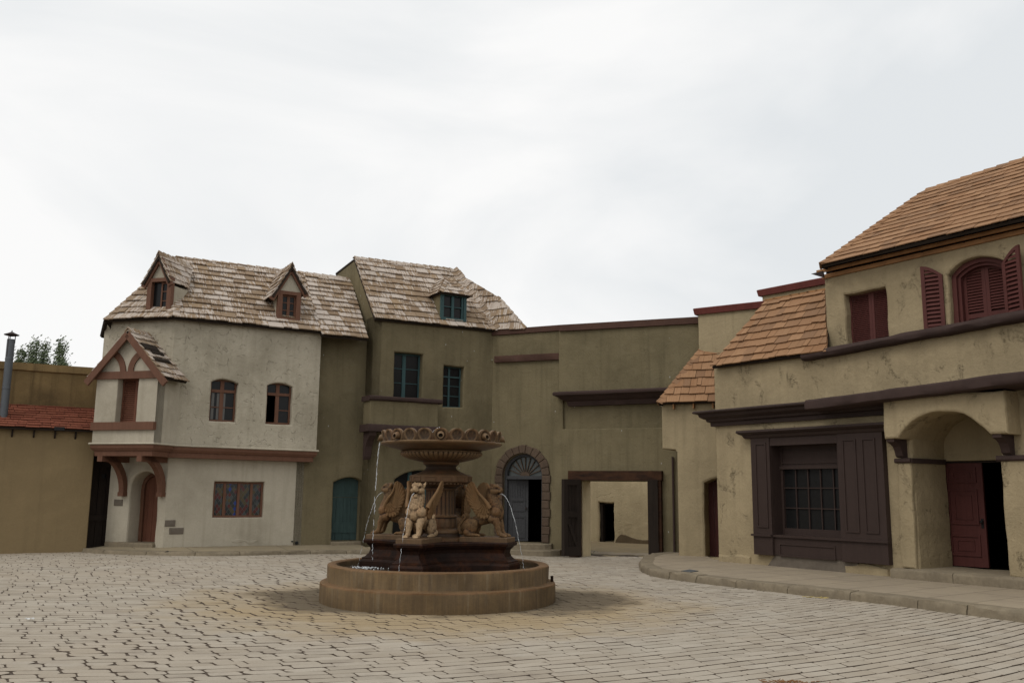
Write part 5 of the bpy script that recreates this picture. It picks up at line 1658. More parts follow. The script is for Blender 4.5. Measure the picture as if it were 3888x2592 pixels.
        for z in (zb_ + 0.3, zt_ - 0.3):
            m4 = MB(); uu = 0.0 if mirror else L
            tube(m4, [WG.pt(uu, z - 0.08, -0.015), WG.pt(uu, z + 0.08, -0.015)], 0.03, 10); m4.build('hinge', MAT['rustmetal'], ob)
    leaf(CG(372, 1300), CG(140, 1330), False, 'gate leaf folded back against the wall')
    leaf(CG(1455, 1290), CG(1330, 1362), True, 'gate leaf seen edge-on beside the right-hand post')
    # brown downpipe in the corner by the shop
    u = WB.uz(CG(1674, 900), 0.06)[0]
    m2 = MB(); tube(m2, [WB.pt(u, -0.2, 0.07), WB.pt(u, WB.uz(CG(1670, -60), 0.06)[1], 0.07)], 0.03, 10); m2.build('downpipe', MAT['plumst'], B)
gate_wall()

# ================================================================== WALL IN THE COURT BEHIND
def court_wall():
    K = Wall(2.97, 34.3, 0.815, -0.579)
    B = thing('yard_building', 'sunlit tan building with a dark doorway seen through the open gateway', 'building', K.pt(0, 0, 0))
    d0, d1, dz0, dz1 = K.rect(CG(628, 573), CG(842, 1116), 0)
    mb = MB()
    slab(mb, K, [(-4, -0.3), (7, -0.3), (7, 4.2), (-4, 4.2)], [rloop(d0, d1, -0.11, dz1)], w=0, th=0.4, depths=[0.25], r=0.02, hr=0.05, jit=0.03, back=False)
    mb.build('wall', MAT['court'], B)
    wbk = MB(); slab(wbk, K, [(-4, -0.3), (7, -0.3), (7, 4.2), (-4, 4.2)], w=-3.5, th=0.3, r=0); 
    for u in (-4, 6.99): wbk.add([K.pt(u, -0.3, 0), K.pt(u, 4.2, 0), K.pt(u, 4.2, -3.5), K.pt(u, -0.3, -3.5)], [(0, 1, 2, 3)])
    wbk.add([K.pt(-4, 4.2, 0), K.pt(7, 4.2, 0), K.pt(7, 4.2, -3.5), K.pt(-4, 4.2, -3.5)], [(0, 1, 2, 3)])
    wbk.build('rear_wall', MAT['court'], B)
    m2 = MB(); wbox(m2, K, d0 - 0.02, d0 + 0.12, -0.1, dz1 + 0.02, -0.30, -0.10); wbox(m2, K, d0 + 0.12, d1 + 0.02, dz1 - 0.07, dz1 + 0.02, -0.30, -0.12); wbox(m2, K, d1 - 0.05, d1 + 0.02, -0.1, dz1 - 0.07, -0.30, -0.16); fr = m2.build('door_frame', MAT['oldwood'], B)
    room(B, K, (d0 - 0.05, d1 + 0.05, -0.1, dz1 + 0.05), -0.26, 2.5)
    # dark damp patch at the foot of the wall
    pts = [CG(850, 1126), CG(1320, 1160), CG(1320, 1080), CG(1240, 1092), CG(1150, 1075), CG(1080, 1062), CG(1010, 1030), CG(940, 1016), CG(895, 1050), CG(862, 1100)]
    q = [K.uz(p, 0.03) for p in pts]; q[0] = (q[0][0], -0.2); q[1] = (q[1][0] + 2.0, -0.2); q[2] = (q[2][0] + 2.0, q[2][1])
    m2 = MB(); slab(m2, K, q, w=0.03, th=0.03, r=0.025, ojit=0.05, step=0.12); m2.build('broken_render', stucco('damp_render', (0.165, 0.122, 0.074), (0.09, 0.065, 0.04), 0.6), B)
court_wall()
# ================================================================== SHOP (right-hand side)
def shop():
    B = thing('shop', 'tan stucco shop with plum shopfront, arched porch, oxblood shutters and cedar-shingle roofs', 'shop', WR.pt(0, ZR, 0))
    uL = WR.uz(C7(362, 800), 0)[0]
    uE = WR.uz((3888, 1700), 0)[0] + 4.0
    UW = -0.30
    # ---- measured heights
    cA = WR.uz(C7(272, 862), 0.40); cB = WR.uz(C7(935, 803), 0.40)
    zc = (cA[1] + cB[1]) / 2
    bA = WR.uz(C7(915, 488), 0.22); bB = WR.uz(C7(2350, 212), 0.22)
    kb = (bB[1] - bA[1]) / (bB[0] - bA[0])
    eA = WR.uz(C7(345, 578), 0.14); eB = WR.uz(C7(912, 506), 0.14)
    # window bay
    p0 = WR.uz(C8(537, 500), 0.14)[0]; p1 = WR.uz(C8(650, 500), 0.10)[0]; p2 = WR.uz(C8(1033, 500), 0.14)[0]; p3 = WR.uz(C8(1297, 500), 0.14)[0]
    ztop = (WR.uz(C8(540, 166), 0.14)[1] + WR.uz(C8(1280, 118), 0.14)[1]) / 2
    zopen = WR.uz(C8(830, 206), 0.10)[1]
    zsill = (WR.uz(C8(590, 714), 0.14)[1] + WR.uz(C8(1170, 752), 0.14)[1]) / 2
    zbl = WR.uz(C8(595, 835), 0.14)[1]; zbr = WR.uz(C8(1290, 893), 0.14)[1]; zba = WR.uz(C8(850, 850), 0.08)[1]
    # porch recess
    n0 = WR.uz(CI(328, 1000), 0)[0]; n1 = WR.uz(CI(1012, 1000), 0)[0]
    PB = 0.50
    bl0 = WR.uz(CI(106, 300), PB)[0]; bl1 = WR.uz(CI(1018, 300), PB)[0]
    a0 = WR.uz(CI(216, 420), PB)[0]; a1 = WR.uz(CI(893, 378), PB)[0]
    bz0 = (WR.uz(CI(150, 425), PB)[1] + WR.uz(CI(960, 380), PB)[1]) / 2
    baz = WR.uz(CI(570, 212), PB)[1]
    zstep = WR.uz(CI(250, 1382), 0.1)[1]
    n0 = (n0 + a0) / 2 + 0.02; a0 = n0; 
    nl = aloop(n0, n1, zstep - 0.1, bz0, baz + 0.05, 14)
    mb = MB()
    top = [(uL, eA[1] - 0.02), (eB[0], eB[1] - 0.02), (bA[0], bA[1] - 0.05), (uE, bA[1] + kb * (uE - bA[0]) - 0.05)]
    slab(mb, WR, [(uL, -0.1), (uE, -0.1)] + top[::-1], [rloop(p1 - 0.02, p2 + 0.05, zsill - 0.05, zopen + 0.05), nl], w=0, th=0.5, depths=[0.32, 1.20], r=0.02, hr=0.05, jit=0.02, back=False)
    # left return of the facade
    mb.add([WR.pt(uL, -0.1, -0.01), WR.pt(uL, eA[1], -0.01), WR.pt(uL, eA[1], -2.5), WR.pt(uL, -0.1, -2.5)], [(0, 1, 2, 3)])
    mb.build('wall', MAT['tan'], B)
    # pilaster strip left of the door
    m2 = MB(); ps = WR.uz(CI(222, 1000), 0.07)[0]; m9 = MB()
    slab(m2, WR, [(ps, zstep), (n0 + 0.0, zstep), (n0 + 0.0, bz0 - 0.45), (ps + 0.02, bz0 - 0.45)], w=0.085, th=0.2, r=0.035, ojit=0.03, step=0.12)
    pr = WR.uz(CI(1012, 1000), 0.08)[0]
    slab(m9, WR, [(pr, zstep), (pr + 0.62, zstep), (pr + 0.6, bz0 - 0.45), (pr - 0.02, bz0 - 0.45)], w=0.085, th=0.2, r=0.035, ojit=0.03, step=0.12)
    m2.build('pilaster', MAT['tan'], B); m9.build('pilaster', MAT['tan'], B)
    # ---- porch block with the arch
    N = 14
    arc = aloop(a0, a1, 0, bz0, baz, N)[2:]
    out = [(bl0, bz0), (a0, bz0)] + arc[::-1][1:-1] + [(a1, bz0), (bl1, bz0), (bl1, bz0 + 2.2), (bl0, bz0 + 2.2)]
    zsl = WR.uz(CI(560, 90), 0.6)[1]
    out = [(u, min(z, zsl)) for u, z in out]
    m2 = MB(); slab(m2, WR, out, w=PB, th=PB + 0.05, r=0.045, ojit=0.028, step=0.11)
    pb = m2.build('porch_arch', MAT['tan'], B)
    for (u0_, u1_) in ((WR.uz(CI(212, 560), 0.1)[0], WR.uz(CI(272, 565), 0.05)[0]), (WR.uz(CI(1000, 545), 0.1)[0], WR.uz(CI(1078, 545), 0.05)[0])):
        zb = WR.uz(CI(240, 566), 0.06)[1]
        m2 = MB(); H = bz0 - zb
        prof = [(0.0, bz0 + 0.02), (0.46, bz0 + 0.02), (0.45, bz0 - 0.06), (0.36, bz0 - H * 0.22), (0.25, bz0 - H * 0.40), (0.20, bz0 - H * 0.62), (0.17, bz0 - H * 0.88), (0.11, zb + 0.01), (0.0, zb + 0.01)]
        m2.prism([WR.pt(u0_, z, w) for w, z in prof], WR.d * max(0.16, u1_ - u0_)); m2.build('corbel', MAT['plumst'], pb)
    zl = WR.uz(CI(240, 566), 0.10)[1]
    for (ua, ub, rev) in ((WR.uz(CI(186, 575), 0.13)[0], n0 + 0.02, False), (n1 - 0.02, n1 + 0.72, True)):
        m2 = MB()
        A = [WR.pt(ua, 0, 0), WR.pt(ub, 0, 0)]
        if not rev: path = [A[0], A[1], WR.pt(ub, 0, -0.85)]
        else: path = [WR.pt(ua, 0, -0.85), A[0], A[1]]
        prof = [(-0.05, 0), (0.12, 0), (0.14, -0.02), (0.14, -0.07), (0.11, -0.10), (-0.05, -0.10)]
        if not rev:
            sweep(m2, [(p.x, p.y, zl) for p in path[:2]], prof, jit=0.006, step=0.2)
            sweep(m2, [(p.x, p.y, zl - 0.001) for p in ((WR.pt(ub - 0.04, 0, 0.09)), WR.pt(ub - 0.04, 0, -1.15))], [(-0.05 - 0.0, 0), (-0.09, 0)][:0] + [(-0.06, 0), (0.06, 0), (0.06, -0.095), (-0.06, -0.095)])
        else:
            sweep(m2, [(p.x, p.y, zl) for p in path[1:]], prof, jit=0.006, step=0.2)
        m2.build('impost', MAT['plumst'], pb, smooth=True)
    # ---- ledge over the porch
    lA = WR.uz(C7(942, 800), 0.72); lB = WR.uz(C7(2350, 612), 0.72); kl = (lB[1] - lA[1]) / (lB[0] - lA[0])
    m2 = MB(); Pa = WR.pt(lA[0], 0, 0); Pb = WR.pt(uE, 0, 0)
    sweep(m2, [(Pa.x, Pa.y, lA[1]), (Pb.x, Pb.y, lA[1] + kl * (uE - lA[0]))], [(-0.05, 0.04), (0.69, 0.02), (0.735, -0.012), (0.745, -0.10), (0.735, -0.175), (0.70, -0.20), (-0.05, -0.21)], jit=0.016, step=0.22)
    m2.build('porch_ledge', MAT['plumst'], B, smooth=True)
    # ---- cornice at the left
    m2 = MB()
    prof = [(-0.05, 0.0), (0.38, 0.0), (0.40, -0.03), (0.39, -0.06), (0.30, -0.09), (0.28, -0.15), (0.20, -0.20), (0.17, -0.205), (0.15, -0.27), (0.09, -0.29), (0.08, -0.38), (-0.05, -0.38)]
    q = [WR.pt(uL, 0, -0.8), WR.pt(uL, 0, 0.0), WR.pt(bl0 + 0.1, 0, 0.0)]
    sweep(m2, [(p.x, p.y, zc) for p in q], prof, jit=0.006, step=0.5)
    m2.build('cornice', MAT['plum'], B)
    # ---- upper band
    m2 = MB(); Pa = WR.pt(bA[0] - 0.02, 0, 0); Pb = WR.pt(uE, 0, 0)
    sweep(m2, [(Pa.x, Pa.y, bA[1]), (Pb.x, Pb.y, bA[1] + kb * (uE - bA[0]))], [(-0.5, 0.02), (0.15, 0.01), (0.20, -0.02), (0.225, -0.08), (0.20, -0.15), (0.14, -0.18), (-0.05, -0.18)], jit=0.020, step=0.2)
    m2.build('string_course', MAT['plumst'], B, smooth=True)
    # ---- plum shopfront
    m2 = MB()
    slab(m2, WR, rloop(p0, p1, zbl, ztop), w=0.15, th=0.2, r=0.008)
    slab(m2, WR, rloop(p2, p3, zbr, ztop), w=0.15, th=0.2, r=0.008)
    slab(m2, WR, rloop(p1, p2, zopen, ztop), w=0.125, th=0.16, r=0.004)
    slab(m2, WR, rloop(p1, p2, zba, zsill - 0.02), w=0.08, th=0.14, r=0.004)
    for u in (p1, p2):
        wbox(m2, WR, u - (0.0 if u == p1 else 0.004), u + (0.004 if u == p1 else 0.0), zsill, zopen, -0.30, 0.10)
    pm = m2.build('shopfront', MAT['plum'], B)
    m2 = MB(); Pa = WR.pt(p0, 0, 0); Pb = WR.pt(p3, 0, 0)
    sweep(m2, [(WR.pt(p0, 0, -0.02).x, WR.pt(p0, 0, -0.02).y, ztop), (Pa.x, Pa.y, ztop), (Pb.x, Pb.y, ztop), (WR.pt(p3, 0, -0.02).x, WR.pt(p3, 0, -0.02).y, ztop)], [(-0.02, 0.16), (0.30, 0.15), (0.31, 0.10), (0.26, 0.06), (0.21, 0.04), (0.18, -0.02), (0.152, -0.04), (-0.02, -0.04)])
    m2.build('crown_moulding', MAT['plum'], pm)
    m2 = MB()
    u = [WR.uz(C8(x, 450), 0.17)[0] for x in (556, 620, 1058, 1137, 1170, 1248)]
    zt = WR.uz(C8(1095, 172), 0.17)[1]; zb = WR.uz(C8(1100, 708), 0.17)[1]
    ztl = WR.uz(C8(585, 198), 0.17)[1]
    zt = (zt + ztl) / 2
    raised_frame(m2, WR, u[0], u[1], zb + 0.02, zt, 0.15); raised_frame(m2, WR, u[2], u[3], zb, zt, 0.15); raised_frame(m2, WR, u[4], u[5], zb, zt, 0.15)
    ap0, ap1, apz0, apz1 = WR.rect(C8(688, 775), C8(1010, 812), 0.10)
    raised_frame(m2, WR, ap0, ap1, apz1 - 0.26, apz1 + 0.03, 0.08)
    m2.build('panel_moulding', MAT['plum'], pm)
    m2 = MB()
    wbox(m2, WR, p0 - 0.03, p1 + 0.0, zsill - 0.045, zsill, 0.10, 0.20); wbox(m2, WR, p1, p2, zsill - 0.05, zsill + 0.0, -0.25, 0.13); wbox(m2, WR, p2 - 0.0, p3 + 0.03, zsill - 0.045, zsill, 0.10, 0.20)
    m2.build('sill', MAT['plum'], pm)
    # glazing
    w = -0.24
    g0 = WR.uz(C8(705, 500), w)[0]; gz1 = WR.uz(C8(850, 340), w)[1]; gz0 = WR.uz(C8(850, 693), w)[1]
    v1 = WR.uz(C8(855, 500), w)[0]; v0 = WR.uz(C8(785, 500), w)[0]; dv = v1 - v0
    m2 = MB()
    g1 = p2 + 0.30
    wbox(m2, WR, p1 - 0.05, g0 + 0.06, gz0 - 0.15, zopen + 0.1, w - 0.06, w + 0.01)
    wbox(m2, WR, g0 + 0.06, g1, gz1, zopen + 0.1, w - 0.06, w + 0.0)
    wbox(m2, WR, g0 + 0.06, g1, gz0 - 0.15, gz0 + 0.02, w - 0.06, w + 0.02)
    wbox(m2, WR, g1 - 0.02, g1 + 0.05, gz0, gz1, w - 0.06, w)
    raised_frame(m2, WR, g0 + 0.02, g1 - 0.1, gz1 + 0.10, zopen - 0.10, w, 0.03, 0.02)
    wbox(m2, WR, g0 + 0.0, g1, gz1 - 0.02, gz1 + 0.05, w, w + 0.05)
    win = m2.build('window', MAT['plum'], B)
    m2 = MB(); k = 0
    uu = v0
    while uu < g1 - 0.02:
        wbox(m2, WR, uu - 0.012, uu + 0.012, gz0, gz1, w - 0.05, w - 0.015); uu += dv
    for f in (0.345, 0.675):
        z = gz0 + (gz1 - gz0) * f; wbox(m2, WR, g0 + 0.05, g1, z - 0.011, z + 0.011, w - 0.045, w - 0.018)
    m2.build('glazing_bar', MAT['plum'], win)
    m2 = MB(); wbox(m2, WR, g0, g1 + 0.02, gz0 - 0.02, gz1 + 0.02, w - 0.08, w - 0.055); m2.build('pane', MAT['glass'], win)
    # stone plinth under the shopfront
    m2 = MB(); slab(m2, WR, [(p0 + 0.2, 0.05), (p2 + 0.35, 0.05), (p2 + 0.3, zba + 0.05), (p1, zba + 0.05)], w=0.05, th=0.1, r=0.03, ojit=0.05, step=0.16); m2.build('plinth', MAT['greystone'], B)
    m2 = MB()
    for (a, b) in ((C8(338, 850), C8(520, 880)), (C8(1060, 893), C8(1312, 938))):
        ua_, za_ = WR.uz(a, 0.06); ub_, zb_ = WR.uz(b, 0.06)
        m2 = MB(); slab(m2, WR, [(ua_, 0.05), (ub_, 0.05), (ub_, ZR + 0.13), ((ua_ + ub_) / 2, ZR + 0.19), (ua_, ZR + 0.14)], w=0.055, th=0.12, r=0.045, ojit=0.07, step=0.09); m2.build('broken_render', MAT['tan'], B)
    # ---- recess: back wall and door
    DW = -1.18
    dd0 = WR.uz(CI(512, 1000), DW)[0]; dzt = WR.uz(CI(740, 584), DW)[1]
    dl0 = WR.uz(CI(548, 1000), DW)[0]; dl1 = WR.uz(CI(838, 1000), DW)[0]
    dd1 = dl1 + (dl1 - dl0) * 0.95
    m2 = MB(); slab(m2, WR, [(n0 - 0.5, zstep - 0.1), (dd0, zstep - 0.1), (dd0, dzt), (dd1, dzt), (dd1, zstep - 0.1), (n1 + 0.6, zstep - 0.1), (n1 + 0.6, baz + 0.4), (n0 - 0.5, baz + 0.4)], w=DW, th=0.25, r=0.02, ojit=0.012)
    m2.build('porch_wall', MAT['tansm'], B)
    room(B, WR, (dd0 - 0.02, dd1 + 0.02, zstep - 0.05, dzt + 0.05), DW - 0.2, 2.5)
    m2 = MB(); wbox(m2, WR, dd0 - 0.01, dl0 - 0.0, zstep, dzt, DW - 0.22, DW - 0.06); wbox(m2, WR, dl0, dd1, dzt - 0.04, dzt + 0.01, DW - 0.22, DW - 0.08)
    fr = m2.build('door_frame', MAT['oldwood'], B)
    m2 = MB(); w = DW - 0.09
    HL = WR.pt(dl0, 0, w); WD = Wall(HL.x, HL.y, *(Matrix.Rotation(R(3), 3, 'Z') @ WR.d).to_2d())
    Lw = dl1 - dl0; zb_ = zstep + 0.02; zt_ = dzt - 0.03; H = zt_ - zb_
    wbox(m2, WD, 0, Lw, zb_, zt_, -0.06, 0)
    for a, b in ((0.10, 0.30), (0.40, 0.74), (0.80, 0.95)):
        raised_frame(m2, WD, 0.10, Lw - 0.12, zb_ + H * a, zb_ + H * b, 0, 0.035, 0.025)
        raised_frame(m2, WD, 0.22, Lw - 0.24, zb_ + H * a + 0.10, zb_ + H * b - 0.10, 0, 0.02, 0.016)
    dr = m2.build('door', MAT['door_red'], B, label='dark red panelled door leaf beside the open half')
    m2 = MB(); p = WD.pt(Lw - 0.06, zb_ + H * 0.43, 0.0)
    lathe(m2, p + WD.n * 0.05, [(0, -0.035), (0.028, -0.02), (0.034, 0), (0.028, 0.02), (0, 0.035)], 10); wbox(m2, WD, Lw - 0.085, Lw - 0.035, zb_ + H * 0.37, zb_ + H * 0.46, 0, 0.012)
    m2.build('handle', MAT['black'], dr)
    # ---- doorstep of two long stones
    s0 = WR.uz(CI(157, 1400), 0.32)[0]; sj = WR.uz(CI(620, 1450), 0.32)[0]
    for (a, b) in ((s0, sj - 0.006), (sj + 0.006, uE)):
        m2 = MB(); Pa = WR.pt(a, 0, 0); Pb = WR.pt(b, 0, 0)
        sweep(m2, [(Pa.x, Pa.y, zstep), (Pb.x, Pb.y, zstep)], [(-1.3, 0.0), (0.27, 0.0), (0.31, -0.02), (0.32, -0.05), (0.31, -0.2), (-1.3, -0.2)], jit=0.014, step=0.2)
        m2.build('doorstep', MAT['kerb'], B, smooth=True)
    # ---- upper storey
    uUL = WR.uz(C7(1080, 300), UW)[0]
    sA = WR.uz(CE(262, 990), UW); sB = WR.uz(CE(1738, 655), UW); ks = (sB[1] - sA[1]) / (sB[0] - sA[0])
    zU = lambda u: sA[1] + ks * (u - sA[0])
    w0, w1 = WR.uz(CE(412, 1280), UW)[0], WR.uz(CE(716, 1240), UW)[0]
    wz1 = (WR.uz(CE(400, 1122), UW)[1] + WR.uz(CE(700, 1052), UW)[1]) / 2; wz0 = bA[1] + kb * (w0 - bA[0]) - 0.1
    q0, q1 = WR.uz(CH(408, 900), UW)[0], WR.uz(CH(1300, 750), UW)[0]
    qsp = WR.uz(CH(360, 570), UW)[1]; qap = WR.uz(CH(860, 280), UW)[1]; qz0 = bA[1] + kb * (q0 - bA[0]) - 0.1
    m2 = MB()
    slab(m2, WR, [(uUL, bA[1] - 0.4), (uE, bA[1] - 0.1), (uE, zU(uE)), (uUL, zU(uUL))], [rloop(w0, w1, wz0, wz1), aloop(q0, q1, qz0, qsp, qap, 12)], w=UW, th=0.5, depths=[0.20, 0.16], r=0.03, hr=0.05, jit=0.03, back=False)
    m2.add([WR.pt(uUL, bA[1] - 0.4, UW - 0.03), WR.pt(uUL, zU(uUL), UW - 0.03), WR.pt(uUL, zU(uUL), UW - 4), WR.pt(uUL, bA[1] - 0.4, UW - 4)], [(0, 1, 2, 3)])
    m2.build('upper_wall', MAT['tan'], B)
    um = w0 + (w1 - w0) * 0.52
    for (a, b) in ((w0 - 0.03, um), (um + 0.004, w1 + 0.05)):
        m2 = MB(); louvres(m2, WR, a, b, wz0, wz1 + 0.03, UW - 0.205, 0.042, 0.06); m2.build('shutter', MAT['shut'], B, label='closed oxblood louvred shutter in the square opening')
    # arched window: moulded surround and louvred pair
    al = aloop(q0, q1, qz0, qsp, qap, 12); m2 = MB()
    for (o_out, o_in, wf, wb_) in ((0.02, -0.09, -0.14, -0.40), (-0.085, -0.15, -0.20, -0.40)):
        big = offset_loop(al, o_out); inn = offset_loop(al, o_in); n = len(al)
        for i in range(1, n):
            j = (i + 1) % n
            m2.box8([WR.pt(*big[i], UW + wb_), WR.pt(*big[j], UW + wb_), WR.pt(*inn[j], UW + wb_), WR.pt(*inn[i], UW + wb_), WR.pt(*big[i], UW + wf), WR.pt(*big[j], UW + wf), WR.pt(*inn[j], UW + wf), WR.pt(*inn[i], UW + wf)])
    m2.build('window_frame', MAT['shut'], B, label='moulded oxblood surround of the arched window')
    c = (q0 + q1) / 2; hh = (q1 - q0) / 2 - 0.15; h_ = qap - 0.15 - (qsp - 0.02); rad = (hh * hh + h_ * h_) / (2 * h_)
    arch = lambda u: qap - 0.13 - rad + math.sqrt(max(0.0, rad * rad - (u - c) ** 2))
    for (a, b) in ((q0 + 0.14, c - 0.002), (c + 0.002, q1 - 0.14)):
        m2 = MB(); louvres(m2, WR, a, b, qz0, qap, UW - 0.30, 0.058, 0.07, rails=(0.24,), arch=arch); m2.build('shutter', MAT['shut'], B, label='closed louvred leaf inside the arched window')
    # the two outer leaves folded back
    zfoot = bA[1] + kb * (q0 - bA[0]) + 0.0
    for s in (0, 1):
        if s == 0:
            H = WR.pt(q0 - 0.09, 0, UW + 0.05); d = (-WR.d * math.cos(R(14)) + WR.n * math.sin(R(14)))
        else:
            H = WR.pt(q1 - 0.08, 0, UW + 0.06); d = (WR.d * math.cos(R(20)) + WR.n * math.sin(R(20)))
        Lw = (q1 - q0) / 2 * (0.70 if s == 0 else 0.72)
        if s == 0:
            o = H + d * Lw; WS = Wall(o.x, o.y, -d.x, -d.y)
            top = lambda u: qsp + 0.03 + 0.22 * math.sin(min(1, max(0, 1 - u / Lw)) * math.pi / 2) ** 1.0
        else:
            WS = Wall(H.x, H.y, d.x, d.y)
            top = lambda u: qsp + 0.0 + 0.27 * math.sin(min(1, max(0, u / Lw)) * math.pi / 2)
        m2 = MB(); louvres(m2, WS, 0, Lw, zfoot + (0.05 if s else 0.0), qap, 0.0, 0.085, 0.075, arch=top, d=0.045); m2.build('shutter', MAT['shut'], B, label='open arched-top shutter leaf folded back to the %s of the arched window' % ('right' if s else 'left'))
    # ---- open eaves with battens
    zr0 = WR.uz(CE(262, 925), -0.05)[1]
    eL = WR.at(CE(236, 893), 0.12); eR = WR.at(CE(1740, 538), 0.12)
    ke = (eR.z - eL.z) / (WR.loc(eR)[0] - WR.loc(eL)[0]); ue0 = WR.loc(eL)[0]
    zE = lambda u: eL.z + ke * (u - ue0)
    def rail(dz, w_, hh_, mat, nm):
        m3 = MB(); A = WR.pt(uUL - 0.05, zE(uUL) + dz, w_); Bq = WR.pt(uE, zE(uE) + dz, w_); e = (Bq - A).normalized()
        m3.bar(A, Bq, WR.n, e.cross(WR.n).normalized(), 0.03, hh_); return m3.build(nm, MAT[mat], B)
    rail(-0.07, -0.12, 0.035, 'rawwood', 'eave_batten')
    m3 = MB(); Pa = WR.pt(uUL - 0.02, 0, 0); Pb = WR.pt(uE, 0, 0)
    sweep(m3, [(Pa.x, Pa.y, zU(uUL)), (Pb.x, Pb.y, zU(uE))], [(UW - 0.1, 0.07), (UW + 0.05, 0.07), (UW + 0.05, -0.02), (UW - 0.1, -0.02)], jit=0.006, step=0.6); m3.build('eave_batten', MAT['rawwood'], B)
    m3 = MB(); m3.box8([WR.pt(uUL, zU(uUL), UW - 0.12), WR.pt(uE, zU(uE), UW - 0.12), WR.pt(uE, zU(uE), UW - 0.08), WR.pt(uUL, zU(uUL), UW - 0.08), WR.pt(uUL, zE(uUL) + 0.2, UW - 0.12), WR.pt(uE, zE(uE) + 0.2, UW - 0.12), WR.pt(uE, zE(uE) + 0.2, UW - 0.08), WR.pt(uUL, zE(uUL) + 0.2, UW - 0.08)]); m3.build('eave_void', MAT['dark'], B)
    u = uUL + 0.25; rr = random.Random(3)
    while u < uE:
        m3 = MB(); wbox(m3, WR, u - 0.02, u + 0.02, zU(u) + 0.06, zE(u) - 0.05, UW - 0.07, UW + 0.02 + rr.random() * 0.05); m3.build('rafter_end', MAT['oldwood'], B); u += rr.uniform(0.28, 0.62)
    # ---- main roof
    pl_n = None
    WRG = -2.9
    rL = WR.at(CE(1015, 345), WRG); rR = WR.at(CE(1740, 112), WRG)
    pl = plane3(eL, eR, rL)
    d3 = (eR - eL).normalized(); rR = on(pl, CE(1740, 112)); dr3 = (rR - rL).normalized()
    eE = eL + d3 * ((uE - ue0)); rE = rL + dr3 * ((uE - WR.loc(rL)[0]))
    m3 = MB(); shingles(m3, [eL, eE, rE, rL], 0.265, 0.19, 0.48, 0.020, 23, sag=0.020)
    m3.build('roof', [MAT['roofred'], MAT['deck']], B, label='high cedar-shingle roof over the shuttered storey')
    m3 = MB()
    bk = WR.pt(uUL - 0.02, eL.z - 0.1, -5.5); bk2 = WR.pt(uE, eE.z - 0.1, -5.5)
    m3.prism([eL, rL, bk], Vector((0, 0, -0.08))); m3.prism([rL, rE, bk2, bk], Vector((0, 0, -0.08)))
    m3.build('rear_roof', MAT['deck'], B)
    m3 = MB(); caps(m3, eL, rL, eR, bk, 0.14, 0.25, seed=41); caps(m3, rL, rE, (eL + eE) / 2, bk2, 0.14, 0.28, seed=42); m3.build('ridge_cap', [MAT['roofred'], MAT['deck']], B)
    # bent flashing at the eave corner
    A = WR.at(CE(165, 962), 0.05); Bq = WR.at(CE(250, 940), 0.05); Cq = WR.at(CE(258, 990), 0.02)
    m3 = MB(); m3.prism([A, Bq, Cq], WR.n * 0.05 + Vector((0, 0, 0.0))); m3.build('eave_flashing', MAT['rustmetal'], B)
    # ---- mansard slope at the left of the upper storey
    mL = WR.at(C7(342, 580), 0.16); mR = WR.at(C7(1092, 482), 0.16)
    tR = WR.at(C7(1076, 96), -1.15)
    pm_ = plane3(mL, mR, tR); tL = on(pm_, C7(692, 166))
    m3 = MB(); shingles(m3, [mL, mR, tR, tL], 0.255, 0.16, 0.42, 0.032, 29)
    m3.build('roof', [MAT['roofred'], MAT['deck']], B, label='steep cedar-shingle slope left of the shuttered storey')
    m3 = MB(); A = tL + Vector((0, 0, 0.05)); Bq = tR + Vector((0, 0, 0.05)); e = (Bq - A).normalized()
    for i in range(7):
        p = A.lerp(Bq, i / 7); q = A.lerp(Bq, (i + 1.25) / 7)
        m3.bar(p + Vector((0, 0, 0.01 * (i % 2))), q, WR.n, Vector((0, 0, 1)), 0.05, 0.022)
    m3.build('ridge_board', MAT['rawwood'], B)
    # ---- canted end with its own little roof
    jl = WT.uz(C7(22, 960), 0)[0]; ll = WT.uz(C7(120, 1150), 0)[0]; zj = WT.uz(C7(22, 1106), 0)[1]; zj2 = WT.uz(C7(118, 1106), 0)[1]
    uTR = WT.uz((2790, 1800), 0)[0]
    ceL = WT.uz(C7(2, 815), 0.2); ceR = WT.uz(C7(362, 800), 0.2); zce = (ceL[1] + ceR[1]) / 2
    k0 = WT.uz(C8(264, 600), 0)[0]; kz = WT.uz(C8(305, 398), 0)[1]
    m3 = MB(); slab(m3, WT, [(ll, -0.1), (uTR, -0.1), (uTR, zce), (jl, zce), (jl, zj), (ll - 0.05, zj2 - 0.03), (ll, zj2 - 0.1)], [aloop(k0, k0 + 0.85, 0.12, kz - 0.12, kz, 8)], w=0, th=1.1, depths=[0.55], r=0.03, hr=0.06, jit=0.02)
    ce = m3.build('canted_end', MAT['tansm'], B)
    m3 = MB()
    for i in range(5):
        a = k0 - 0.05 + 0.95 * i / 5; wbox(m3, WT, a + 0.004, a + 0.186, 0.1, kz + 0.05, -0.62, -0.555)
    m3.build('side_door', MAT['door_red'], ce)
    A_ = WT.pt(ceL[0], zce, 0.2); B_ = WT.pt(uTR, zce, 0.2)
    T1 = WT.at(C7(286, 458), -0.8); T2 = WT.at(C7(470, 440), -0.8); T2 = Vector((T2.x, T2.y, T1.z))
    T3 = T1 + WT.d * 2.2
    m3 = MB(); shingles(m3, [A_, B_, T3, T1], 0.27, 0.18, 0.44, 0.032, 33)
    bkp = WT.pt(WT.loc(T1)[0] - 0.2, zce - 0.1, -2.3)
    m3.prism([A_, T1, bkp], Vector((0, 0, -0.06)), 1)
    caps(m3, A_, T1, B_, bkp, 0.13, 0.19, seed=52)
    m3.build('roof', [MAT['roofred'], MAT['deck']], ce)
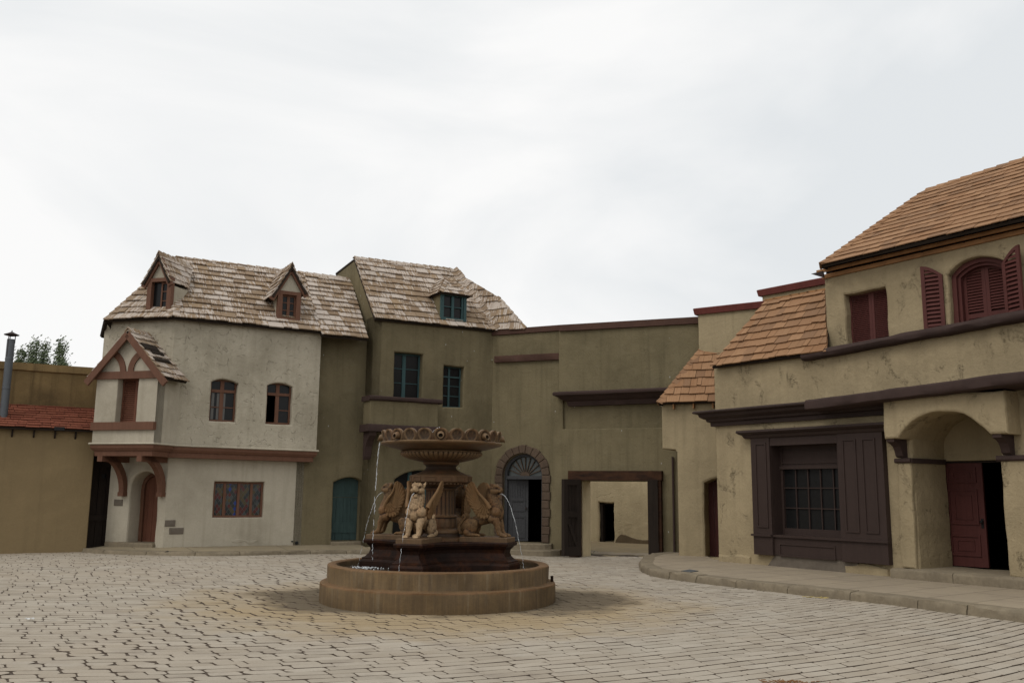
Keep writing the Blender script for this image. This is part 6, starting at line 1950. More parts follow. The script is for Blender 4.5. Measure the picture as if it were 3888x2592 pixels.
    for x in (98, 226, 352):
        u = WT.uz(C7(x, 822), 0.1)[0]; m3 = MB(); wbox(m3, WT, u - 0.018, u + 0.018, zce - 0.16, zce - 0.02, 0.0, 0.15); m3.build('rafter_end', MAT['rawwood'], ce)
    # ---- parapets behind
    def parapet(px_left_top, ang, w_len, depth, lab, x_trim=0.10):
        d = ray(px_left_top); p = CAMP + d * (depth / d.y)
        Wp = Wall(p.x, p.y, math.sin(ang), -math.cos(ang))
        m4 = MB(); slab(m4, Wp, rloop(0, w_len, 3.0, p.z - 0.10), w=0, th=0.5, r=0.03, ojit=0.01); ob = m4.build('parapet', MAT['tansm'], B, label=lab)
        m4 = MB(); q = [Wp.pt(0, 0, -0.5), Wp.pt(0, 0, 0), Wp.pt(w_len, 0, 0)]
        sweep(m4, [(v.x, v.y, p.z) for v in q], [(-0.1, 0.03), (0.08, 0.0), (0.10, -0.02), (0.07, -0.18), (-0.1, -0.18)]); m4.build('red_coping', MAT['redtrim'], ob)
    parapet(C7(252, 206), R(56), 5.0, 24.95, 'lower parapet with a red coping behind the canted end')
    parapet(C7(664, 86), R(39), 7.0, 24.6, 'higher parapet with a red coping behind the steep slope')
shop()
# ================================================================== FOUNTAIN
TH0 = 252.0                                   # direction (degrees) of the corner that faces the camera
MAT['water'] = plain('basin_water', (0.035, 0.028, 0.020), 0.06, 0.5, bumpy=0.55, bscale=9)
MAT['foam'] = plain('white_water', (0.72, 0.75, 0.77), 0.25, 0.5, trans=0.25, ior=1.33)
MAT['jet'] = plain('falling_water', (0.80, 0.83, 0.85), 0.10, 0.5, trans=0.45, ior=1.33)

def pier_loop(o):
    """plan of the pedestal: four square corners joined by concave sides, grown by o"""
    out = []
    for k in range(4):
        a = R(TH0 + 90 * k); e = Vector((math.cos(a), math.sin(a))); t = Vector((-e.y, e.x))
        hw = 0.225 + o; rr = 1.235 + o
        e2 = Vector((-e.y, e.x)); t2 = Vector((-e2.y, e2.x))
        out += [e * 1.02 - t * hw, e * rr - t * (hw - 0.02), e * rr + t * (hw - 0.02)]
        p = e * 1.02 + t * hw; q = e2 * 1.02 - t2 * hw
        am = a + math.pi / 4; c = Vector((math.cos(am), math.sin(am))) * (0.50 + o * 1.2)
        for i in range(0, 11):
            s = i / 11
            out.append(p * (1 - s) ** 2 + c * 2 * s * (1 - s) + q * s * s)
    return out

def fountain():
    B = thing('fountain', 'tiered stone fountain with scalloped bowl on a fluted column in a round stepped basin', 'fountain', FC)
    # stepped basin
    mb = MB()
    wob = lambda th, j, r: r * (1 + 0.0025 * math.sin(th * 5 + j) + 0.002 * math.sin(th * 11 + 2 * j))
    lathe(mb, FC, [(1.90, -0.05), (1.912, 0.02), (1.912, 0.275), (1.905, 0.298), (1.89, 0.306), (1.815, 0.312), (1.808, 0.322), (1.806, 0.545), (1.80, 0.568), (1.783, 0.58), (1.67, 0.58), (1.652, 0.568), (1.646, 0.54), (1.64, 0.30)], 128, wob)
    mb.build('basin', MAT['fring'], B, smooth=True)
    mb = MB()
    n, m = 96, 14
    vs = [FC + Vector((0, 0, 0.50))]
    r = random.Random(3)
    for j in range(1, m + 1):
        for i in range(n):
            a = 2 * math.pi * i / n; rr = 1.66 * j / m
            p = Vector((rr * math.cos(a), rr * math.sin(a), 0))
            dl = (p - Vector((-1.13, 0.0, 0))).length
            z = 0.50 + 0.008 * mnoise.noise(p * 5) + 0.022 * math.exp(-(dl / 0.5) ** 2) * mnoise.noise(p * 14)
            vs.append(FC + p + Vector((0, 0, z)))
    fs = [(0, 1 + i, 1 + (i + 1) % n) for i in range(n)]
    for j in range(m - 1):
        for i in range(n):
            fs.append((1 + j * n + i, 1 + (j + 1) * n + i, 1 + (j + 1) * n + (i + 1) % n, 1 + j * n + (i + 1) % n))
    mb.add(vs, fs); mb.build('water', MAT['water'], B, smooth=True)
    # pedestal
    mb = MB()
    prof = [(0.075, 0.40), (0.075, 0.59), (0.065, 0.615), (0.05, 0.63), (0.05, 0.65), (0.01, 0.67), (-0.035, 0.72), (-0.055, 0.78), (-0.045, 0.83), (-0.01, 0.865), (-0.005, 0.88), (0.03, 0.892), (0.038, 0.93), (0.025, 0.95)]
    loops = [pier_loop(o) for o, z in prof]; n = len(loops[0])
    vs = [FC + Vector((p.x, p.y, prof[k][1])) for k, l in enumerate(loops) for p in l]
    fs = [tuple((len(prof) - 1) * n + i for i in range(n))]
    for k in range(len(prof) - 1):
        for i in range(n):
            j = (i + 1) % n; fs.append((k * n + i, k * n + j, (k + 1) * n + j, (k + 1) * n + i))
    mb.add(vs, fs); mb.build('pedestal', MAT['fdark'], B)
    # column
    mb = MB()
    lathe(mb, FC, [(0.46, 0.94), (0.46, 0.985), (0.40, 1.0), (0.36, 1.03), (0.34, 1.06), (0.345, 1.085), (0.335, 1.115), (0.30, 1.135), (0.275, 1.15)], 48)
    leaf = lambda th, j, r: r * (1 + 0.030 * abs(math.sin(th * 8))) if 0 < j < 4 else r
    lathe(mb, FC, [(0.272, 1.15), (0.275, 1.18), (0.278, 1.25), (0.272, 1.30), (0.268, 1.315), (0.285, 1.325), (0.288, 1.345), (0.262, 1.36)], 96, leaf)
    flute = lambda th, j, r: r * (1 - 0.065 * abs(math.sin(th * 11)) ** 0.7) if 0 < j < 5 else r
    lathe(mb, FC, [(0.258, 1.36), (0.258, 1.38), (0.255, 1.50), (0.25, 1.62), (0.246, 1.74), (0.246, 1.765)], 132, flute)
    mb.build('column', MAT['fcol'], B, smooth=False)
    mb = MB()
    lathe(mb, FC, [(0.246, 1.765), (0.262, 1.775), (0.265, 1.80), (0.30, 1.82), (0.34, 1.835), (0.35, 1.85), (0.44, 1.858), (0.445, 1.885)], 48)
    for i in range(44):
        a = 2 * math.pi * i / 44; e = Vector((math.cos(a), math.sin(a), 0)); t = Vector((-e.y, e.x, 0))
        mb.bar(FC + e * 0.43 + Vector((0, 0, 1.872)), FC + e * 0.475 + Vector((0, 0, 1.872)), t, Vector((0, 0, 1)), 0.018, 0.013)
    n8 = 12
    lathe(mb, FC, [(0.445, 1.885), (0.515, 1.89), (0.525, 1.90), (0.525, 1.995), (0.505, 2.008), (0.42, 2.03), (0.33, 2.065)], n8)
    for i in range(n8):
        a = 2 * math.pi * (i + 0.5) / n8; rr = 0.525 * math.cos(math.pi / n8)
        e = Vector((math.cos(a), math.sin(a), 0)); t = Vector((-e.y, e.x, 0)); c = FC + e * rr + Vector((0, 0, 1.947))
        for (du, dz, su, sz) in ((0, 0.033, 0.09, 0.006), (0, -0.033, 0.09, 0.006), (0.085, 0, 0.006, 0.033), (-0.085, 0, 0.006, 0.033)):
            mb.bar(c + t * du + Vector((0, 0, dz)) - e * 0.01, c + t * du + Vector((0, 0, dz)) + e * 0.008, t, Vector((0, 0, 1)), su, sz)
    lathe(mb, FC, [(0.335, 2.06), (0.285, 2.09), (0.255, 2.12), (0.248, 2.14), (0.265, 2.17), (0.295, 2.19), (0.305, 2.205), (0.30, 2.22), (0.26, 2.235)], 48)
    mb.build('capital', MAT['fcol'], B)
    # bowl
    mb = MB()
    gad = lambda th, j, r: r * (1 - 0.045 * (1 - abs(math.sin(th * 26)) ** 0.6)) if 1 < j < 7 else r
    lathe(mb, FC, [(0.28, 2.222), (0.32, 2.226), (0.42, 2.245), (0.55, 2.275), (0.645, 2.312), (0.685, 2.342), (0.69, 2.365), (0.68, 2.378), (0.685, 2.385), (0.67, 2.402), (0.62, 2.408)], 312, gad)
    wav = lambda th, j, r: r * (1 + (0.006 * math.sin(th * 24) if j > 3 else 0))
    lathe(mb, FC, [(0.62, 2.406), (0.68, 2.418), (0.80, 2.448), (0.93, 2.480), (0.99, 2.502), (1.012, 2.518), (1.015, 2.532), (1.0, 2.545), (0.97, 2.552), (0.94, 2.555)], 192, wav)
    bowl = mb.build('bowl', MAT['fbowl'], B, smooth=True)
    # scalloped lip
    NS, PER, NV = 24, 16, 12
    a00 = R(273.3)
    vs = []; N = NS * PER
    for i in range(N):
        th = a00 + 2 * math.pi * (i - PER / 2) / N
        s = ((i % PER) - PER / 2) / (PER / 2)
        arch = math.sqrt(max(0, 1 - min(1, abs(s) / 0.93) ** 2.3))
        H = 0.105 + 0.080 * arch
        ring = []
        for j in range(NV + 1):
            v = j / NV; z = 0.0 + H * v
            rho = math.hypot(s * 0.135, z - 0.082) / 0.112
            disp = 0.0
            if rho < 1.25:
                disp = 0.013 * math.exp(-((rho - 0.88) / 0.10) ** 2) - 0.011 * max(0, 1 - (rho / 0.72) ** 2) * (1 if z > 0.02 else 0.4)
                ray_ = 0.0015 * math.cos(math.atan2(z - 0.03, s * 0.135) * 9) if rho < 0.7 else 0
                disp += ray_
            r_ = 0.965 + 0.035 * v + disp
            ring.append((r_, z))
        ring.append((0.965 + 0.035 - 0.03, H + 0.004)); ring.append((0.935, H * 0.9)); ring.append((0.925, 0.0))
        for r_, z in ring: vs.append(FC + Vector((r_ * math.cos(th), r_ * math.sin(th), 2.548 + z)))
    k = NV + 4; fs = []
    for i in range(N):
        i2 = (i + 1) % N
        for j in range(k - 1): fs.append((i * k + j, i2 * k + j, i2 * k + j + 1, i * k + j + 1))
    mb = MB(); mb.add(vs, fs); mb.build('scalloped_rim', MAT['fbowl'], bowl, smooth=True)
    for q in range(8):
        a = a00 + q * math.pi / 4; e = Vector((math.cos(a), math.sin(a), 0)); t = Vector((-e.y, e.x, 0))
        mb = MB(); c0 = FC + Vector((0, 0, 2.628)); N2 = 14; vs = []
        for (rad, out, dz) in ((0.060, 0.94, 0.0), (0.058, 1.0, 0.0), (0.052, 1.033, -0.006), (0.050, 1.052, -0.016), (0.040, 1.058, -0.022), (0.034, 1.048, -0.02), (0.032, 0.98, 0.0)):
            for i in range(N2):
                b = 2 * math.pi * i / N2; vs.append(c0 + e * (out - 0.012 * math.sin(b)) + t * (rad * math.cos(b)) + Vector((0, 0, dz + rad * math.sin(b))))
        fs = []
        for l in range(6):
            for i in range(N2):
                j = (i + 1) % N2; fs.append((l * N2 + i, l * N2 + j, (l + 1) * N2 + j, (l + 1) * N2 + i))
        fs.append(tuple(6 * N2 + i for i in range(N2)))
        mb.add(vs, fs); mb.build('spout', MAT['fbowl'], bowl, smooth=True)
    mb = MB(); lathe(mb, FC, [(0.94, 2.595), (0.5, 2.60), (0.001, 2.602)], 48); mb.build('water', MAT['water'], bowl, smooth=True)
    # bubbling crest over the rim
    r = random.Random(12)
    mb = MB()
    for i in range(15):
        c = FC + Vector((r.uniform(-0.13, 0.07), r.uniform(-0.07, 0.07), 2.66 + r.uniform(0, 0.10))); n1, n2 = 12, 8
        rad = r.uniform(0.03, 0.055); vs = []
        for a in range(n2 + 1):
            for b in range(n1):
                d = Vector((math.sin(math.pi * a / n2) * math.cos(2 * math.pi * b / n1), math.sin(math.pi * a / n2) * math.sin(2 * math.pi * b / n1), math.cos(math.pi * a / n2)))
                vs.append(c + d * rad * (1 + 0.75 * mnoise.noise(d * 2.2 + Vector((i * 3, 0, 0)))))
        mb.add(vs, [(a * n1 + b, a * n1 + (b + 1) % n1, (a + 1) * n1 + (b + 1) % n1, (a + 1) * n1 + b) for a in range(n2) for b in range(n1)])
    mb.build('bubbling_water', MAT['foam'], B, smooth=True)
    # water falling from the left-hand spout
    def stream(pts, seed, base, nm, brk=0.5):
        r = random.Random(seed); mb = MB()
        P = []
        for i in range(len(pts) - 1):
            L = (pts[i + 1] - pts[i]).length; k = max(1, int(L / 0.03))
            for j in range(k): P.append(pts[i].lerp(pts[i + 1], j / k))
        P.append(pts[-1])
        i = 0; N = len(P)
        while i < N - 2:
            t = i / N
            ln = int(r.uniform(6, 14) * (1.6 - 1.3 * t)) + 2
            seg = P[i:min(N, i + ln)]
            if len(seg) >= 2:
                jit = 0.004 + 0.008 * t
                seg = [p + Vector((r.uniform(-jit, jit), r.uniform(-jit, jit), 0)) for p in seg]
                rr = [base * (0.55 + 0.75 * r.random()) * (1 - 0.35 * t) for _ in seg]; rr[0] *= 0.4; rr[-1] *= 0.35
                tube(mb, seg, rr, 6)
            i += ln - 1 + (int(r.uniform(0, 4)) if t > brk else 0)
        mb.build(nm, MAT['jet'], B, smooth=True)
    def at_depth(px, y):
        d = ray(px); return CAMP + d * (y / d.y)
    yb = FC.y - 0.06
    stream([at_depth(C4(*p), yb) for p in ((633, 232), (622, 300), (610, 420), (601, 560), (594, 700), (587, 860), (580, 980), (576, 1062))], 3, 0.0082, 'water_stream', 0.2)
    for k in (0, 1, 3):
        a = R(TH0 + 90 * k); e = Vector((math.cos(a), math.sin(a), 0)); t = Vector((-e.y, e.x, 0))
        pts = []
        for i in range(15):
            s = i / 14; dr = 0.42 * s; zz = 1.715 + 0.05 * s - 1.26 * s * s
            pts.append(FC + e * (1.05 + dr) + t * (-0.05 * s if k == 0 else 0.0) + Vector((0, 0, zz)))
        stream(pts, 10 + k, 0.0046, 'water_jet', 0.25)
    # splash where the stream lands
    mb = MB(); r = random.Random(9); c0 = at_depth(C4(575, 1062), yb)
    for i in range(120):
        a = r.uniform(0, 6.28); d = abs(r.gauss(0, 0.26)); c = Vector((c0.x + d * math.cos(a) * 1.3 - 0.08, c0.y + d * math.sin(a) * 0.8 - 0.1, 0.503 + max(0, r.gauss(0, 0.018)) * math.exp(-d * 3)))
        if (c - FC).to_2d().length > 1.6: continue
        s = r.uniform(0.006, 0.022) * math.exp(-d * 0.8); h = s * r.uniform(0.3, 1.3)
        vs = [c + Vector((s, 0, 0)), c + Vector((0, s * 0.7, 0)), c + Vector((-s, 0, 0)), c + Vector((0, -s * 0.7, 0)), c + Vector((0, 0, h)), c + Vector((0, 0, -h * 0.4))]
        mb.add(vs, [(0, 1, 4), (1, 2, 4), (2, 3, 4), (3, 0, 4), (1, 0, 5), (2, 1, 5), (3, 2, 5), (0, 3, 5)])
    mb.build('splash', MAT['foam'], B, smooth=True)
    # little pipe stubs on the ledge of the basin
    for px in (C4(1720, 1196), C4(240, 1156)):
        d = ray(px); p = GZ(px, 0.34); q = (p - FC); q.z = 0; q = FC + q.normalized() * 1.86
        mb = MB(); tube(mb, [q + Vector((0, 0, 0.30)), q + Vector((0, 0, 0.40))], 0.025, 10); mb.build('pipe_stub', MAT['fdark'], B)
fountain()

# ------------------------------------------------------------------ winged lions
def remeshed(mb, name, voxel, smooth_it=3):
    me = bpy.data.meshes.new('tmp'); me.from_pydata([tuple(v) for v in mb.v], [], mb.f); me.update()
    ob = bpy.data.objects.new('tmp', me); COL.objects.link(ob)
    m = ob.modifiers.new('r', 'REMESH'); m.mode = 'VOXEL'; m.voxel_size = voxel
    s = ob.modifiers.new('s', 'SMOOTH'); s.iterations = smooth_it; s.factor = 0.5
    dg = bpy.context.evaluated_depsgraph_get(); dg.update()
    out = bpy.data.meshes.new_from_object(ob.evaluated_get(dg)); out.name = name
    bpy.data.objects.remove(ob); bpy.data.meshes.remove(me)
    out.polygons.foreach_set('use_smooth', [True] * len(out.polygons))
    return out
GS = 0.000835
def gp(x, y, lat=0.0): return Vector(((x - 700) * GS, lat, (1200 - y) * GS + 0.08))
def ball(mb, c, r, sx=1, sy=1, sz=1):
    n1, n2 = 16, 10; vs = [c + Vector((0, 0, r * sz))]
    for a in range(1, n2):
        for b in range(n1):
            t = math.pi * a / n2; p = 2 * math.pi * b / n1
            vs.append(c + Vector((r * sx * math.sin(t) * math.cos(p), r * sy * math.sin(t) * math.sin(p), r * sz * math.cos(t))))
    vs.append(c - Vector((0, 0, r * sz)))
    fs = [(0, 1 + b, 1 + (b + 1) % n1) for b in range(n1)]
    for a in range(n2 - 2):
        for b in range(n1): fs.append((1 + a * n1 + b, 1 + (a + 1) * n1 + b, 1 + (a + 1) * n1 + (b + 1) % n1, 1 + a * n1 + (b + 1) % n1))
    L = len(vs) - 1
    fs += [(L, 1 + (n2 - 2) * n1 + (b + 1) % n1, 1 + (n2 - 2) * n1 + b) for b in range(n1)]
    mb.add(vs, fs)
def chain(mb, pts, sy=1.0):
    for i in range(len(pts) - 1):
        (a, ra), (b, rb) = pts[i], pts[i + 1]; k = max(2, int((b - a).length / (0.35 * min(ra, rb))))
        for j in range(k + 1):
            t = j / k; ball(mb, a.lerp(b, t), ra + (rb - ra) * t, 1, sy, 1)
def griffin_meshes():
    mb = MB(); S = GS
    def ch(*p, lat=0.0, lats=None, sy=1.0): chain(mb, [(gp(x, y, (lats[i] if lats else lat)), r * S) for i, (x, y, r) in enumerate(p)], sy)
    ch((965, 770, 128), (935, 690, 136), (890, 760, 128), (760, 850, 112), (610, 890, 108), (450, 960, 122), (340, 1040, 112))
    ch((940, 650, 142), (888, 540, 138), (862, 440, 130), (870, 340, 118))
    ch((965, 585, 74), (900, 480, 90))
    ch((880, 288, 112), (940, 280, 96)); ch((990, 298, 68), (1030, 304, 50)); ch((985, 260, 44), (1044, 276, 28))
    ch((900, 380, 70), (945, 408, 48), (992, 428, 30))
    for s in (-1, 1):
        ch((900, 330, 68), (960, 328, 54), lat=s * 0.056); ch((1010, 320, 40), (1035, 324, 30), lat=s * 0.028)
        ch((930, 226, 40), (982, 240, 30), lat=s * 0.050)
        ch((835, 255, 38), (800, 205, 22), (778, 160, 7), lats=[s * 0.070, s * 0.088, s * 0.095])
        la = s * 0.088
        ch((900, 850, 92), (965, 870, 84), (1008, 950, 68), (1036, 1060, 52), (1056, 1130, 48), (1110, 1163, 40), (1175, 1172, 34), lat=la)
        for d in (-0.028, -0.009, 0.009, 0.028): ball(mb, gp(1205 - abs(d) * 500, 1178, la + d), 0.020)
        ball(mb, gp(450, 1010, s * 0.095), 0.122, 1.08, 0.55, 1.05); ball(mb, gp(530, 950, s * 0.105), 0.075, 1, 0.6, 1)
        ch((400, 1120, 70), (480, 1165, 42), (640, 1172, 30), lat=s * 0.125)
        for d in (-0.02, 0.0, 0.02): ball(mb, gp(665, 1180, s * 0.125 + d), 0.017)
        ball(mb, gp(960, 730, s * 0.072), 0.098)
    ch((300, 1110, 60), (225, 1140, 40), (172, 1080, 37), (165, 1000, 35), (228, 915, 32), (285, 850, 29), (258, 798, 25), (215, 830, 20), (218, 890, 14), lats=[0, 0.01, 0.03, 0.05, 0.06, 0.06, 0.06, 0.06, 0.06])
    body = remeshed(mb, 'griffin_body', 0.0105, 2)
    # eye hollows, muscle and weathering relief
    for v in body.vertices:
        c = Vector(v.co); n = v.normal
        d = 0.004 * mnoise.noise(c * 22) + 0.0025 * mnoise.noise(c * 50)
        for s in (-1, 1):
            q = (c - gp(975, 268, s * 0.062)).length
            d -= 0.016 * math.exp(-(q / 0.018) ** 2)
        q = (c - gp(1046, 268, 0)).length
        v.co = c + n * d
    # wing
    def wing(s):
        w = MB()
        def lat(p, o=0.0): 
            h = max(0.0, (p.z - 0.42) / 0.5); return s * (0.132 + 0.15 * h ** 1.25 + o)
        def pt(x, y, o=0.0):
            p = gp(x, y); p.y = lat(p, o); return p
        out = [(880, 640), (800, 505), (690, 385), (625, 260), (604, 165), (560, 145), (482, 190), (424, 290), (412, 400), (440, 530), (495, 640), (545, 720), (600, 800), (680, 850), (770, 862), (850, 835), (900, 730)]
        for o in (0.0,):
            a = [pt(x, y, -0.014) for x, y in out]; b = [pt(x, y, 0.006) for x, y in out]; n = len(out)
            ctr = pt(690, 560, -0.014), pt(690, 560, 0.006)
            w.add(a + [ctr[0]], [(i, (i + 1) % n, n) for i in range(n)]); w.add(b + [ctr[1]], [((i + 1) % n, i, n) for i in range(n)])
            w.add(a + b, [(i, n + i, n + (i + 1) % n, (i + 1) % n) for i in range(n)])
        def feather(p0, p1, p2, wd, o, th=0.010):
            N, M = 12, 8; vs = []
            A, Bc, C = Vector(p0), Vector(p1), Vector(p2)
            for i in range(N + 1):
                t = i / N; q = A * (1 - t) ** 2 + Bc * 2 * t * (1 - t) + C * t * t
                g = (Bc - A) * (1 - t) + (C - Bc) * t
                if g.length < 1e-6: g = C - A
                g.normalize(); nn = Vector((-g.y, g.x)); ww = wd * (0.55 + 0.6 * t) * math.sqrt(max(0.02, 1 - max(0, (t - 0.72) / 0.28) ** 2.2)); 
                for j in range(M):
                    b = 2 * math.pi * j / M; qq = q + nn * (ww * math.cos(b)); p = gp(qq.x, qq.y); p.y = lat(p, o + th * math.sin(b)); vs.append(p)
            fs = [(i * M + j, (i + 1) * M + j, (i + 1) * M + (j + 1) % M, i * M + (j + 1) % M) for i in range(N) for j in range(M)]
            fs += [tuple(range(M)), tuple(N * M + j for j in range(M))]; w.add(vs, fs)
        tips = [(590, 165), (538, 158), (484, 196), (444, 252), (420, 322), (414, 402), (430, 484), (462, 562), (500, 636), (545, 700)]
        for i, tp in enumerate(tips):
            r0 = (700 + 4 * i, 560 + 16 * i); c = ((r0[0] + tp[0]) / 2 - 60 + i * 9, (r0[1] + tp[1]) / 2 + 45 - i * 3)
            feather(r0, c, tp, 30, 0.010 + 0.0016 * i)
        for row, (dx, o, wd) in enumerate(((0, 0.022, 30), (70, 0.030, 26))):
            for i, tp in enumerate([(580, 770), (640, 822), (705, 850), (775, 858), (842, 836)]):
                tx, ty = tp[0] + dx * 0.55, tp[1] - dx * 1.25
                feather((740 + i * 26 + dx * 0.3, 610 + i * 14 - dx * 0.6), ((740 + tx) / 2, (640 + ty) / 2 + 20), (tx, ty), wd, o + 0.001 * i)
        arm = [pt(885, 650, 0.012), pt(840, 560, 0.014), pt(800, 500, 0.014), pt(740, 432, 0.012), pt(690, 380, 0.012), pt(648, 310, 0.010), pt(622, 240, 0.008), pt(604, 172, 0.004)]
        tube(w, arm, [0.040, 0.034, 0.028, 0.024, 0.021, 0.018, 0.016, 0.010], 10)
        return w
    pl = MB(); 
    L0, L1, hw = (300 - 700) * GS, (1262 - 700) * GS, 0.225
    lp = [(L0, -hw), (L1, -hw + 0.01), (L1, hw - 0.01), (L0, hw)]
    vs = []
    for z, k in ((-0.0, 0.0), (0.068, 0.0), (0.080, 0.012)):
        for x, y in densify(lp, 0.07, 0.010, 2.0): vs.append(Vector((x - math.copysign(k, x), y - math.copysign(k, y), z)))
    n = len(vs) // 3
    fs = [tuple(2 * n + i for i in range(n))] + [(k * n + i, k * n + (i + 1) % n, (k + 1) * n + (i + 1) % n, (k + 1) * n + i) for k in range(2) for i in range(n)]
    pl.add(vs, fs)
    mo = MB(); ball(mo, gp(985, 366, 0), 0.026, 1.3, 0.9, 0.8)
    for s in (-1, 1): ball(mo, gp(974, 268, s * 0.070), 0.009)
    return body, wing, pl, mo
def griffins():
    labs = ['winged lion statue at the left corner of the fountain, in profile facing left',
            'pale winged lion statue at the front corner of the fountain, facing the camera',
            'winged lion statue spouting water at the right corner of the fountain, in profile facing right',
            'winged lion statue at the rear of the fountain, mostly hidden behind the fluted column']
    order = {3: 0, 0: 1, 1: 2, 2: 3}
    body, wing, pl, mo = griffin_meshes()
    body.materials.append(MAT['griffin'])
    src = None
    for k in range(4):
        a = R(TH0 + 90 * k); e = Vector((math.cos(a), math.sin(a), 0))
        loc = FC + e * 0.775 + Vector((0, 0, 0.946))
        if src is None:
            T = thing('griffin_statue', labs[order[k]], 'statue', loc, 'winged lion statues around the fountain')
            bo = bpy.data.objects.new('body', body); COL.objects.link(bo); bo.parent = T
            sub = [bo]
            ROOT[T.name] = Vector((0, 0, 0))
            for s in (-1, 1): sub.append(wing(s).build('wing', MAT['griffin'], T, smooth=True))
            sub.append(pl.build('plinth', MAT['fstone'], T)); sub.append(mo.build('mouth', MAT['fdark'], T, smooth=True))
            src = (T, sub)
            for o in (sub[0],) if k == 0 else ():
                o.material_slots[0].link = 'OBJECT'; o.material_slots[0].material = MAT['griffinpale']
        else:
            T = src[0].copy(); COL.objects.link(T); T.location = loc; T['label'] = labs[order[k]]
            for o in src[1]:
                c = o.copy(); COL.objects.link(c); c.parent = T
                if o.name.startswith('body'): c.material_slots[0].link = 'DATA'
        T.rotation_euler = (0, 0, a)
griffins()
# ================================================================== LOOSE THINGS
def wooden_post():
    p = GZ(CG(1785, 1296), ZR)
    T = thing('marker_post', 'short orange wooden post standing on the pavement against the tan wall by the gate', 'post', p)
    s = abs(GZ(CG(1812, 1296), ZR).x - GZ(CG(1757, 1296), ZR).x) / 2
    h = 0.0
    d = ray(CG(1785, 1068)); t = p.y / d.y; h = (CAMP + d * t).z - ZR
    mb = MB(); W = Wall(p.x, p.y, 0.9, 0.35)
    v = []
    for z, k in ((ZR, 1.0), (ZR + h * 0.5, 0.97), (ZR + h - 0.02, 1.0), (ZR + h, 0.88)):
        for a, b in ((-1, -1), (1, -1), (1, 1), (-1, 1)): v.append(W.pt(a * s * k, z, b * s * k))
    fs = [(0, 3, 2, 1), (12, 13, 14, 15)]
    for l in range(3):
        for i in range(4):
            j = (i + 1) % 4; fs.append((l * 4 + i, l * 4 + j, l * 4 + 4 + j, l * 4 + 4 + i))
    mb.add(v, fs); mb.build('post', MAT['post'], T)
wooden_post()

def cover():
    a = [GZ(p, ZR - 0.002) for p in (CG(1770, 1518), CG(1890, 1498), CG(2018, 1518), CG(1900, 1538))]
    mb = MB(); mb.prism(a, Vector((0, 0, 0.006)))
    o = mb.build('access_cover', MAT['metal'], origin=a[0]); tag(o, 'flat grey metal access cover set into the pavement corner near the kerb', 'cover')
cover()

def litter():
    r = random.Random(5)
    mb = MB(); p = G(CP(200, 636), 0.012)
    pts = []
    for i in range(6):
        for j in range(4):
            pts.append(p + Vector((i * 0.022 - 0.05 + r.uniform(-0.006, 0.006), j * 0.02 - 0.03, 0.008 + 0.02 * r.random())))
    mb.add(pts, [(i * 4 + j, (i + 1) * 4 + j, (i + 1) * 4 + j + 1, i * 4 + j + 1) for i in range(5) for j in range(3)])
    ob = mb.build('paper_scrap', plain('white_paper', (0.62, 0.62, 0.60), 0.9, 0.1), origin=p); tag(ob, 'crumpled scrap of white paper lying on the setts at the left', 'litter')
    mb = MB(); p = G(C8(890, 1078), 0.014); W = Wall(p.x, p.y, 0.85, -0.5)
    for i in range(9):
        a = W.pt(r.uniform(-0.2, 0.2), 0, r.uniform(-0.05, 0.05)); a.z = p.z; an = r.uniform(-0.5, 0.5); L = r.uniform(0.05, 0.13)
        tube(mb, [a, a + Vector((math.cos(an) * L, math.sin(an) * L, 0.012))], 0.005, 5)
    ob = mb.build('straw_wisp', plain('dry_straw', (0.46, 0.36, 0.13), 0.9, 0.1), origin=p); tag(ob, 'few dry yellow stalks lying against the right-hand kerb', 'litter')
    mb = MB(); p = G(C8(740, 1562), 0.012)
    for i in range(60):
        a = p + Vector((r.gauss(0, 0.11), r.gauss(0, 0.035), 0.004)); an = r.uniform(0, 6.3); L = r.uniform(0.02, 0.06)
        tube(mb, [a, a + Vector((math.cos(an) * L, math.sin(an) * L, r.uniform(0, 0.012)))], 0.004, 4)
    ob = mb.build('dry_leaves', plain('dry_brown_leaves', (0.20, 0.10, 0.045), 0.9, 0.1), origin=p); tag(ob, 'small brown clump of dry needles in the setts at the bottom edge', 'litter')
litter()

def green_tuft():
    p = G(CG(440, 1290), 0.0); r = random.Random(8)
    T = thing('weed', 'small green weed growing at the foot of the pale gateway jamb', 'plant', p)
    mb = MB()
    for i in range(170):
        a = p + Vector((r.gauss(0, 0.07) + 0.02, r.gauss(-0.03, 0.05), 0)); h = abs(r.gauss(0.16, 0.13)) + 0.03
        b = a + Vector((r.gauss(0, 0.05), r.gauss(0, 0.05), h)); s = Vector((r.uniform(-1, 1), r.uniform(-1, 1), 0)).normalized() * 0.014
        mb.add([a - s * 0.5, a + s * 0.5, b + s, b - s], [(0, 1, 2, 3)])
    mb.build('leaves', plain('weed_green', (0.065, 0.105, 0.035), 0.8, 0.2), T)
green_tuft()

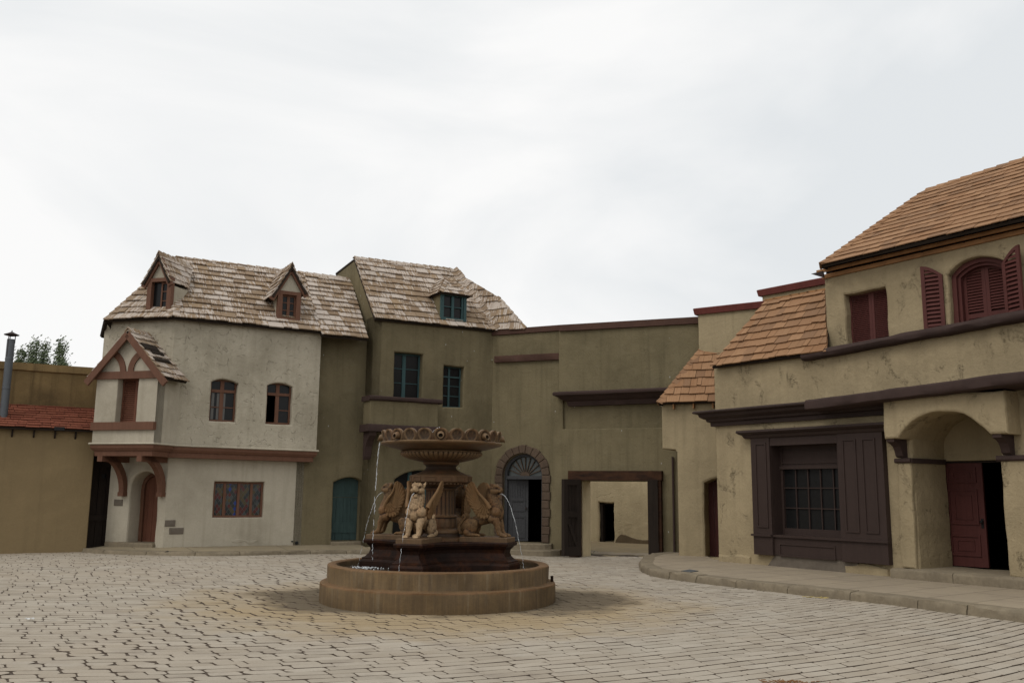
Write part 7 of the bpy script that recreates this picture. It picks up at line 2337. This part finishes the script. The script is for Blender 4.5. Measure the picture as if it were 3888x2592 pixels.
def leaf_mat():
    m, nt, b = new_mat('tree_foliage')
    isl = nd(nt, 'ShaderNodeNewGeometry').outputs['Random Per Island']
    c = mix(nt, isl, (0.075, 0.105, 0.05), (0.15, 0.185, 0.09))
    nt.links.new(c, b.inputs['Base Color']); b.inputs['Roughness'].default_value = 0.7
    return m
MAT['leaf'] = leaf_mat()
MAT['bark'] = stone('bark', (0.10, 0.075, 0.055), (0.07, 0.05, 0.04), (0.1, 0.07, 0.05), 0.2)
def tree(px_top, px_halfw, dist, seed, lab, lean=0.0):
    r = random.Random(seed)
    d = ray(px_top); top = CAMP + d * (dist / d.y)
    base = Vector((top.x - lean, top.y, 0)); H = top.z; hw = px_halfw / FPX * dist
    T = thing('tree', lab, 'tree', base, 'trees beyond the ochre building')
    mb = MB()
    pts = [base + Vector((lean * t * t, 0, H * 0.94 * t)) for t in [i / 10 for i in range(11)]]
    tube(mb, pts, [0.16 * (1 - i / 10.5) + 0.012 for i in range(11)], 8)
    limbs = []
    for i in range(34):
        t = r.uniform(0.25, 0.95); p = base + Vector((lean * t * t, 0, H * 0.94 * t)); a = r.uniform(0, 6.28)
        L = hw * 1.25 * (1.15 - 0.75 * max(0, (t - 0.55) / 0.45)) * r.uniform(0.6, 1.1)
        q = p + Vector((math.cos(a) * L, math.sin(a) * L, L * r.uniform(0.8, 1.7)))
        if q.z > H: q.z = H - 0.1
        tube(mb, [p, p.lerp(q, 0.5) + Vector((0, 0, -0.05)), q], [0.035, 0.022, 0.008], 5); limbs.append((p, q))
    mb.build('trunk', MAT['bark'], T)
    mb = MB()
    for (p, q) in limbs + [(pts[7], top)] * 3:
        for k in range(420):
            t = r.uniform(0.25, 1.05); c = p.lerp(q, t) + Vector((r.gauss(0, 0.13), r.gauss(0, 0.13), r.gauss(0, 0.16)))
            n = Vector((r.uniform(-1, 1), r.uniform(-1, 1), r.uniform(-0.4, 1))).normalized(); u = n.orthogonal().normalized(); v = n.cross(u); s = r.uniform(0.06, 0.12)
            mb.add([c - u * s * 0.5, c - v * s * 0.3 + u * s * 0.1, c + u * s, c + v * s * 0.3 + u * s * 0.1], [(0, 1, 2, 3)])
    mb.build('crown', MAT['leaf'], T)
tree(CB(410, 358), 15, 40, 1, 'slim pointed tree top nearest the metal flue, apart from a lower sprig', 0.4)
tree(CB(262, 440), 11, 40, 2, 'low wispy tree sprig just right of the metal flue, shortest of the tree tops')
tree(CB(530, 385), 24, 41, 3, 'broader twin-tipped tree top in the middle of the tree tops above the ochre wall')
tree(CB(728, 352), 28, 40, 4, 'tallest tree top above the ochre wall, nearest the white house', -0.3)
